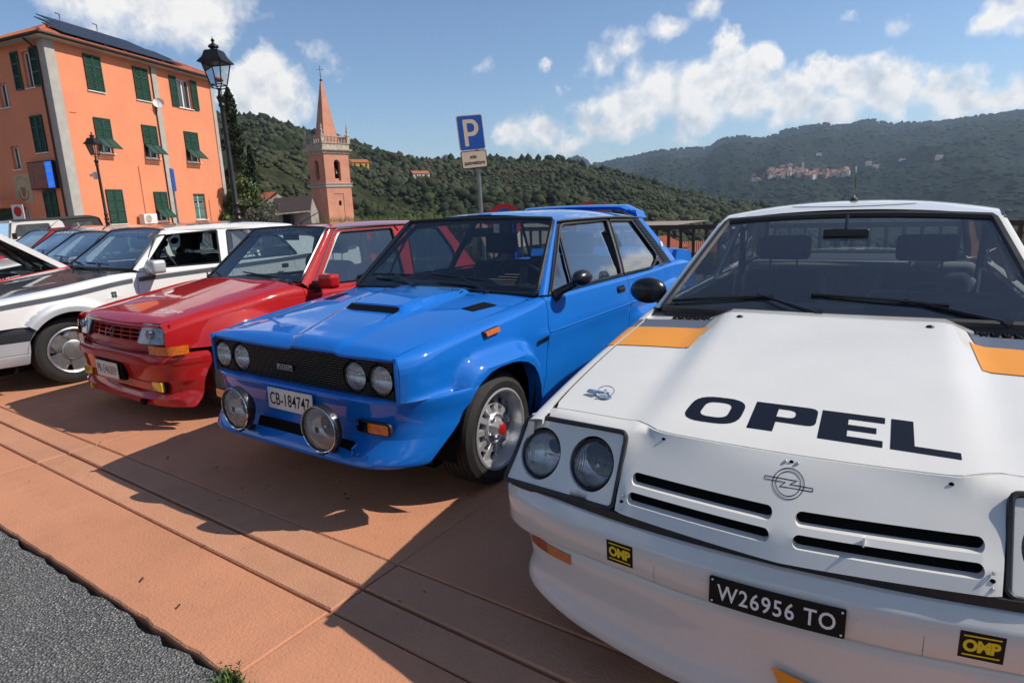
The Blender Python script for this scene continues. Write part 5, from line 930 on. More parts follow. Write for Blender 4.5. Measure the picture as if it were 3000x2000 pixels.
def opel():
    c = Car('rally_coupe', 'white rally coupe with black lettering and orange stripe on its bonnet', (-0.25561, 1.49159, 0), .05928, 'white')
    AB = np.abs
    base = lambda y: .719 + .188 * np.asarray(y) - .005 * ss(.22, .12, np.asarray(y))
    def up(y):
        z = .7716 + .14 * y; s_ = (1.396 - z) / (y + 1.504); return (z - .719 - .188 * y) / (s_ + .188)
    def cv(x, y): t = up(y); return (x * (1 + t / (y + 1.504)), y + t)
    def Z(x, y): x = AB(x); return base(y) - ss(.36, .475, x) * (.012 + .034 * ramp(.2, 1.1, y)) - .010 * (x / .72) ** 4
    hx = pch([(.15, .730), (.40, .750), (.6, .752), (.85, .745), (1.15, .728)])
    yf = lambda x: .147 + .012 * (AB(x) / .33) ** 2 * (AB(x) < .33) + .012 * (AB(x) >= .33) + .060 * ss(.34, .46, AB(x)) + .025 * ramp(.5, .72, AB(x))
    yr = lambda x: 1.125 + .03 * (AB(x) / .7) ** 2
    c.hood('bonnet', Z, hx, yf, yr, step=.03, gap=.0075)
    # fenders and sides
    c.top = lambda y: (float(hx(y)) + .003 if y < 1.17 else float(pch([(1.17, .728), (1.4, .74), (3.6, .74), (4.3, .66)])(y)), float(Z(hx(y), y)) if y < 1.17 else float(pch([(1.17, .89), (1.4, .905), (3.4, .935), (3.8, .92), (4.35, .86)])(y)))
    c.S = pch([(.15, .71), (.6, .775), (1.2, .83), (3.5, .85), (4.35, .80)])
    xm = pch([(.12, .79), (.3, .80), (.8, .815), (2, .825), (3.5, .82), (4.35, .74)])
    arch = lambda yc, R_: [(yc - R_ * math.cos(a), .30 + R_ * math.sin(a)) for a in np.linspace(0.05, math.pi - .05, 15)]
    def X(y, z):
        y, z = np.asarray(y, float), np.asarray(z, float); v = xm(y) - .035 * ramp(.6, .85, z) ** 2 - .03 * ramp(.5, .2, z)
        r0 = np.hypot(y - .80, (z - .3)); r1 = np.hypot(y - 3.32, (z - .3)); return v + .05 * ss(.50, .37, r0) + .05 * ss(.50, .37, r1)
    c.X = X
    c.side('fender', .17, 1.30, [(.17, .42), (.40, .36)] + arch(.80, .36) + [(1.17, .2), (1.30, .2)])
    for d in c.side('door', 1.305, 2.52, [(1.305, .2), (2.52, .2)]): d['label'] = 'white coupe door'
    c.side('rear_quarter', 2.525, 4.35, [(2.525, .2)] + arch(3.32, .36) + [(3.7, .25), (4.35, .35)])
    c.liner(.5, 4.3, .25)
    for yc in (.80, 3.32): c.arch_lining(yc, .30, .37, .52, .80)
    c.floor(.3, 4.3, .66)
    # nose panel with four slots
    def y0(x, z):
        x = AB(x); a = -.0116 + (z - .60) * np.where(z > .6, 1.0, .6) + .035 * (x / .39) ** 1.5; b = (-.2448 + .1916 * x + .182) / .926 + .70 * (z - .56); k = ss(.40, .46, x); return a * (1 - k) + b * k
    zt = lambda x: Z(x, yf(x)) + .0015
    def Yn(x, z):
        t = zt(x); r = np.clip((z - (t - .042)) / .042, 0, 1); return y0(x, z) + (yf(x) - .004 - y0(x, t)) * r ** 2
    xs = np.linspace(-.735, .735, 45)
    outer = [(-.43, .556), (0, .545), (.43, .556), (.432, .60), (.438, .717), (.449, .728), (.46, .732), (.60, .725), (.745, .717), (.795, .710), (.797, .722)] + [(x, float(zt(x))) for x in xs[::-1]] + [(-.797, .722), (-.795, .710), (-.745, .717), (-.60, .725), (-.46, .732), (-.449, .728), (-.438, .717), (-.432, .60)]
    slots = []
    for sg in (-1, 1):
        for z0, z1 in ((.6195, .6475), (.578, .606)):
            q = rrect(.026, z0, .398, z1, .0135); q = [(x * sg, z + .004 * (x / .4)) for x, z in q]; slots.append(q if sg > 0 else q[::-1])
    rim_d = sum([abs(0) for _ in ()], 0)
    mb = MB(); panel(mb, outer, lambda x, z: (x, Yn(x, z), z), .022, slots, flange=(0, .02, -.004), fl_holes=(0, .028, 0)); nose = c.part(mb, 'nose_panel', 'white', weld=.0004)
    mb = MB(); mb.grid([[(x, float(y0(np.array([x]), np.array([z]))[0]) + .034, z) for x in np.linspace(-.42, .42, 15)] for z in (.55, .60, .68)]); c.part(mb, 'grille_backing', 'void', nose)
    mb = MB()
    for z, w in ((.6130, .0175),):      # raised bar between the slots
        pass
    for sg in ():
        mb = MB(); mb.tube([(sg * x, float(y0(np.array([x]), np.array([.6130]))[0]) + .002, .6130 + .004 * x / .4) for x in np.linspace(.02, .40, 12)], .0085, 8); c.part(mb, 'grille_bar', 'white', nose)
    mb = MB(); mb.cbox((.172, float(y0(np.array([.172]), np.array([.617]))[0]) - .006, .617), (.004, .012, .024)); c.part(mb, 'cable_tie', 'wdecal', nose)
    f1 = lambda k: (lambda x, z: (x, Yn(np.asarray(x), np.asarray(z)) - k, z))
    for nm_, P_l in (('front', [(x, float(yf(x)) + .002, float(zt(x)) - .011) for x in np.linspace(-.70, .70, 60)]),) + tuple((sd_, [(sd_ * (float(hx(y)) - .001), y, float(Z(hx(y), y)) - .009) for y in np.linspace(.21, 1.12, 16)]) for sd_ in (1, -1)): mb = MB(); mb.tube(P_l, .0048, 6); c.part(mb, 'shut_line_shade', 'void')  # black tubes laid in the bonnet gaps stand in for their shade
    # emblem ring with bolt, outline print
    mb = MB(); ez = .6935
    for r_ in (.036, .0285): ribbon(mb, circ(0, ez, r_, 40, r_ * .80), .0016, f1(.0012), True)
    bolt = [(-.0545, .0035), (-.0285, .0035), (.010, .0025), (-.002, -.003), (.0545, -.0035)]; b2 = [(-.0545, .0095), (.016, .0085), (.003, .003), (.0285, .0030), (.0545, .0025)]
    bolt = [(-.056, .0075), (.019, .0075), (.004, -.0005), (.056, -.0015)]; b2 = [(-.056, .0015), (-.006, .0015), (-.019, -.0075), (.056, -.0075)]
    for q in (bolt, b2): ribbon(mb, [(x, z + ez) for x, z in q], .0016, f1(.0012))
    for x in (-.056, .056): ribbon(mb, [(x, ez + (.0075 if x < 0 else -.0015)), (x, ez + (.0015 if x < 0 else -.0075))], .0016, f1(.0012))
    c.part(mb, 'emblem', 'decal', nose, smooth=None)
    for (x, z) in ((0, .733), (.412, .583), (-.412, .583), (.335, .733), (-.335, .733)):
        y = float(Yn(np.array([x]), np.array([z]))[0]); mb = MB(); mb.ball((x, y - .001, z), .0055, 10, 6, (1, .3, 1)); c.part(mb, 'bonnet_catch_hole', 'void', nose)
        if AB(x) < .3 or AB(x) > .4:
            mb = MB()
            for d in ((-.014, 0), (.014, 0)) if x == 0 else ((0, .015), (0, -.015)): mb.ball((x + d[0], y - .002 + d[1] * .43, z + d[1]), .0045, 8, 6)
            c.part(mb, 'screw', 'chrome', nose)
    # headlamp surrounds
    for sg in (-1, 1):
        pl = lambda x, z: (sg * x, (-.0628 + .1916 * x) / .926 + .70 * (z - .56), z)
        out = rpoly([(.440, .552), (.835, .538), (.816, .612), (.803, .708), (.750, .714), (.445, .728)], [.02, .012, .05, .018, .02, .02])
        mb = MB(); panel(mb, out, pl, .02, [circ(.724, .629, .0755, 40, .068)[::-1], circ(.538, .640, .0755, 40, .068)[::-1]], flange=(-sg * .006, .03, -.01), flip=sg < 0)
        su = c.part(mb, 'headlamp_surround', 'white', weld=.0004, smooth=45)
        n = Vector((-sg * -.1916 * -1, -.926, .325)); n = Vector((sg * .17, -.87, .47)).normalized()
        for (x, z) in ((.724, .629), (.538, .640)):
            p = Vector(pl(x, z)); c.lamp('headlamp', p - n * .012, n, .0695, 'satin', .06, rr=.0085, parent=c.root)
        B = rpoly([(.440, .552), (.835, .538), (.818, .612), (.806, .713), (.750, .722), (.443, .735)], [.02, .012, .05, .018, .02, .02]); A = np.array(densify(B, .05))
        mb = MB(); mb.tube([(a, b - .001, d) for a, b, d in np.array(pl(A[:, 0], A[:, 1])).T], .0075, 6, True); c.part(mb, 'rubber_seal', 'rubber', su)
        mb = MB(); mb.grid([[(sg * .44, .12, z), (sg * .79, .22, z)] for z in (.54, .70)]); c.part(mb, 'lamp_housing', 'void', su)
    # black strip under the nose
    mb = MB(); sweep(mb, smooth_path([(0, -.020), (.2, -.010), (.42, .012), (.6, .050), (.80, .095), (.845, .13), (.86, .2)]), lambda x, y: [(-.02, .543 + .012 * ramp(0, .43, x) - .012 * ramp(.5, .83, x)), (.008, .541 + .012 * ramp(0, .43, x) - .012 * ramp(.5, .83, x)), (.008, .520 + .01 * ramp(0, .43, x) - .008 * ramp(.5, .83, x)), (-.02, .515 + .01 * ramp(0, .43, x) - .008 * ramp(.5, .83, x))]); c.part(mb, 'rubber_strip', 'rubber', smooth=45)
    # bumper and apron
    bp_ = smooth_path([(0, -.050), (.2, -.042), (.4, -.014), (.55, .012), (.68, .042), (.77, .078), (.83, .125), (.862, .19), (.870, .27), (.868, .45)], 10)
    def bsec(x, y):
        k = float(ramp(.5, .85, x)); b = .398 - .012 * k
        return [(-.05, .527 + .008 * k), (-.018, .527 + .008 * k), (-.010, .524 + .008 * k), (.008, .498 + .003 * k), (.0125, .490), (.0135, .484), (.011, .45), (.009, b + .008), (.005, b + .001), (-.004, b), (-.05, b)]
    mb = MB(); G = sweep(mb, bp_, bsec); bum = c.part(mb, 'bumper', 'white2', smooth=28)
    by = pch([(x, y) for x, y in bp_ if x < .8]); fb = lambda k: (lambda x, z: (x, by(AB(x)) - k - .013 + (.0045 * ramp(.482, .42, z)), z))
    mb = MB(); ribbon(mb, [(-.30, .402), (-.30, .455), (-.17, .458)], .002, fb(.0004)); ribbon(mb, [(.30, .402), (.30, .455), (.17, .458)], .002, fb(.0004)); c.part(mb, 'recess_edge', 'lining', bum)
    for sg in (-1, 1):
        mb = MB(); panel(mb, [(sg * .362, .418), (sg * .442, .416), (sg * .442, .482), (sg * .362, .484)][::sg], fb(.0012), .02); st = c.part(mb, 'sticker', 'plateblack', bum)
        mb = MB(); letter(mb, 'OMP', fb(.0020), 1, sg * .402, .4500, fit=(.066, .031), bold=.05, space=.95)
        for z in (.4735, .4265): ribbon(mb, [(sg * .402 - .033, z), (sg * .402 + .033, z)], .0035, fb(.0020))
        c.part(mb, 'lettering', 'yellow', st, smooth=None)
    plate(c, 'number_plate', (0, -.068, .4435), .302, .072, 'W26956 TO', 'plateblack', 'wdecal', bend=.28, ang=-.04, fit=(.262, .043), bold=.012, sp=1.12)
    mb = MB(); sweep(mb, bp_, lambda x, y: [(-.010, .3985 - .012 * float(ramp(.5, .85, x))), (-.010, .386 - .012 * float(ramp(.5, .85, x)))]); c.part(mb, 'shut_line_shade', 'void', bum)  # black strip under the bumper paints the shade of the gap
    ap = smooth_path([(0, -.042), (.2, -.034), (.4, -.006), (.55, .018), (.66, .045), (.735, .085), (.775, .15), (.788, .25), (.79, .46)], 8)
    def asec(x, y):
        b = float(pch([(0, .115), (.3, .125), (.55, .155), (.70, .195), (.79, .21)])(x)); return [(-.03, .398), (-.004, .392), (.004, .384), (.005, .36), (-.004, .30), (-.006, b + .075), (.004, b + .045), (.012, b + .018), (.008, b), (-.03, b - .005)]
    mb = MB(); sweep(mb, ap, asec); apr = c.part(mb, 'front_apron', 'white2', smooth=50)
    ay = pch([(x, y) for x, y in ap if x < .77])
    mb = MB(); panel(mb, [(.0, .268), (.26, .21), (.30, .135), (.06, .128)], lambda x, z: (x, ay(AB(x)) - .013 + .006 * ramp(.3, .2, z) - .0 * x, z), .02); c.part(mb, 'orange_flash', 'orange', apr)
    for sg in (-1, 1):
        mb = MB(); panel(mb, [(.572, .345), (.735, .352), (.742, .384), (.572, .376)], lambda x, z: (sg * x, ay(x) - .008, z), .02, flange=(0, .012, 0), flip=sg < 0); c.part(mb, 'indicator', 'amberd', apr)
    # bonnet lettering and stripes
    fh = lambda k: (lambda x, y: (x, y, Z(np.asarray(x), np.asarray(y)) + k))
    O = rpoly([(-.304, .165), (-.152, .165), (-.148, .328), (-.292, .328)], .06, 6); Oi = rpoly([(-.262, .200), (-.187, .200), (-.184, .294), (-.256, .294)], .03, 6)[::-1]
    P_ = [(-.126, .165), (-.062, .165), (-.062, .222)] + rpoly([(-.02, .222), (.034, .222), (.034, .329), (-.02, .329)], [0, .045, .045, 0], 5) + [(-.126, .329)]; Pi = rpoly([(-.064, .252), (-.018, .252), (-.018, .300), (-.064, .300)], [0, .02, .02, 0])[::-1]
    E_ = [(.044, .165), (.186, .165), (.186, .198), (.108, .198), (.108, .231), (.172, .231), (.172, .262), (.108, .262), (.108, .294), (.190, .294), (.190, .328), (.044, .328)]
    L_ = [(.202, .165), (.342, .165), (.342, .196), (.252, .196), (.252, .328), (.204, .328)]
    hood = [o for o in c.root.children if o.name.startswith('bonnet')][0]
    mb = MB()
    sh = lambda P: [cv(x, y - .012 * float(ramp(-.1, .34, x)) - .002) for x, y in P]
    for out, ho in ((O, [Oi]), (P_, [Pi]), (E_, []), (L_, [])): panel(mb, sh(out), fh(.0012), .02, [sh(h) for h in ho])
    c.part(mb, 'lettering', 'decal', hood)
    for sg in (-1, 1):
        def stripe(nm, ya, yb, m):
            mb = MB(); o = [(x, ya + (yb - ya) * 0) for x in np.linspace(.448, float(hx(ya)) - .008, 8)] + [(float(hx(y)) - .008, y) for y in np.linspace(ya, yb, 4)[1:]] + [(x, yb) for x in np.linspace(float(hx(yb)) - .008, .430, 8)[1:]]
            panel(mb, o, lambda x, y: (sg * x, y, Z(x, y) + .0030), .03, flip=sg < 0); c.part(mb, nm, m, hood)
            mb = MB(); G = []
            for y in np.linspace(ya, yb, 6):
                x0, z0 = c.top(y); zs = float(c.S(y)); x1 = float(X(y, zs)); G.append([(sg * (x0 + .001 + (x1 - x0) * math.sin(a)), y, zs + (z0 - zs) * math.cos(a) + .0024) for a in np.linspace(0, 1.5, 7)] + [(sg * (float(X(y, z)) + .0022), y, z) for z in np.linspace(zs, .3, 9)])
            mb.grid(G, flip=sg < 0); fen = [o for o in c.root.children if o.name.startswith('fender')][0 if sg > 0 else 1]; c.part(mb, nm, m, fen)
        stripe('orange_stripe', .825, 1.045, 'orange'); stripe('grey_stripe', 1.046, 1.14, 'dgrey')
        # bonnet pin with lanyard ring
        x0, y0_ = sg * .625, .365; z0_ = float(Z(np.array([x0]), np.array([y0_]))[0]); mb = MB()
        mb.lathe([(.001, .003), (.019, .003), (.021, 0)], 20, Matrix.Translation((x0 + .03, y0_ - .012, z0_))); mb.tube([(x0 + .03, y0_ - .012, z0_), (x0 + .03, y0_ - .012, z0_ + .026)], .006, 8)
        mb.tube([(x0 + .045, y0_ - .012, z0_ + .014), (x0, y0_, z0_ + .012), (x0 - .035, y0_ + .008, z0_ + .012), (x0 - .040, y0_ + .002, z0_ + .009), (x0 - .004, y0_ - .012, z0_ + .008)], .0045, 6)
        mb.tube([(x0 + .022 + .028 * math.cos(a), y0_ + .012 + .018 * math.sin(a), z0_ + .014 + .012 * math.sin(a)) for a in np.linspace(0, 2 * math.pi, 18, endpoint=False)], .0018, 5, True); c.part(mb, 'bonnet_pin', 'chrome', hood)
        z_ = float(Z(np.array([.318]), np.array([1.09]))[0]); mb = MB(); mb.ball((sg * .318, 1.085, z_), .011, 10, 6, (1.2, 1, .6)); c.part(mb, 'washer_jet', 'plastic', hood)
    # cowl, vents, screen, roof
    mb = MB(); mb.grid([[(x, float(yr(x)) + .006, float(Z(np.array([x]), np.array([float(yr(x))]))[0]) - .001) for x in np.linspace(-.74, .74, 33)], [(x, 1.20 + .06 * (x / .7) ** 2, float(Z(np.array([x]), np.array([1.2]))[0]) - .012) for x in np.linspace(-.74, .74, 33)], [(x, 1.30 + .06 * (x / .7) ** 2, .885) for x in np.linspace(-.74, .74, 33)]]); cw = c.part(mb, 'cowl', 'white2')
    for sg in (-1, 1):
        mb = MB(); mb.grid([[(sg * x, y, float(Z(np.array([x]), np.array([1.14]))[0]) - (.0095 if j else -.0015) * 1) for x in np.linspace(.43, .735, 9)] for j, y in enumerate((1.147, 1.235))], flip=sg < 0); c.part(mb, 'grey_cowl_stripe', 'dgrey', cw)
        for i in range(11): x = .43 + .0165 * i; mb = MB(); mb.add([(sg * x, 1.15, .884), (sg * (x + .009), 1.15, .884), (sg * (x + .009), 1.215, .888), (sg * x, 1.215, .888)], [(0, 1, 2, 3)]); mb.cbox((sg * (x + .012), 1.183, .889), (.005, .066, .007)); c.part(mb, 'vent_slat', 'chrome' if i % 2 else 'void', cw)
    c.screen('windscreen', (.692, 1.268, .908), (.552, 1.912, 1.266), (1.245, .913), (1.955, 1.285), 'vglass', 'rubber', .017)
    xe = pch([(1.9, .585), (2.3, .60), (3.0, .585), (3.3, .56)]); ze = pch([(1.9, 1.262), (2.2, 1.292), (2.6, 1.292), (3.1, 1.255)]); zc = pch([(1.97, 1.308), (2.10, 1.334), (2.4, 1.347), (2.8, 1.33), (3.12, 1.285)])
    roof = c.roof('roof', xe, ze, zc, lambda u: 1.978 - .058 * u * u, lambda u: 3.06 - .04 * u * u)
    mb = MB(); ribbon(mb, [(.27 * math.cos(a) , 2.12 - .09 * math.sin(a)) for a in np.linspace(0.0, math.pi, 24)], .014, lambda x, y: (x, y, ze(y) + (zc(y) - ze(y)) * (1 - (AB(x) / xe(y)) ** 2.4) + .0012)); c.part(mb, 'roof_roundel', 'dgrey', roof)
    mb = MB(); mb.ball((0, 2.30, 1.349), .016, 12, 8, (1.2, 1.2, .9)); a_ = c.part(mb, 'aerial_base', 'rubber', roof); mb = MB(); mb.tube([(0, 2.30, 1.36), (0.004, 2.295, 1.385), (-.002, 2.31, 1.52)], [.004, .0035, .0018], 6); mb.cbox((.004, 2.29, 1.378), (.016, .008, .006)); c.part(mb, 'aerial', 'chrome', roof)
    c.pillar((.708, 1.276, .908), (.566, 1.918, 1.268), (.745, 1.36, .898), (.597, 1.975, 1.262))
    xg = lambda y, z: .748 - .155 * ((z - .90) / .365) - .01 * ramp(2.8, 3.6, y)
    c.glasshouse(xg, [(1.36, .896), (1.975, 1.262), (2.3, 1.285), (2.62, 1.285), (3.04, 1.252), (3.62, .935), (2.6, .91)],
                 [rpoly([(1.47, .915), (1.99, 1.235), (2.42, 1.262), (2.46, .925)], .02), rpoly([(2.52, .928), (2.50, 1.26), (2.95, 1.235), (3.28, 1.02), (3.24, .94)], .04)], glassm='glass', m='white')
    c.screen('back_window', (.62, 3.60, .955), (.535, 3.06, 1.235), (3.66, .965), (3.10, 1.272), 'glass', 'rubber', .014)
    c.pillar((.63, 3.61, .945), (.55, 3.05, 1.24), (.70, 3.62, .93), (.592, 3.04, 1.25), name='rear_pillar')
    mb = MB(); mb.grid([[(x, y, z - .02 * (x / .72) ** 2) for x in np.linspace(-.72, .72, 13)] for y, z in ((3.62, .955), (3.9, .945), (4.3, .915), (4.36, .86), (4.38, .6), (4.34, .35))]); c.part(mb, 'boot_lid', 'white')
    # cabin
    mb = MB(); mb.cbox((0, 1.42, .845), (1.36, .36, .14), b=.04); c.part(mb, 'dashboard', 'dash'); mb = MB(); mb.cbox((.345, 1.52, .925), (.48, .22, .115), b=.045); c.part(mb, 'instrument_pod', 'dash')
    c.steering(.345, 1.77, .84, .172)
    for x in (-.335, .345): c.seat(x, 2.20, .30, 'seat', .40, .965, (1.03, 1.165), .275)
    mb = MB(); mb.cbox((0, 2.98, .72), (1.26, .16, .50), b=.06); c.part(mb, 'rear_bench', 'seatg'); mb = MB(); mb.cbox((0, 3.3, .955), (1.2, .5, .03), b=.01); c.part(mb, 'parcel_shelf', 'cabin')
    mb = MB(); mb.box(-.72, 1.3, .3, .72, 3.2, .33)
    for sg in (-1, 1): mb.box(sg * .70 - .01, 1.4, .3, sg * .70 + .01, 3.4, .89)
    c.part(mb, 'cabin_trim', 'cabin', smooth=None); c.mirror_in((0, 1.80, 1.20), .19, .056)
    for sg in (-1, 1): mb = MB(); mb.tube([(sg * .58, 2.55, .80), (sg * .60, 2.56, 1.21)], .018, 6); mb.tube([(sg * .585, 2.50, 1.16), (sg * .55, 2.2, .72)], .012, 4); c.part(mb, 'seat_belt', 'seat')
    mb = MB(); mb.cbox((-.335, 2.165, .755), (.155, .012, .09)); c.part(mb, 'check_cushion_panel', mat('check_cloth', (.05, .035, .028), .9, noise=.5, nscale=60))
    N = (0, -.483, .8756)
    for sg in (-1, 1):      # door mirrors
        e = link('door_mirror', None, parent=c.root); mb = MB(); mb.ball((sg * .835, 1.50, .955), .092, 18, 12, (1.0, .6, .70)); c.part(mb, 'mirror_shell', 'satin', e); mb = MB(); mb.tube([(sg * .735, 1.50, .895), (sg * .80, 1.50, .925)], [.03, .022], 8); mb.ball((sg * .745, 1.5, .9), .035, 10, 6); c.part(mb, 'mirror_foot', 'satin', e)
    c.bow = .006; c.wiper((-.045, 1.215, .912), (-.30, 1.362, .963), (-.655, 1.305, .934), (-.235, 1.352, .958), n=N); c.wiper((.555, 1.262, .905), (.24, 1.36, .962), (-.09, 1.37, .967), (.385, 1.338, .950), n=N)
    c.wheels([(.74, .80, .29), (.74, 3.32, .29)], (.29, .19), .20, rim_star)
opel()

def fiat():
    c = Car('rally_saloon', 'bright blue two door rally saloon with round spotlights and roof spoiler', (-2.56485, 1.83246, 0), .0001, 'blue')
    AB = np.abs
    bl = pch([(.03, -.005), (.3, -.09), (.53, -.165), (1.02, -.24)]); br = pch([(.03, .335), (.3, .30), (.6, .27), (1.02, .31)])
    def bulge(x, y):
        h = .004 + .036 * ss(.12, .52, y) * (1 - .55 * ss(.72, 1.03, y)); a, b = bl(y), br(y); scoop = .030 * ss(.50, .42, AB(x - (a + b) / 2) / (b - a)) * ss(.55, .535, y) * ss(.18, .50, y)
        return h * ss(a - .012, a + .03, x) * ss(b + .02, b - .028, x) + .008 * ss(.25, .05, y) * ss(a - .01, a + .02, x) * ss(b + .01, b - .02, x) - scoop
    def Z(x, y): x, y = np.asarray(x, float), np.asarray(y, float); return .797 + .100 * (y - .05) + .012 * ss(0, .3, y) * (1 - (x / .70) ** 2) - .05 * np.clip((.09 - y) / .09, 0, 1) ** 2.2 - .02 * (AB(x) / .70) ** 6 + bulge(x, y)
    hx = pch([(.0, .672), (.3, .680), (.7, .690), (1.1, .70)]); yf = lambda x: .012 + .018 * (AB(x) / .67) ** 4; yr = lambda x: 1.03 + .03 * (AB(x) / .7) ** 2
    c.hood('bonnet', Z, hx, yf, yr, step=.026, fl=lambda x, y: np.stack([0 * x, 0 * x, -np.where(y < .06, np.maximum(Z(x, y) - .765, .012), .02)], -1))
    hood = [o for o in c.root.children if o.name.startswith('bonnet')][0]
    fh = lambda k: (lambda x, y: (x, y, Z(np.asarray(x), np.asarray(y)) + k))
    mb = MB(); y_ = .535; a, b = float(bl(y_)) + .03, float(br(y_)) - .03     # scoop mouth
    xs = np.linspace(a, b, 15); zb = [float(Z(np.array([x]), np.array([y_ - .03]))[0]) + .003 for x in xs]; zt = [float(Z(np.array([x]), np.array([y_ + .025]))[0]) for x in xs]
    mb.grid([[(x, y_ - .03, z) for x, z in zip(xs, zb)], [(x, y_ + .022, z - .001) for x, z in zip(xs, zt)]]); c.part(mb, 'scoop_mouth', 'void', hood)
    for sg in (-1, 1):      # side vents and louvres
        q = [(sg * .50, .73), (sg * .585, .72), (sg * .63, .875), (sg * .535, .885)]; mb = MB(); panel(mb, q[::sg], fh(.003), .03); v = c.part(mb, 'bonnet_vent', 'void', hood)
        for t in np.linspace(.1, .9, 7):
            A = np.array(q[0]) * (1 - t) + np.array(q[3]) * t; B = np.array(q[1]) * (1 - t) + np.array(q[2]) * t; mb = MB(); ribbon(mb, [A, B], .006, fh(.0055)); c.part(mb, 'vent_slat', 'plastic', v)
        for i in range(13):
            x = sg * (.10 + .021 * i) + .03; mb = MB(); ribbon(mb, [(x, 1.006), (x + .004, .972)], .007, fh(.0025)); c.part(mb, 'louvre', 'satin', hood)
        x, y = sg * .27 - .03, .985; z = float(Z(np.array([x]), np.array([y]))[0]); mb = MB(); mb.ball((x, y, z), .008, 8, 5); c.part(mb, 'washer_jet', 'plastic', hood)
    # sides
    zin = pch([(.05, .778), (.2, .802), (.7, .85), (1.1, .882)])
    c.top = lambda y: (float(hx(y)) + .004 if y < 1.07 else float(pch([(1.07, .70), (1.17, .745), (2.8, .745), (3.1, .72), (3.9, .66)])(y)), float(zin(y)) - .004 if y < 1.07 else float(pch([(1.07, .878), (1.17, .888), (2.8, .884), (3.1, .90), (3.5, .885), (3.9, .84)])(y)))
    c.S = pch([(.03, .70), (.3, .765), (.8, .815), (1.2, .850), (2.8, .848), (3.2, .855), (3.9, .79)])
    xm = pch([(.02, .690), (.06, .722), (.12, .742), (.3, .765), (.7, .79), (1.2, .805), (2.3, .808), (3.2, .80), (3.75, .76), (3.92, .72)])
    FX = lambda y, z, yc, a, b_, n: ((AB(y - yc) / a) ** n + (np.clip(z - .28, 0, 9) / b_) ** n) ** (1 / n)
    def X(y, z):
        y, z = np.asarray(y, float), np.asarray(z, float)
        v = xm(y) - .030 * ramp(.70, .88, z) ** 1.5 - .035 * ramp(.45, .2, z)
        v = v + .010 * ss(.712, .700, z) * ss(.63, .69, z) * ss(.95, 1.1, y) * ss(3.0, 2.6, y)      # crease along doors
        v = v - .004 * ss(.012, .0, AB(z - .697)) * ss(1.05, 1.12, y)
        v = v - .006 * ss(.014, .0, AB(z - (.668 + .05 * (y - .1)))) * ss(.10, .16, y) * ss(.34, .26, y)
        r = FX(y, z, .625, .285, .350, 4.2); fl = .075 * ramp(1.24, 1.06, r); fl = np.where(y < .45, np.maximum(fl, .010 * ss(.588, .574, z) * ss(.0, .1, y) + .052 * ss(.62, .44, z) * ss(.02, .30, y)), fl)
        r2 = FX(y, z, 3.10, .30, .355, 3.2); fl2 = .085 * ramp(1.32, 1.05, r2); fl2 = np.maximum(fl2, .07 * ss(2.20, 2.50, y) * ss(2.9, 2.7, y) * ss(.64, .57, z) * ss(.2, .5, z))
        return v + fl + fl2
    c.X = X
    lip = [(.12, .285), (.175, .345), (.236, .401), (.307, .483), (.362, .55), (.42, .592), (.488, .623), (.56, .634), (.66, .634), (.723, .626), (.793, .606), (.85, .57), (.885, .52), (.905, .46), (.93, .35), (.965, .22)]
    c.side('fender', .035, 1.085, [(.03, .578), (.39, .578)] + [q for q in lip if q[1] > .58 or q[0] > .5] + [(1.03, .20)], step=.019, slant=(0, .045))
    for d in c.side('door', 1.09, 2.20, [(1.035, .20), (2.17, .20)], slant=(.045, .03), step=.04): d['label'] = 'blue door with black mirror and handle'
    a2 = [(3.10 - .30 * math.cos(a), .28 + .33 * math.sin(a)) for a in np.linspace(.0, math.pi, 15)]
    c.side('rear_quarter', 2.205, 3.90, [(2.175, .20), (2.72, .20)] + a2 + [(3.6, .30), (3.90, .36)], slant=(.03, 0))
    c.arch_lip([q for q in lip], .08); c.liner(.9, 3.8, .25); c.arch_lining(.625, .285, .36, .45, .80); c.arch_lining(3.10, .285, .36, .45, .82); c.floor(.3, 3.8, .62)
    drs = [o for o in c.root.children if o.name.startswith('door')]; fens = [o for o in c.root.children if o.name.startswith('fender')]
    fs = lambda sd, k: (lambda y, z: (sd * (X(np.asarray(y), np.asarray(z)) + k), y, z))
    for sd, d in ((1, drs[0]), (-1, drs[1])):
        mb = MB(); panel(mb, rrect(2.035, .785, 2.155, .830, .012), fs(sd, .004), .03, flange=(-.01 * sd, 0, 0)); h = c.part(mb, 'door_handle', 'satin', d)
        mb = MB(); mb.cbox((sd * (float(X(2.09, .805)) + .010), 2.09, .806), (.012, .095, .022), b=.004); c.part(mb, 'handle_lever', 'plastic', h)
        if sd < 0: continue
        e = link('door_mirror', None, parent=c.root)
        mb = MB(); mb.ball((sd * .90, 1.335, .975), .086, 18, 12, (.58, 1.0, .54)); c.part(mb, 'mirror_shell', 'satin', e)
        mb = MB(); mb.tube([(sd * .775, 1.25, .88), (sd * .80, 1.26, .905), (sd * .87, 1.31, .945)], [.036, .024, .020], 10); mb.ball((sd * .775, 1.25, .88), .038, 10, 8, (.6, 1, 1)); c.part(mb, 'mirror_foot', 'satin', e)
    for sd in (1, -1): mb = MB(); mb.tube([(sd * (float(X(y, .695)) + .0005), y, .695) for y in np.linspace(1.12, 2.225, 12)], .0042, 6); c.part(mb, 'swage_line', 'blue', drs[0 if sd > 0 else 1]); mb = MB(); mb.tube([(sd * (float(X(y, .695)) + .0005), y, .695) for y in np.linspace(2.24, 2.75, 7)], .0042, 6); c.part(mb, 'swage_line', 'blue')
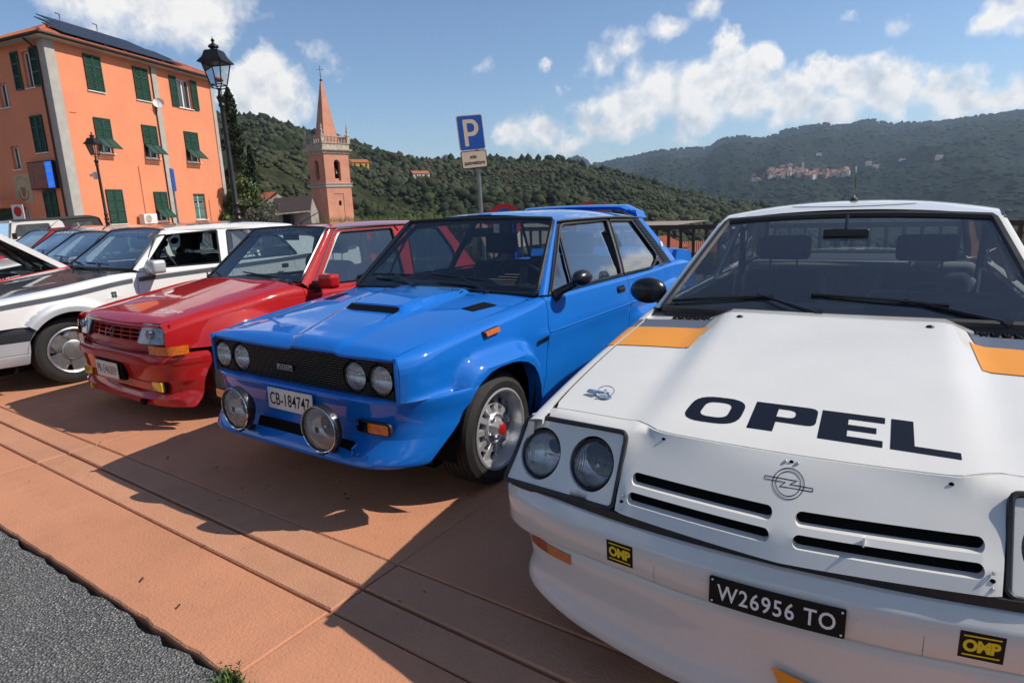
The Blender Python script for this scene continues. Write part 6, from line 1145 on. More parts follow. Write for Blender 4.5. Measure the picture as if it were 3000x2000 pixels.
    for sd, f in ((1, fens[0]), (-1, fens[1])):
        mb = MB(); panel(mb, [(.545, .772), (.665, .782), (.66, .812), (.54, .802)], fs(sd, .008), .03, flange=(-.02 * sd, 0, 0)); m_ = c.part(mb, 'side_marker', 'rubber', f)
        mb = MB(); panel(mb, [(.555, .778), (.66, .787), (.655, .808), (.55, .799)], fs(sd, .020), .03, flange=(-.02 * sd, 0, 0)); c.part(mb, 'marker_lens', 'amber', m_)
        mb = MB(); panel(mb, [(.985, .640), (1.10, .655), (1.105, .683), (.99, .668)], fs(sd, .003), .03); bdg = c.part(mb, 'badge', 'satin', f)
        mb = MB()
        ribbon(mb, [(.992, .645), (1.098, .659), (1.100, .679), (.994, .664)], .003, fs(sd, .0045), True); ribbon(mb, [(1.012, .648), (1.014, .667)], .003, fs(sd, .0045)); letter(mb, '131', fs(sd, .0045), 1, 1.055, .662, .12, fit=(.05, .011)); c.part(mb, 'lettering', 'chrome', bdg, smooth=None)
    # nose: dark grille with slats, four lamps, bumper with chin
    mb = MB(); panel(mb, [(-.672, .578), (.672, .578), (.676, .74), (.672, .768), (.40, .772), (-.40, .772), (-.672, .768), (-.676, .74)], lambda x, z: (x, .045 + 0 * x, z), .08, [circ(sg * x, .667, .071, 28)[::-1] for sg in (-1, 1) for x in (.431, .594)], flange=(0, .03, 0)); gr = c.part(mb, 'grille', 'satin')
    for i in range(15):
        z = .588 + i * .0117; cuts = [(-.672, .672)]
        for sg in (-1, 1):
            for x in (.431, .594):
                d = .0765 ** 2 - (z - .667) ** 2
                if d > 0:
                    d = math.sqrt(d); n_ = []
                    for a, b in cuts:
                        if sg * x - d > a and sg * x + d < b: n_ += [(a, sg * x - d), (sg * x + d, b)]
                        elif sg * x - d > a and sg * x - d < b: n_.append((a, sg * x - d))
                        elif sg * x + d < b and sg * x + d > a: n_.append((sg * x + d, b))
                        else: n_.append((a, b))
                    cuts = n_
        mb = MB()
        for a, b in cuts:
            if b - a > .012: mb.box(a, .026, z - .0032, b, .046, z + .0032)
        c.part(mb, 'slat', 'plastic', gr, smooth=None)
    for sg in (-1, 1):
        for x in (.431, .594): c.lamp('headlamp', (sg * x, .036, .667), (0, -1, .02), .0665, 'satin', .05, rr=.004)
    for i, ch in enumerate('FIAT'):
        x = -.1165 + i * .0305; mb = MB(); mb.cbox((x + .015, .020, .658), (.0275, .008, .0265)); bx = c.part(mb, 'badge_tile', 'satin', gr); mb = MB(); ff = lambda u, v: (u, .0150 + 0 * u, v)
        ribbon(mb, rrect(x + .0025, .6455, x + .0275, .6705, .002), .0014, ff, True); letter(mb, ch, ff, 1, x + .015, .658, fit=(.003 if ch == 'I' else .014, .016)); c.part(mb, 'lettering', 'wdecal', bx, smooth=None)
    for sg in (-1, 1):      # body colour returns beside the grille
        mb = MB(); G = []
        for z in np.linspace(.572, .775, 8): G.append([(sg * .674, .06, z), (sg * .676, .028, z), (sg * .684, .020, z), (sg * .694, .026, z), (sg * (.702 if z < .7 else .702 - (z - .7) * .1), .036, z)])
        mb.grid(G, flip=sg < 0); c.part(mb, 'grille_surround', 'blue')
    lipy = pch([(.20, .075), (.285, .12), (.345, .175), (.401, .236), (.483, .307), (.55, .362), (.60, .41)])
    def brow(z, o, n=49, zz=None):
        ye = float(lipy(z)); xe_ = float(X(np.array([ye]), np.array([max(z, .28)]))[0]) + .002 + o * .25; yc = -.020 - o; pw = 7.5; row = []
        for u in np.sin(np.linspace(-math.pi / 2, math.pi / 2, n)): row.append((u * xe_, yc + (ye - yc) * AB(u) ** pw, zz if zz is not None else z))
        return row
    mb = MB(); mb.grid([brow(.582, -.045), brow(.582, -.006), brow(.576, .004), brow(.566, .006), brow(.556, .0), brow(.52, -.010), brow(.48, -.014), brow(.44, -.012), brow(.40, -.002)]); bum = c.part(mb, 'bumper', 'blue', smooth=50)
    mb = MB(); mb.grid([brow(.40, -.002), brow(.365, .02), brow(.335, .045), brow(.305, .064), brow(.292, .068), brow(.283, .060), brow(.280, .03), brow(.285, -.06)]); c.part(mb, 'chin_spoiler', 'blue', bum, smooth=50)
    for x0, x1, z0, z1 in ((-.24, .19, .325, .40), (.28, .47, .335, .385), (-.47, -.29, .335, .385)):
        mb = MB(); panel(mb, rrect(x0, z0, x1, z1, .012), lambda x, z: (x, -.036 - .45 * (.385 - z) + 0 * x, z), .05); c.part(mb, 'air_intake', 'void', bum)
    for sg in (-1, 1):
        f = lambda k: (lambda x, z: (sg * x, -.012 - k - .02 * (.48 - z) + .12 * np.clip(AB(x) - .52, 0, 1) ** 1.2, z))
        mb = MB(); panel(mb, rrect(.455, .427, .662, .486, .02), f(.003), .03, flange=(0, .012, 0), flip=sg < 0); i_ = c.part(mb, 'indicator', 'rubber', bum)
        mb = MB(); panel(mb, rrect(.535, .434, .652, .479, .012), f(.007), .02, flip=sg < 0); c.part(mb, 'amber_lens', 'amber', i_); mb = MB(); panel(mb, rrect(.466, .434, .531, .479, .012), f(.007), .02, flip=sg < 0); c.part(mb, 'clear_lens', 'chrome', i_)
    plate(c, 'number_plate', (.030, -.036, .511), .335, .104, 'CB-184747', 'plate', 'decal', ang=-.03, fit=(.30, .062), bold=.004, sp=1.05)
    for x in (-.262, .363):
        n = Vector((.0 if x < 0 else .06, -1, .0)); c.lamp('spotlamp', (x, -.142, .460), n, .101, 'satin', .085, rr=.007, bulge=.012)
        T = axis((x, -.142, .46), n); mb = MB(); mb.lathe([(.108, -.002), (.108, -.018), (.098, -.04), (.065, -.066), (.02, -.078), (.001, -.078)], 36, T); mb.tube([(x, -.10, .37), (x, -.08, .34), (x, .0, .33)], .016, 8); mb.cbox((x, -.135, .348), (.03, .03, .014)); c.part(mb, 'spotlamp_housing', 'plastic')
        mb = MB(); mb.add([tuple(T @ Vector(q)) for q in ((-.012, -.012, .0135), (.012, -.012, .0135), (.012, .012, .0135), (-.012, .012, .0135))], [(0, 1, 2, 3)]); c.part(mb, 'spotlamp_badge', 'decal')
        mb = MB(); mb.tube([tuple(T @ Vector((.105 * math.cos(a), .105 * math.sin(a), .009))) for a in np.linspace(0, 6.283, 40, endpoint=False)], .0028, 5, True); c.part(mb, 'chrome_ring', 'chrome')
    mb = MB(); mb.tube([(.50, -.06, .385), (.50, -.085, .375), (.50, -.09, .35), (.50, -.075, .335), (.50, -.05, .34)], .006, 6); c.part(mb, 'tow_eye', 'blue', bum)
    # cowl, screen, roof
    mb = MB(); mb.grid([[(x, y + .03 * (x / .7) ** 2, z - .016 * (x / .7) ** 4) for x in np.linspace(-.71, .71, 25)] for y, z in ((1.036, .895), (1.09, .901), (1.20, .905))]); c.part(mb, 'cowl', 'blue')
    c.screen('windscreen', (.722, 1.122, .899), (.590, 1.552, 1.300), (1.095, .903), (1.575, 1.312), 'glass', 'satin', .013)
    xe = pch([(1.5, .592), (2.0, .60), (2.9, .595), (3.1, .57)]); ze = pch([(1.5, 1.288), (1.8, 1.290), (2.3, 1.285), (3.0, 1.255)]); zc = pch([(1.58, 1.33), (1.75, 1.345), (2.2, 1.352), (2.7, 1.335), (3.0, 1.30)])
    roof = c.roof('roof', xe, ze, zc, lambda u: 1.612 - .05 * u * u, lambda u: 2.95 - .03 * u * u)
    c.pillar((.734, 1.128, .895), (.602, 1.556, 1.296), (.762, 1.185, .890), (.592, 1.600, 1.284))
    xg = lambda y, z: .772 - .186 * ((z - .885) / .395) ** 1.1 * (z > .885) + 0 * y
    out = [(1.178, .887), (1.595, 1.275), (1.64, 1.284), (2.3, 1.281), (2.84, 1.255), (3.12, .90), (2.74, .876), (2.19, .888)]
    c.glasshouse(xg, out, [rpoly([(1.215, .902), (1.625, 1.262), (2.29, 1.264), (2.165, .897)], [.015, .05, .02, .015]), rpoly([(2.335, 1.258), (2.70, 1.243), (2.892, .955), (2.74, .890), (2.205, .897)], [.015, .02, .05, .05, .01])], m='satin', name='side_window_frame', trim=.009)
    for sd in (1, -1):
        mb = MB(); mb.tube([(sd * (xg(a, b) + .003), a, b) for a, b in ((1.572, 1.215), (1.50, 1.02), (1.468, .90))], .010, 6); c.part(mb, 'quarterlight_bar', 'satin')
        mb = MB(); panel(mb, [(2.83, 1.256), (2.915, 1.252), (3.22, .905), (3.11, .895)], lambda y, z: (sd * (xg(y, z) + .004), y, z), .06, flange=(-.02 * sd, 0, 0)); pl = c.part(mb, 'rear_pillar', 'blue')
        for t in np.linspace(.02, .98, 26):
            A = np.array((2.735, 1.248)) * (1 - t) + np.array((2.975, .905)) * t; B = np.array((2.83, 1.252)) * (1 - t) + np.array((3.10, .90)) * t; mb = MB(); mb.tube([(sd * (xg(*q) + .007), *q) for q in (A, B)], .0052, 4); c.part(mb, 'louvre', 'satin', pl)
        mb = MB(); mb.lathe([(.001, .004), (.022, .003), (.024, 0)], 16, axis((sd * (xg(3.055, 1.04) + .008), 3.055, 1.04), (sd, 0, .3))); c.part(mb, 'round_badge', 'plate', pl)
    c.screen('back_window', (.60, 3.16, .905), (.53, 2.92, 1.235), (3.22, .915), (2.965, 1.275), 'sglass', 'satin', .014)
    mb = MB(); mb.grid([[(x, y, z - .03 * (x / .72) ** 2) for x in np.linspace(-.70, .70, 13)] for y, z in ((3.19, .915), (3.5, .905), (3.80, .875), (3.90, .84), (3.92, .6), (3.88, .36))]); c.part(mb, 'boot_lid', 'blue')
    # roof and boot spoilers
    mb = MB(); G = []
    for x in np.linspace(-.56, .56, 21):
        k = 1 - .1 * (x / .56) ** 2; e = .05 * ss(.44, .56, AB(x)); zz = 1.352 + .012 * (1 - (x / .56) ** 2) - e
        G.append([(x, 2.86 + e, zz - .035), (x, 2.84 + e, zz - .012), (x, 2.88, zz), (x, 3.02, zz + .004), (x, 3.07, zz - .006), (x, 3.06, zz - .022), (x, 2.95, zz - .03)])
    mb.grid(G)
    for sg in (-1, 1): mb.add([(sg * .56, 2.89, 1.315), (sg * .56, 3.05, 1.308), (sg * .575, 3.08, 1.25), (sg * .575, 2.90, 1.258), (sg * .535, 2.89, 1.318), (sg * .535, 3.05, 1.31), (sg * .545, 3.08, 1.25), (sg * .545, 2.90, 1.26)], [(0, 1, 2, 3), (4, 5, 6, 7), (0, 1, 5, 4), (1, 2, 6, 5), (0, 3, 7, 4)])
    c.part(mb, 'roof_spoiler', 'blue', smooth=45)
    mb = MB(); sp = [(-.72, .93), (.72, .93)]
    mb.grid([[(x, y, z - .02 * (x / .72) ** 4) for x in np.linspace(-.73, .73, 15)] for y, z in ((3.42, .895), (3.50, .925), (3.62, .965), (3.68, .968), (3.70, .945), (3.66, .89))])
    for sg in (-1, 1): mb.add([(sg * .70, 3.30, .87), (sg * .70, 3.36, .972), (sg * .70, 3.70, .945), (sg * .70, 3.72, .84), (sg * .74, 3.30, .85), (sg * .735, 3.36, .968), (sg * .735, 3.70, .94), (sg * .75, 3.74, .82)], [(0, 1, 2, 3), (4, 5, 6, 7), (0, 1, 5, 4), (1, 2, 6, 5), (2, 3, 7, 6)])
    c.part(mb, 'boot_spoiler', 'blue', smooth=40)
    # cabin
    c.dashboard(1.33, .915, .66, .34); c.steering(.34, 1.62, .86, .18)
    for x in (-.33, .34): c.seat(x, 2.12, .30, 'seat', .44, .95, (1.02, 1.18), .26)
    mb = MB(); mb.cbox((0, 2.75, .68), (1.2, .16, .50), b=.06); c.part(mb, 'rear_bench', 'seat'); mb = MB(); mb.box(-.70, 1.15, .28, .70, 3.0, .32)
    for sg in (-1, 1): mb.box(sg * .705 - .01, 1.2, .3, sg * .705 + .01, 3.0, .875)
    c.part(mb, 'cabin_trim', 'cabin', smooth=None); c.mirror_in((0, 1.60, 1.22), .2, .06)
    N = (0, -.68, .73); c.bow = .012; c.wiper((-.10, 1.045, .906), (-.36, 1.14, .975), (-.60, 1.17, .965), (-.20, 1.13, .968), n=N); c.wiper((.42, 1.065, .903), (.20, 1.13, .965), (-.05, 1.15, .975), (.36, 1.13, .955), n=N)
    mb = MB(); T = plane_map((.40, 1.165, .955), (.16, .0, 0), (0, .71, .70))
    for i, (a, b) in enumerate(((.35, 1), (.1, 1), (-.3, 1))): ribbon(mb, [(a, .05 + .02 * (2 - i) - .03), (b, .05 + .02 * (2 - i) - .03)], .008, T)
    for i in range(3): ribbon(mb, [(.0, .005 - .012 * i), (1, .005 - .012 * i)], .004, T)
    c.part(mb, 'window_sticker', 'lining', smooth=None)
    c.wheels([(.795, .622, .288), (.80, 3.10, .288)], (.288, .203), .19, rim_fiat)
fiat()

def hatch():
    c = Car('hot_hatchback', 'red boxy hot hatchback between the blue saloon and the white estate', (-4.8115, 1.97217, 0), -.02, 'red')
    AB = np.abs
    Z = lambda x, y: .726 + .148 * (np.asarray(y) - .12) + .014 * (1 - (np.asarray(x) / .64) ** 2) - .035 * np.clip((.17 - np.asarray(y)) / .1, 0, 1) ** 2 - .012 * (AB(x) / .62) ** 6
    hx = pch([(.05, .585), (.2, .60), (.6, .625), (1.1, .655)]); yf = lambda x: .075 + .05 * (AB(x) / .6) ** 2.2; yr = lambda x: 1.06 + .05 * (AB(x) / .65) ** 2
    c.hood('bonnet', Z, hx, yf, yr, step=.035); hood = c.root.children[-1]
    fh = lambda k: (lambda x, y: (x, y, Z(x, y) + k))
    mb = MB(); letter(mb, 'Vic.Ligure', fh(.0025), 1, .40, .285, .16, fit=(.235, .075), shear=.35, bold=.0); ribbon(mb, [(.30, .215), (.46, .262), (.40, .25)], .005, fh(.0025)); c.part(mb, 'lettering', 'wdecal', hood, smooth=None)
    c.top = lambda y: (float(hx(y)) + .004 if y < 1.1 else float(pch([(1.1, .658), (1.25, .70), (3.2, .69), (3.5, .64)])(y)), float(Z(hx(y), y)) if y < 1.1 else float(pch([(1.1, .862), (1.3, .80), (2.4, .785), (3.5, .79)])(y)))
    c.top = lambda y: (float(hx(y)) + .004 if y < 1.12 else float(pch([(1.12, .66), (1.3, .695), (3.2, .69), (3.5, .64)])(y)), float(pch([(.05, .69), (.13, .715), (.3, .752), (.6, .795), (1.1, .852), (1.25, .80), (1.4, .79), (2.4, .772), (3.5, .775)])(y)))
    c.S = pch([(.05, .65), (.3, .70), (.7, .742), (1.1, .775), (1.3, .752), (3.5, .735)])
    xm = pch([(.06, .655), (.10, .672), (.2, .695), (.5, .725), (1.1, .755), (2.4, .765), (3.2, .75), (3.5, .70)])
    def X(y, z):
        y, z = np.asarray(y, float), np.asarray(z, float); v = xm(y) - .03 * ramp(.58, .80, z) ** 1.5 - .02 * ramp(.4, .2, z)
        for yc in (.62, 3.03): r = np.hypot((y - yc) / .36, (z - .27) / .37); v = v + .05 * ss(1.28, .98, r)
        return v + .008 * ss(.545, .53, z) * ss(.0, .2, y)
    c.X = X
    arch = lambda yc, a=.31, b=.33: [(yc - a * math.cos(t), .27 + b * math.sin(t)) for t in np.linspace(-.1, math.pi + .1, 17)]
    c.side('fender', .10, 1.16, [(.09, .585), (.10, .545), (.30, .535)] + [q for q in arch(.62) if q[1] > .5 or q[0] > .6] + [(1.0, .17), (1.20, .17)], step=.03)
    for d in c.side('door', 1.165, 2.375, [(1.205, .17), (2.36, .17)], step=.05): d['label'] = 'red door of the hatchback'
    c.side('rear_quarter', 2.38, 3.48, [(2.365, .17), (2.66, .17)] + arch(3.03) + [(3.4, .25), (3.48, .3)], step=.05)
    c.arch_lip(arch(.62), .06); c.liner(.9, 3.4, .22); c.arch_lining(.62, .27, .35, .42, .76); c.arch_lining(3.03, .27, .35, .42, .76); c.floor(.3, 3.4, .58)
    # nose between bonnet and bumper: headlamps, grille
    def face(sg, pts, k, m, name, parent=None, step=.03, fl=None):
        A = [np.array(p) for p in ((.390, .111, .713), (.628, .152, .708), (.642, .104, .578), (.377, .054, .581))]
        def f(u, v):
            u, v = np.asarray(u)[:, None], np.asarray(v)[:, None]; P = A[3] * (1 - u) * (1 - v) + A[2] * u * (1 - v) + A[0] * (1 - u) * v + A[1] * u * v; bow = 4 * u * (1 - u) * .012; return np.stack([sg * P[:, 0], P[:, 1] - k - bow[:, 0], P[:, 2]])
        mb = MB(); panel(mb, pts, f, step, flange=fl, flip=sg < 0); return c.part(mb, name, m, parent)
    for sg in (-1, 1):
        q = rpoly([(0, 0), (1, 0), (1, 1), (.0, 1)], [.08, .08, .12, .12])
        h = face(sg, offs(q, -.035), -.004, 'rubber', 'headlamp', step=.12, fl=(0, .03, 0)); face(sg, offs(q, .02), -.012 + .014, 'lens_bright', 'reflector', h, .10); face(sg, q, .008, 'lens', 'lamp_glass', h, .12, (0, .02, 0))
        mb = MB(); mb.lathe([(.03, 0), (.028, -.02), (.001, -.025)], 16, axis((sg * .51, .065, .645), (0, -1, 0))); c.part(mb, 'bulb', 'chrome', h)
        # indicator wrapping the corner
        P = [(.500, .058), (.60, .062), (.665, .076), (.70, .10), (.724, .15), (.735, .205)]; mb = MB(); mb.grid([[(sg * x, y, z) for x, y in P] for z in (.513, .518, .568, .572)], flip=sg < 0); c.part(mb, 'indicator', 'amber')
    mb = MB(); panel(mb, [(-.375, .578), (.375, .578), (.352, .69), (-.352, .69)], lambda x, z: (x, .075 + .2 * (z - .58) + .15 * x * x, z), .1); gr = c.part(mb, 'grille', 'void')
    gf = lambda x, z: .052 + .25 * (z - .58) + .15 * x * x
    for z in (.585, .613, .641, .668): mb = MB(); mb.grid([[(x, gf(x, z) + a, z + b) for x in np.linspace(-.355, .355, 9)] for a, b in ((.02, -.003), (0, -.003), (0, .003), (.02, .003))]); c.part(mb, 'grille_bar', 'red', gr)
    for x in (-.355, -.24, -.12, 0, .12, .24, .355): mb = MB(); mb.grid([[(x * (1 - .4 * (z - .58)) + b, gf(x, z) + a + .001, z) for z in (.583, .67)] for a, b in ((.02, -.004), (0, -.004), (0, .004), (.02, .004))]); c.part(mb, 'grille_bar', 'red', gr)
    mb = MB(); q = [(0, .585), (.032, .632), (0, .679), (-.032, .632)]; ribbon(mb, q, .009, lambda x, z: (x, gf(x, z) - .008, z), True); ribbon(mb, [(0, .603), (.019, .632), (0, .661), (-.019, .632)], .006, lambda x, z: (x, gf(x, z) - .010, z), True); c.part(mb, 'badge', 'satin', gr, smooth=None)
    mb = MB(); mb.grid([[(x, y + .2 * AB(x) ** 2.5, z) for x in np.linspace(-.60, .60, 21)] for y, z in ((.085, .695), (.070, .700), (.062, .690), (.075, .672))]); c.part(mb, 'grille_top', 'red', smooth=50)
    mb = MB(); mb.grid([[(x, y + .15 * AB(x) ** 2.2, z) for x in np.linspace(-.66, .66, 25)] for y, z in ((.07, .585), (.058, .578), (.055, .520), (.06, .505))]); c.part(mb, 'front_panel', 'red', smooth=40)
    for sg in (-1, 1):
        mb = MB(); mb.grid([[(sg * a, b, z) for a, b in ((.632, .10 + (z - .58) * .37), (.648, .098 + (z - .58) * .3), (.660, .105 + (z - .58) * .25), (.672, .125 + (z - .58) * .1))] for z in np.linspace(.572, .712, 6)], flip=sg > 0); c.part(mb, 'headlamp_side', 'red')
    # bumper
    def brow(z, o, ye, xe_, pw=6.0, n=41):
        r = []
        for u in np.sin(np.linspace(-math.pi / 2, math.pi / 2, n)): r.append((u * xe_, .012 - o + (ye - .012 + o) * AB(u) ** pw, z))
        return r
    mb = MB(); mb.grid([brow(.512, -.05, .30, .715), brow(.514, -.004, .318, .755), brow(.508, .006, .32, .770), brow(.492, .012, .325, .782), brow(.447, .016, .325, .788), brow(.438, .010, .325, .786), brow(.40, -.006, .30, .783), brow(.36, -.018, .275, .782), brow(.33, -.022, .262, .781)]); bum = c.part(mb, 'bumper', 'red', smooth=28)
    mb = MB()
    mb.grid([brow(.33, -.022, .262, .781), brow(.30, -.05, .255, .780), brow(.25, -.05, .245, .778), brow(.235, -.03, .24, .778), brow(.205, -.012, .225, .775), brow(.165, -.012, .19, .77, 5), brow(.155, -.03, .17, .76, 5), brow(.16, -.12, .2, .7, 5)]); c.part(mb, 'front_apron', 'red', bum, smooth=30)
    for sg in (-1, 1):
        mb = MB(); mb.grid([[(sg * x, y, z) for (x, y) in ((.45, .068), (.60, .08), (.62, .09))] for z in (.25, .325)]); fl = c.part(mb, 'fog_lamp_recess', 'void', bum)
        mb = MB(); mb.cbox((sg * .528, .072, .290), (.125, .03, .068), b=.008); c.part(mb, 'fog_lamp', 'ylens', bum)
        mb = MB(); mb.add([(sg * .64, .055, .33), (sg * .775, .23, .36), (sg * .772, .215, .22), (sg * .66, .045, .165), (sg * .63, .045, .24)], [(0, 1, 2, 3, 4)]); 
    for i in range(4): z = .262 + .018 * i; mb = MB(); mb.grid([[(x, .056 + a + .08 * x * x, z + b) for x in np.linspace(-.43, .43, 9)] for a, b in ((.03, 0), (0, -.004), (0, .004), (.03, .006))]); c.part(mb, 'slat', 'red', bum)
    mb = MB(); mb.grid([[(x, .075 + .08 * x * x, z) for x in np.linspace(-.44, .44, 9)] for z in (.25, .33)]); c.part(mb, 'air_intake', 'void', bum)
    mb = MB(); mb.cbox((.42, .01, .185), (.06, .02, .035), b=.006); c.part(mb, 'tow_cover', 'void', bum); mb = MB(); mb.cbox((-.36, .008, .195), (.02, .02, .04), b=.005); c.part(mb, 'tow_eye', 'ylens', bum)
    mb = MB(); mb.cbox((.01, .014, .372), (.40, .03, .128), b=.004); c.part(mb, 'plate_recess', 'void', bum)
    plate(c, 'number_plate', (0.0, -.012, .3695), .328, .112, 'PR-546009', 'plate', 'dgrey', fit=(.29, .062), bold=.002)
    # cowl, screen, roof, glasshouse
    mb = MB(); mb.grid([[(x, float(yr(x)) + a, float(Z(np.array([x]), np.array([float(yr(x))]))[0]) + b) for x in np.linspace(-.665, .665, 21)] for a, b in ((.005, -.002), (.06, -.004), (.14, .0))]); c.part(mb, 'cowl', 'red')
    c.screen('windscreen', (.655, 1.180, .864), (.508, 1.600, 1.262), (1.145, .868), (1.625, 1.276), 'glass', 'satin', .011, bandm='band', band=.17)
    mb = MB(); P = c.scr
    def wmap(u, v): return np.array([np.array(P(a, b)) + np.array((0, -.003, .004)) for a, b in zip(u, v)]).T
    letter(mb, 'RENAULT Sport', wmap, 1, 0, .915, fit=(1.45, .085), shear=.1); c.part(mb, 'lettering', 'dgrey', smooth=None)
    xe = pch([(1.5, .525), (2.3, .535), (3.2, .52)]); ze = pch([(1.5, 1.258), (1.8, 1.264), (2.4, 1.260), (3.2, 1.232)]); zc = pch([(1.6, 1.275), (1.8, 1.290), (2.3, 1.298), (2.9, 1.285), (3.25, 1.25)])
    roof = c.roof('roof', xe, ze, zc, lambda u: 1.645 - .04 * u * u, lambda u: 3.12 - .04 * u * u)
    mb = MB(); mb.tube([(-.05, 1.735, 1.286), (-.03, 1.80, 1.325), (.015, 1.95, 1.40)], [.009, .006, .003], 6); mb.ball((-.05, 1.735, 1.284), .02, 10, 6, (1, 1.4, .6)); c.part(mb, 'aerial', 'satin', roof)
    c.pillar((.667, 1.188, .860), (.520, 1.606, 1.260), (.698, 1.255, .80), (.530, 1.665, 1.256), bul=.006)
    xg = lambda y, z: .70 - .172 * ((z - .775) / .48) + 0 * y
    c.glasshouse(xg, [(1.215, .800), (1.30, .86), (1.665, 1.256), (1.8, 1.268), (2.4, 1.262), (3.06, 1.238), (3.36, .775), (2.4, .772), (1.4, .788)],
                 [rpoly([(1.335, .825), (1.70, 1.222), (2.325, 1.225), (2.295, .800)], [.02, .04, .02, .02]), rpoly([(2.425, .797), (2.52, 1.215), (2.95, 1.202), (3.09, .95), (3.02, .80)], [.02, .03, .04, .06, .05])], m='red', trim=.009, trimm='satin')
    for sd in (1, -1):
        mb = MB(); mb.tube([(sd * (xg(a, b) + .004), a, b) for a, b in ((1.235, .80), (1.33, .885), (1.655, 1.235), (1.70, 1.25), (2.36, 1.25), (2.395, 1.20))], .007, 6); c.part(mb, 'door_seal', 'satin')
        mb = MB(); mb.tube([(sd * (xg(1.42, .93) + .0), 1.335, .832), (sd * xg(1.4, .92), 1.405, .915)], .02, 6)
        if sd < 0: continue
        e = link('door_mirror', None, parent=c.root); mb = MB(); mb.cbox((sd * .845, 1.31, .865), (.155, .11, .115), b=.035); c.part(mb, 'mirror_shell', 'red', e); mb = MB(); mb.cbox((sd * .742, 1.30, .835), (.09, .10, .07), b=.02); c.part(mb, 'mirror_foot', 'satin', e)
        mb = MB(); panel(mb, [(2.14, .705), (2.28, .70), (2.28, .66), (2.14, .665)][::-1], lambda y, z: (sd * (X(y, z) + .006), y, z), .05, flange=(-.01 * sd, 0, 0)); c.part(mb, 'door_handle', 'satin')
    c.screen('back_window', (.56, 3.40, .80), (.48, 3.12, 1.20), (3.46, .80), (3.17, 1.235), 'sglass', 'satin', .012)
    mb = MB(); mb.grid([[(x, y, z - .02 * (x / .7) ** 2) for x in np.linspace(-.68, .68, 11)] for y, z in ((3.40, .80), (3.48, .77), (3.52, .55), (3.50, .25))]); c.part(mb, 'tailgate', 'red')
    c.dashboard(1.42, .86, .62, .42); c.steering(.33, 1.66, .88, .175)
    for x in (-.32, .32): c.seat(x, 2.20, .28, 'seat', .44, .90, (.98, 1.12), .25)
    mb = MB(); mb.cbox((0, 2.85, .62), (1.1, .16, .40), b=.06); c.part(mb, 'rear_bench', 'seat'); mb = MB(); mb.box(-.66, 1.2, .26, .66, 3.3, .29)
    for sg in (-1, 1): mb.box(sg * .665 - .01, 1.3, .26, sg * .665 + .01, 3.2, .77)
    c.part(mb, 'cabin_trim', 'cabin', smooth=None); c.mirror_in((0, 1.62, 1.19), .2, .06)
    N = (0, -.687, .727); c.bow = .014; c.wiper((.63, 1.125, .850), (.42, 1.175, .875), (-.10, 1.20, .905), (.50, 1.175, .872), n=N); c.wiper((-.50, 1.11, .868), (-.62, 1.16, .905), (-.66, 1.23, .93), (-.40, 1.15, .89), n=N)
    c.wheels([(.725, .62, .27), (.725, 3.03, .27)], (.27, .17), .19, lambda s, e, k, w: rim_star(s, e, k, w, 8, 'ylens'))
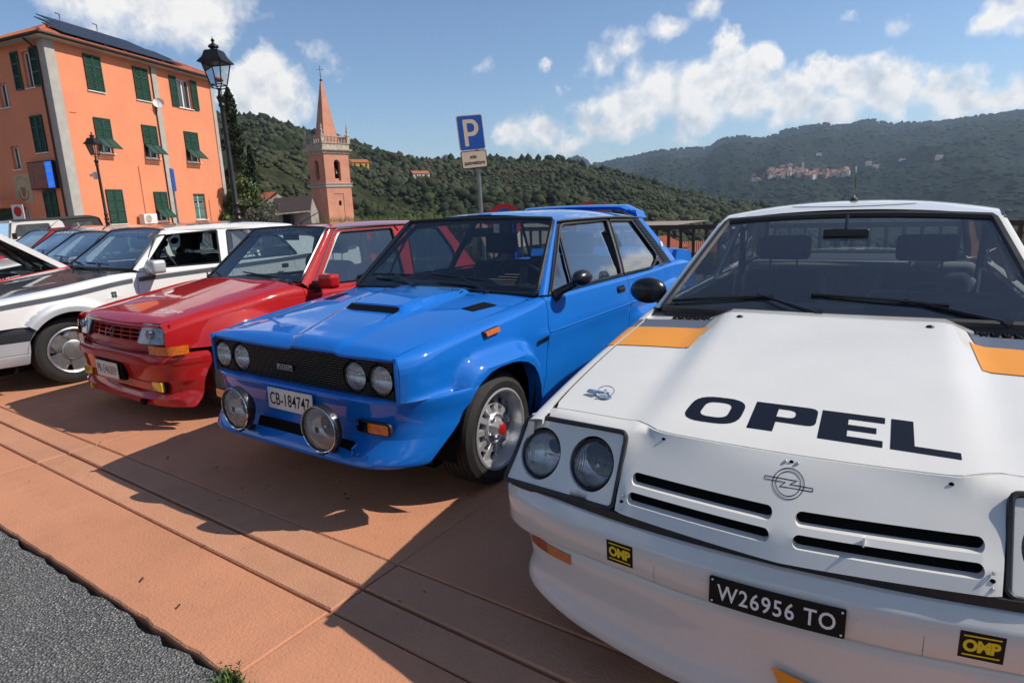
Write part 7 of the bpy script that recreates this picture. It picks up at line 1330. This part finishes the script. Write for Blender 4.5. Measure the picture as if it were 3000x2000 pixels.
def estate():
    c = Car('white_saloon', 'white saloon with grey bonnet, open side window and grey waist stripe', (-7.01033, 1.43179, 0), -.03649, 'white3')
    AB = np.abs
    Z = lambda x, y: .735 + .125 * (np.asarray(y) - 0) + .02 * (1 - (np.asarray(x) / .68) ** 2) - .06 * np.clip((.25 - np.asarray(y)) / .25, 0, 1) ** 2 + .012 * ss(.03, .06, AB(x) - .08 - .22 * np.asarray(y)) * 0
    Z = lambda x, y: .742 + .118 * np.asarray(y) + .018 * (1 - (np.asarray(x) / .68) ** 2) - .06 * np.clip((.25 - np.asarray(y)) / .25, 0, 1) ** 2 - .010 * ss(.04, .0, AB(x) - (.10 + .26 * np.asarray(y)))
    hx = pch([(.0, .58), (.4, .655), (1, .69), (1.5, .715)]); yf = lambda x: .02 + .10 * (AB(x) / .6) ** 2; yr = lambda x: 1.42 + .05 * (AB(x) / .7) ** 2
    c.hood('bonnet', Z, hx, yf, yr, m='greyhood', step=.05)
    c.top = lambda y: (float(hx(y)) + .004 if y < 1.46 else float(pch([(1.46, .725), (1.6, .775), (3.3, .775), (4.2, .70)])(y)), float(pch([(.05, .71), (.25, .765), (.8, .835), (1.46, .912), (1.62, .905), (3.3, .92), (4.2, .95)])(y)))
    c.S = pch([(.05, .68), (.5, .765), (1.0, .815), (1.5, .868), (3.3, .885), (4.2, .915)])
    xm = pch([(.0, .70), (.15, .755), (.5, .795), (1.5, .80), (3.4, .80), (4.2, .76)])
    st = pch([(.0, .70), (.43, .739), (.90, .775), (1.46, .843), (2.2, .866), (3.4, .905), (4.2, .955)])
    def X(y, z):
        y, z = np.asarray(y, float), np.asarray(z, float); v = xm(y) - .02 * ramp(.7, .90, z) - .03 * ramp(.5, .2, z)
        for yc in (.90, 3.40): r = np.hypot(y - yc, z - .29); v = v + .032 * ss(.455, .40, r)
        return v
    c.X = X
    arch = lambda yc: [(yc - .355 * math.cos(t), .29 + .355 * math.sin(t)) for t in np.linspace(-.05, math.pi + .05, 19)]
    c.side('fender', .10, 1.475, [(.10, .56), (.50, .565)] + [q for q in arch(.90) if q[1] > .55 or q[0] > .9] + [(1.30, .2), (1.44, .2)], step=.035, slant=(0, .02))
    for y0, y1 in ((1.48, 2.43), (2.435, 3.20)):
        for d in c.side('door', y0 + .02 * (y0 < 2), y1, [(y0 - .03 * (y0 < 2), .2), (y1, .2)], step=.06): d['label'] = 'white door of the saloon'
    c.side('rear_quarter', 3.205, 4.20, [(3.205, .55)] + [q for q in arch(3.40) if q[1] > .55 or q[0] > 3.4] + [(3.9, .3), (4.2, .4)], step=.06)
    fens = [o for o in c.root.children if o.name.startswith('fender')]
    c.arch_lip(arch(.90), .06); c.liner(1.3, 4.1, .22); c.arch_lining(.90, .29, .38, .42, .80); c.arch_lining(3.40, .29, .38, .42, .80); c.floor(.3, 4.1, .6)
    fs = lambda sd, k: (lambda y, z: (sd * (X(np.asarray(y), np.asarray(z)) + k), y, z))
    for sd in (1, -1):
        for (a, b, par) in ((.12, 1.452, 'fender'), (1.505, 2.42, 'door'), (2.44, 4.15, 'door')):
            mb = MB(); ys = np.linspace(a, b, 22); mb.grid([[(sd * (float(X(np.array([y]), np.array([st(y) + dz]))[0]) + .006), y, float(st(y)) + dz) for y in ys] for dz in (-.019, -.006, .006, .019)], flip=sd > 0); c.part(mb, 'waist_stripe', 'dgrey', smooth=None)
        # silver arch flare
        mb = MB(); G = []
        for t in np.linspace(.72, math.pi - .1, 26):
            G.append([(sd * (float(X(np.array([.90 - r * math.cos(t)]), np.array([.29 + r * math.sin(t)]))[0]) + .004), .90 - r * math.cos(t), .29 + r * math.sin(t)) for r in (.352, .37, .39, .41, .43, .445)])
        mb.grid(G, flip=sd < 0); c.part(mb, 'arch_flare', 'silver')
        mb = MB(); letter(mb, '+', fs(sd, .003), 1, 1.27, .745, .785, fit=(.01, .01)); 
        mb = MB(); panel(mb, [(1.20, .70), (1.335, .712), (1.278, .80)], fs(sd, .0025), .04); tr = c.part(mb, 'triangle_badge', 'wdecal')
        mb = MB()
        for k in range(4):
            a = math.pi / 4 + k * math.pi / 2; cx, cz = 1.272 + .016 * math.cos(a), .737 + .019 * math.sin(a)
            panel(mb, circ(cx, cz, .0125, 10, .0145), fs(sd, .0045), .02)
        c.part(mb, 'clover', 'shutter', tr, smooth=None)
    # bumper
    def brow(z, o, ye, xe_, pw=7, n=41): return [(u * xe_, -.03 - o + (ye + .03 + o) * AB(u) ** pw, z) for u in np.sin(np.linspace(-math.pi / 2, math.pi / 2, n))]
    mb = MB(); mb.grid([brow(.560, -.05, .60, .775), brow(.562, .0, .64, .803), brow(.550, .008, .64, .812), brow(.50, .008, .63, .815), brow(.448, .004, .585, .812), brow(.445, -.03, .56, .79)]); bum = c.part(mb, 'bumper', 'plastic', smooth=35)
    mb = MB(); mb.grid([brow(.445, -.01, .575, .800), brow(.441, .004, .58, .812), brow(.345, .008, .57, .812), brow(.338, .0, .568, .805), brow(.332, .006, .566, .812), brow(.262, .012, .552, .808), brow(.252, .006, .54, .80), brow(.25, -.05, .5, .75)]); c.part(mb, 'front_apron', 'silver', bum, smooth=35)
    mb = MB(); mb.grid([[(x, .0 + .10 * (AB(x) / .66) ** 3 + a, z) for x in np.linspace(-.70, .70, 15)] for a, z in ((.05, .70), (.0, .685), (-.01, .57), (.03, .555))]); c.part(mb, 'grille', 'plastic')
    for sg in (-1, 1): mb = MB(); mb.cbox((sg * .46, .015, .64), (.34, .05, .11), b=.01); c.part(mb, 'headlamp', 'lens_bright')
    # glasshouse
    mb = MB(); mb.grid([[(x, float(yr(x)) + a, float(Z(np.array([x]), np.array([float(yr(x))]))[0]) + b) for x in np.linspace(-.73, .73, 21)] for a, b in ((.004, -.004), (.06, -.01), (.14, -.005))]); c.part(mb, 'cowl', 'plastic')
    c.screen('windscreen', (.735, 1.480, .942), (.552, 1.877, 1.280), (1.44, .943), (1.91, 1.294), 'glass', 'satin', .011, bandm='band', band=.20)
    P = c.scr; wmap = lambda u, v: np.array([np.array(P(a, b)) + np.array((0, -.003, .004)) for a, b in zip(u, v)]).T
    mb = MB(); letter(mb, 'Scuderia Balbi Rally Team', wmap, 1, -.1, .89, fit=(1.2, .07), shear=.2); c.part(mb, 'lettering', 'silver', smooth=None)
    mb = MB(); V = circ(.80, .86, .055, 20, .075); ribbon(mb, V, .014, wmap, True); panel(mb, circ(.80, .86, .03, 12, .04), wmap, .05); c.part(mb, 'round_sticker', 'orange', smooth=None)
    xe = pch([(1.8, .585), (2.4, .605), (3.3, .575)]); ze = pch([(1.8, 1.278), (2.1, 1.296), (2.6, 1.292), (3.4, 1.262)]); zc = pch([(1.92, 1.306), (2.1, 1.326), (2.6, 1.34), (3.1, 1.325), (3.45, 1.285)])
    c.roof('roof', xe, ze, zc, lambda u: 1.94 - .055 * u * u, lambda u: 3.36 - .04 * u * u, m='greyhood', drip=False)
    for sg in (-1, 1):      # white roof sides
        mb = MB(); mb.grid([[(sg * (float(xe(y)) * k + o), y, float(ze(y)) + (float(zc(y)) - float(ze(y))) * (1 - k ** 2.4) + dz) for y in np.linspace(1.90, 3.36, 14)] for k, o, dz in ((.80, 0, .003), (.9, 0, .004), (.97, .004, .004), (1, .008, .002), (1, .012, -.02), (1, .010, -.03))], flip=sg > 0); c.part(mb, 'roof_side', 'white3')
    c.pillar((.747, 1.487, .938), (.562, 1.882, 1.280), (.776, 1.545, .912), (.592, 1.935, 1.276))
    xg = lambda y, z: .776 - .178 * ((z - .91) / .37) + 0 * y
    wins = [rpoly([(1.575, .935), (1.80, 1.232), (2.425, 1.252), (2.335, .925)], [.02, .03, .02, .02]), rpoly([(2.43, .935), (2.525, 1.248), (2.93, 1.243), (3.16, 1.12), (3.27, .935)], [.02, .02, .05, .05, .03])]
    c.glasshouse(xg, [(1.53, .912), (1.935, 1.276), (2.2, 1.292), (2.6, 1.29), (3.34, 1.262), (3.80, .94), (3.0, .915), (2.0, .905)], wins, m='white3', open_=((0, 1),))
    mb = MB(); fw = lambda u, v: (xg(u, v) - .006, u, v); letter(mb, 'A. BISELLI', fw, 1, 2.60, 1.000, .03, fit=(.20, .026), bold=.02); letter(mb, 'F. CARRARA', fw, 1, 2.63, .962, .03, fit=(.23, .026), bold=.02); c.part(mb, 'lettering', 'wdecal', smooth=None)
    for z in (1.004, .967):
        for k, m_ in enumerate(('shutter', 'wdecal', 'redcap')): mb = MB(); mb.add([(float(xg(y_, z_)) - .006, y_, z_) for y_, z_ in ((2.775 + .014 * k, z - .014), (2.789 + .014 * k, z - .014), (2.789 + .014 * k, z + .014), (2.775 + .014 * k, z + .014))], [(0, 1, 2, 3)]); c.part(mb, 'flag_sticker', m_, smooth=None)
    for sd in (1, -1):
        e = link('door_mirror', None, parent=c.root); mb = MB(); mb.cbox((sd * .885, 1.63, .955), (.16, .13, .125), b=.03); c.part(mb, 'mirror_shell', 'silver', e); mb = MB(); mb.cbox((sd * .80, 1.62, .925), (.08, .09, .06), b=.015); c.part(mb, 'mirror_foot', 'silver', e)
        for y in (2.36, 3.12): mb = MB(); panel(mb, rrect(y - .09, .80, y - .005, .845, .008), fs(sd, .003), .04, flip=sd < 0); c.part(mb, 'door_handle', 'satin')
    c.screen('back_window', (.66, 3.78, .955), (.54, 3.36, 1.23), (3.84, .965), (3.40, 1.268), 'sglass', 'satin', .012)
    mb = MB(); mb.grid([[(x, y, z - .02 * (x / .7) ** 2) for x in np.linspace(-.74, .74, 11)] for y, z in ((3.78, .965), (4.15, .965), (4.22, .90), (4.22, .6), (4.18, .3))]); c.part(mb, 'boot_lid', 'white3')
    c.dashboard(1.72, .90, .70, .40); c.steering(.36, 1.98, .93, .18)
    for x in (-.34, .36): c.seat(x, 2.42, .30, 'seat', .46, .98, (1.03, 1.22), .28, side='seat')
    mb = MB(); mb.cbox((0, 3.15, .70), (1.25, .16, .50), b=.06); c.part(mb, 'rear_bench', 'seat'); mb = MB(); mb.box(-.74, 1.5, .28, .74, 3.6, .31)
    for sg in (-1, 1): mb.box(sg * .745 - .01, 1.6, .3, sg * .745 + .01, 3.6, .90)
    c.part(mb, 'cabin_trim', 'cabin', smooth=None); c.mirror_in((0, 1.95, 1.21), .2, .06)
    # stickers on the far side window
    rnd = random.Random(4); pl = plane_map((-.695, 2.50, 1.10), (0, 1, 0), (.43, 0, .9)); k = 0
    for (u, v, w, h, m) in ((.06, .12, .11, .09, 'plate'), (.20, .14, .09, .07, 'redcap'), (.32, .14, .10, .05, 'wdecal'), (.14, .03, .09, .09, 'yellow'), (.25, .0, .10, .10, 'shutter'), (.37, .04, .16, .14, 'yellow'), (.22, -.10, .12, .10, 'wdecal'), (.38, -.09, .11, .06, 'wdecal'), (.42, .13, .11, .04, 'ylens'), (.05, .0, .05, .09, 'redcap')):
        mb = MB(); panel(mb, circ(u - .05, v, w / 2, 14, h / 2) if k % 3 == 0 else rrect(u - w / 2 - .05, v - h / 2, u + w / 2 - .05, v + h / 2, .008), lambda a, b: pl(a * 1.1, b) + np.array([[.012], [0], [0]]), .1); s_ = c.part(mb, 'sticker', m, smooth=None); k += 1
    N = (0, -.647, .763); c.bow = .014; c.wiper((.22, 1.412, .925), (-.05, 1.51, .985), (-.28, 1.50, .965), (.24, 1.50, .955), n=N); c.wiper((-.45, 1.42, .93), (-.60, 1.50, .985), (-.70, 1.52, .985), (-.35, 1.48, .96), n=N)
    c.wheels([(.745, .898, .295), (.745, 3.40, .295)], (.295, .195), .195, rim_star)
hatch(); estate()

# ---------------- cars further along the row ----------------
M['navy'] = paint('navy_stripe', (.012, .025, .12)); M['sky'] = paint('sky_blue_stripe', (.10, .36, .62)); M['rallyred'] = paint('rally_red', (.60, .03, .025)); M['canvas'] = mat('black_canvas_top', (.035, .034, .033), .85, noise=.3, nscale=6, bump=.15, bscale=30)
def rowcar(name, label, loc, rot, body, L, hw, open_bonnet=None, band=None, stripes=False):
    c = Car(name, label, loc, rot, body); AB = np.abs
    Z = lambda x, y: .74 + .13 * np.asarray(y) + .014 * (1 - (np.asarray(x) / .65) ** 2) - .05 * np.clip((.2 - np.asarray(y)) / .2, 0, 1) ** 2
    hx = pch([(0, .60), (.5, .635), (1.1, .66)]); yf = lambda x: .04 + .05 * (AB(x) / .6) ** 2; yr = lambda x: 1.02 + .04 * (AB(x) / .65) ** 2
    c.hood('bonnet', Z, hx, yf, yr, step=.07, fl=.06 if open_bonnet else .02); h = c.root.children[-1]
    if open_bonnet:
        h.data.materials.clear(); h.data.materials.append(M['white3'])
        for v in h.data.vertices: v.co.y -= 1.03; v.co.z -= .885
        h.location = (0, 1.03, .90); h.rotation_euler = (-R(open_bonnet), 0, 0)
        mb = MB(); panel(mb, [(-.57, -.93), (.57, -.93), (.63, -.03), (-.63, -.03)], lambda x, y: (x, y, -.145 * -y * 0 + .13 * y - .022 + 0 * x), .2)
        for x in (-.4, 0, .4): mb.cbox((x, -.5, -.10), (.05, .9, .02))
        mb.cbox((0, -.62, -.115), (1.1, .05, .02)); mb.cbox((0, -.3, -.075), (1.1, .05, .02)); c.part(mb, 'bonnet_underside', mat('dark_lining', (.05, .04, .035), .7, noise=.5, nscale=4), h)
        mb = MB(); mb.box(-.60, .25, .40, .60, .98, .66); c.part(mb, 'engine_bay', 'void'); r = random.Random(2)
        for i, (x, y, w, d, hgt) in enumerate(((-.3, .55, .35, .3, .12), (.15, .5, .4, .25, .14), (.42, .8, .2, .16, .16), (-.42, .85, .22, .14, .12), (0, .85, .5, .06, .08))): mb = MB(); mb.cbox((x, y, .68 + hgt / 2), (w, d, hgt), b=.02); c.part(mb, ('engine_cover', 'airbox', 'battery', 'reservoir', 'strut_brace')[i], ('alu', 'plastic', 'satin', 'plate', 'chrome')[i])
        mb = MB(); mb.tube([(.52, .75, .80), (.50, .62, 1.02)], .009, 6); c.part(mb, 'bonnet_stay', 'galv')
    c.top = lambda y: (float(hx(y)) + .004 if y < 1.07 else float(pch([(1.07, .665), (1.25, .72), (3.2, .72), (L, .66)])(y)), float(Z(hx(y), y)) - .002 if y < 1.07 else float(pch([(1.07, .87), (1.25, .88), (3, .885), (L, .88)])(y)))
    c.S = pch([(.05, .67), (.5, .75), (1.1, .82), (3, .84), (L, .82)]); xm = pch([(.04, hw - .10), (.15, hw - .05), (.6, hw - .01), (3.0, hw), (L, hw - .08)])
    def X(y, z):
        y, z = np.asarray(y, float), np.asarray(z, float); v = xm(y) - .025 * ramp(.6, .85, z) - .03 * ramp(.5, .2, z)
        for yc in (.80, 3.25): v = v + .035 * ss(.46, .38, np.hypot(y - yc, z - .29))
        return v
    c.X = X; arch = lambda yc: [(yc - .34 * math.cos(t), .29 + .34 * math.sin(t)) for t in np.linspace(0, math.pi, 13)]
    c.side('fender', .06, 1.19, [(.06, .3), (.44, .25)] + arch(.80) + [(1.19, .2)], step=.07); fr = c.root.children[-2]
    c.side('door', 1.195, 2.3, [(1.195, .2), (2.3, .2)], step=.1); c.side('rear_quarter', 2.305, L, [(2.305, .2)] + arch(3.25) + [(3.7, .3), (L, .4)], step=.09)
    c.arch_lining(.80, .29, .36, .4, hw - .04); c.arch_lining(3.25, .29, .36, .4, hw - .04); c.floor(.3, L - .1, .58)
    mb = MB(); mb.grid([[(x, .05 + .10 * (AB(x) / .7) ** 3 + a, z) for x in np.linspace(-.70, .70, 15)] for a, z in ((.05, .70), (.0, .69), (-.01, .56), (.02, .55))]); c.part(mb, 'grille', 'satin')
    for sg in (-1, 1):
        for x in (.56, .40): c.lamp('headlamp', (sg * x, .03 + .03 * (x > .5), .62), (0, -1, 0), .062, 'satin', .04, flute=False)
    mb = MB(); mb.grid([[(u * hw, .0 - o + (.35 + o) * AB(u) ** 7, z) for u in np.linspace(-1, 1, 31)] for o, z in ((-.05, .545), (.02, .54), (.03, .45), (.02, .33), (.04, .22), (-.03, .2))]); c.part(mb, 'bumper', body)
    mb = MB(); mb.grid([[(x, float(yr(x)) + a, .878 + b) for x in np.linspace(-.67, .67, 11)] for a, b in ((.004, 0), (.16, .01))]); c.part(mb, 'cowl', 'plastic')
    c.screen('windscreen', (.665, 1.16, .905), (.555, 1.60, 1.235), (1.09, .905), (1.65, 1.255), 'glass', 'satin', .012, bandm=band and 'band', band=.18)
    if band:
        P = c.scr; wm = lambda u, v: np.array([np.array(P(a, b)) + np.array((0, -.004, .005)) for a, b in zip(u, v)]).T; mb = MB(); letter(mb, band, wm, 1, .05, .905, fit=(1.6, .10), bold=.02); c.part(mb, 'lettering', 'wdecal', smooth=None)
    xe = pch([(1.5, .575), (2.3, .59), (3.3, .56)]); ze = pch([(1.5, 1.235), (1.9, 1.26), (2.5, 1.258), (3.3, 1.22)]); zc = pch([(1.62, 1.258), (1.9, 1.292), (2.4, 1.305), (3.3, 1.25)])
    rf = c.roof('roof', xe, ze, zc, lambda u: 1.652 - .05 * u * u, lambda u: 3.25 - .04 * u * u)
    mb = MB(); mb.tube([(.05, 1.72, 1.275), (.09, 1.9, 1.42)], [.008, .003], 5); c.part(mb, 'aerial', 'satin', rf)
    c.pillar((.675, 1.166, .90), (.563, 1.606, 1.236), (.715, 1.23, .885), (.58, 1.655, 1.238)); xg = lambda y, z: .722 - .15 * ((z - .88) / .36) + 0 * y
    c.glasshouse(xg, [(1.22, .886), (1.655, 1.238), (2.5, 1.256), (3.2, 1.225), (3.55, .885), (2.2, .882)], [rpoly([(1.29, .905), (1.68, 1.205), (2.2, 1.225), (2.2, .90)], .03), rpoly([(2.28, .90), (2.28, 1.225), (2.95, 1.20), (3.15, .90)], .04)], step=.1)
    c.screen('back_window', (.60, 3.52, .90), (.53, 3.24, 1.19), (3.57, .90), (3.29, 1.215), 'sglass'); mb = MB(); mb.grid([[(x, y, z) for x in np.linspace(-.66, .66, 7)] for y, z in ((3.5, .89), (L, .86), (L + .03, .6), (L, .3))]); c.part(mb, 'tailgate', body)
    c.dashboard(1.4, .86, .62, .3); c.steering(.33, 1.68, .86)
    for x in (-.32, .32): c.seat(x, 2.1, .3, 'seat', .44, .92, (.98, 1.12))
    mb = MB(); mb.box(-.68, 1.2, .28, .68, 3.4, .31); c.part(mb, 'cabin_trim', 'cabin', smooth=None)
    for sd in (1, -1): e = link('door_mirror', None, parent=c.root); mb = MB(); mb.cbox((sd * (hw + .02), 1.36, .92), (.15, .10, .10), b=.03); c.part(mb, 'mirror_shell', 'satin', e)
    N = (0, -.6, .8); c.wiper((.30, 1.10, .91), (.05, 1.2, .97), (-.2, 1.2, .96), (.3, 1.2, .95), n=N); c.wiper((-.3, 1.09, .91), (-.5, 1.2, .97), (-.62, 1.22, .98), (-.3, 1.18, .95), n=N)
    if stripes:
        fs = lambda k: (lambda y, z: (X(y, z) + k, y, z)); fen = [o for o in c.root.children if o.name.startswith('fender')][0]
        for z0, z1, m in ((.62, .705, 'rallyred'), (.705, .74, 'navy'), (.74, .762, 'sky')): mb = MB(); ys = np.linspace(.08, 1.17, 14); mb.grid([[(float(X(y, z)) + .003, y, min(z + .10 * (y - .2), float(c.S(y)))) for y in ys] for z in (z0, z1)]); c.part(mb, 'rally_stripe', m, fen)
        for (ya, yb, m) in ((0, 1, 'rallyred'),):
            mb = MB(); G = []
            for y in np.linspace(.10, 1.05, 14):
                x0, z0 = c.top(y); zs = float(c.S(y)); x1 = float(X(y, zs)); G.append([(x0 + .001 + (x1 - x0) * math.sin(a), y, zs + (z0 - zs) * math.cos(a) + .003) for a in np.linspace(.15, 1.57, 8)])
            mb.grid(G); c.part(mb, 'rally_stripe', m, fen)
        f2 = lambda u, v: np.array([(float(X(y, .74)) - .018 + .010, y, z) for y, z in zip(u, v)]).T
        mb = MB(); letter(mb, 'D. AURIOL', lambda u, v: np.array([(c.top(y)[0] + .028, y, float(c.S(y)) + (z + .005) * .9 + .028) for y, z in zip(u, v)]).T, 1, .42, .022, fit=(.30, .030), bold=.02); letter(mb, 'B. OCCELLI', lambda u, v: np.array([(float(X(y, c.S(y))) + .006, y, float(c.S(y)) + z) for y, z in zip(u, v)]).T, 1, .44, -.012, fit=(.36, .036), bold=.02); c.part(mb, 'lettering', 'wdecal', fen, smooth=None)
        mb = MB(); [mb.quad(*[(float(X(y, c.S(y))) + .006, y, float(c.S(y)) - .012 + z) for y, z in ((a, -.02), (a + .035, -.02), (a + .035, .02), (a, .02))]) for a in (.16, .21)]; c.part(mb, 'flag_sticker', 'wdecal', fen, smooth=None)
    c.wheels([(hw - .055, .80, .285), (hw - .055, 3.25, .285)], (.285, .19), .19, rim_star); return c
rowcar('rally_hatchback', 'white rally hatchback with its bonnet raised and red and blue stripes', (-9.40, 2.30, 0), -.045, 'white2', 3.8, .79, open_bonnet=43, stripes=True)
rowcar('rally_car', 'white rally car with RACING lettered across its windscreen', (-11.95, 3.02, 0), -.05, 'white2', 3.8, .79, band='HF RACING')
rowcar('rally_car', 'dark red car parked between the rally car and the soft top jeep', (-14.4, 3.5, 0), -.05, 'red', 3.8, .79)
def jeep():
    k = Vector((-18.3, 5.70, 0)); r = empty('soft_top_jeep', k, -.03, 'white jeep with black canvas soft top behind the raised bonnet', 'car', 'cars parked in the row'); r['group'] = 'cars parked in the row'; hw = .75
    def part(mb, n, m, p=None, s=35): return mb.build(n, m, p or r, s)
    mb = MB(); mb.cbox((0, 1.0, .72), (2 * hw, 1.95, .62), b=.05); mb.cbox((0, -.65, .70), (1.30, 1.45, .54), b=.05); bd = part(mb, 'body', 'white2')
    for sg in (-1, 1):
        mb = MB(); mb.cbox((sg * .62, -.75, .80), (.30, .95, .08), b=.03); part(mb, 'front_wing', 'white2'); mb = MB(); panel(mb, [(.0, .46), (.88, .46), (.90, 1.04), (.0, 1.04)], lambda y, z: (sg * (hw + .006) + 0 * y, y, z), .3, flange=(-.01 * sg, 0, 0)); d = part(mb, 'door', 'white2')
        w = rpoly([(.06, 1.10), (.16, 1.37), (.80, 1.385), (.86, 1.10)], .04); mb = MB(); panel(mb, [(-.02, 1.03), (.08, 1.43), (1.02, 1.45), (1.08, 1.40), (1.18, 1.03)], lambda y, z: (sg * (hw - .02 - .1 * (z - 1.03)), y, z), .1, [w[::-1]], flange=(-.03 * sg, 0, 0)); f = part(mb, 'door_frame', 'white2'); mb = MB(); panel(mb, w, lambda y, z: (sg * (hw - .035 - .1 * (z - 1.03)), y, z), .2); part(mb, 'side_window', 'sglass', f, True)
        mb = MB(); panel(mb, [(1.16, 1.04), (1.06, 1.45), (1.85, 1.50), (2.0, 1.04)], lambda y, z: (sg * (hw - .025 - .1 * (z - 1.03)), y, z), .15, [rpoly([(1.28, 1.12), (1.28, 1.36), (1.72, 1.39), (1.74, 1.12)], .05)[::-1]]); cv = part(mb, 'canvas_side', 'canvas'); mb = MB(); panel(mb, rpoly([(1.28, 1.12), (1.28, 1.36), (1.72, 1.39), (1.74, 1.12)], .05), lambda y, z: (sg * (hw - .03 - .1 * (z - 1.03)), y, z), .2); part(mb, 'canvas_window', 'sglass', cv, True)
        e = link('door_mirror', None, parent=r); mb = MB(); mb.cbox((sg * .90, .02, 1.12), (.16, .06, .14), b=.02); part(mb, 'mirror_shell', 'satin', e)
    mb = MB(); mb.grid([[(x, y, z - .05 * (abs(x) / .70) ** 3) for x in np.linspace(-.70, .70, 11)] for y, z in ((.06, 1.45), (.3, 1.50), (1.0, 1.505), (1.80, 1.545), (1.90, 1.51), (2.06, 1.03))]); part(mb, 'canvas_roof', 'canvas')
    mb = MB(); mb.tube([(-.66, -.02, 1.03), (-.60, .08, 1.44), (.60, .08, 1.44), (.66, -.02, 1.03)], .03, 6); ws = part(mb, 'windscreen_frame', 'white2'); mb = MB(); mb.quad((-.64, -.01, 1.05), (.64, -.01, 1.05), (.59, .075, 1.42), (-.59, .075, 1.42)); part(mb, 'windscreen', 'glass', ws)
    for x in (-.33, .33):
        e = link('seat', None, parent=r); mb = MB(); mb.cbox((x, .95, .98), (.44, .14, .55), b=.05); mb.cbox((x, .97, 1.28), (.26, .10, .16), b=.03); part(mb, 'seat_back', 'seat', e)
    for y in (-.72, 1.35):
        for sg in (-1, 1): e = link('wheel', None, parent=r); e.matrix_local = Matrix.Translation((sg * .72, y, .33)) @ Matrix.Rotation(math.pi / 2 * sg, 4, 'Y'); mb = MB(); mb.lathe([(.19, -.2), (.30, -.2), (.33, -.18), (.33, -.02), (.30, 0), (.20, .0), (.19, -.02)], 32); part(mb, 'tyre', 'tyre', e); mb = MB(); mb.lathe([(.195, -.01), (.17, -.03), (.08, -.01), (.001, 0)], 24); part(mb, 'rim', 'wdecal', e)
    mb = MB(); mb.cbox((0, -1.40, .55), (1.4, .10, .12), b=.02); part(mb, 'bumper', 'satin'); mb = MB(); mb.cbox((0, -1.385, .78), (1.1, .03, .2)); gr = part(mb, 'grille', 'satin')
    for sg in (-1, 1): mb = MB(); mb.lathe([(.09, 0), (.08, .02), (.001, .03)], 20, axis((sg * .42, -1.41, .79), (0, -1, 0))); part(mb, 'headlamp', 'lens_bright', gr)
jeep()
def stall():
    r = empty('market_stall', (-27.5, 6.6, 0), R(25), 'small market stall with a dark red canopy edge at the far left', 'stall')
    for x in (-1.6, 1.6):
        for y in (-.9, .9): mb = MB(); mb.tube([(x, y, 0), (x, y, 2.0)], .03, 6); mb.build('post', 'satin', r)
    mb = MB(); mb.add([(-1.75, -1.05, 1.72), (1.75, -1.05, 1.72), (1.75, 1.05, 1.72), (-1.75, 1.05, 1.72), (0, 0, 2.15)], [(0, 1, 4), (1, 2, 4), (2, 3, 4), (3, 0, 4)]); mb.build('canopy', mat('dark_red_cloth', (.20, .02, .05), .8), r)
    for z0, z1, m in ((1.50, 1.72, 'rallyred'), (1.40, 1.50, 'signwhite'), (1.33, 1.40, 'figl'), (.0, 1.0, 'paper')): mb = MB(); mb.box(-1.76, -1.07, z0, 1.76, -1.04, z1); mb.build('banner', m, r)
    r = empty('poster_sign', (-29.0, 9.75, 0), R(20), 'white poster with a red disc on a dark post under the awning', 'sign'); mb = MB(); mb.tube([(0, 0.03, 0), (0, .03, 2.1)], .03, 6); mb.build('post', 'satin', r); mb = MB(); mb.cbox((0, 0, 1.82), (.55, .02, .55)); b = mb.build('board', 'paper', r); mb = MB(); mb.lathe([(.19, 0), (.001, .002)], 24, axis((0, -.012, 1.84), (0, -1, 0))); mb.build('disc', 'rallyred', b)
    r = empty('block_wall', (-22.0, 5.6, 0), R(28), 'low white block wall at the left behind the raised bonnet', 'wall'); me = None
    for row in range(4):
        for i in range(9):
            if me is None: mb = MB(); mb.cbox((0, 0, .095), (.385, .18, .185), b=.006); o = mb.build('block', 'wwall', r); me = o.data
            else: o = link('block', me, None, r)
            o.location = ((i - 4.5) * .395 + (.19 if row % 2 else 0), 0, row * .195)
stall()
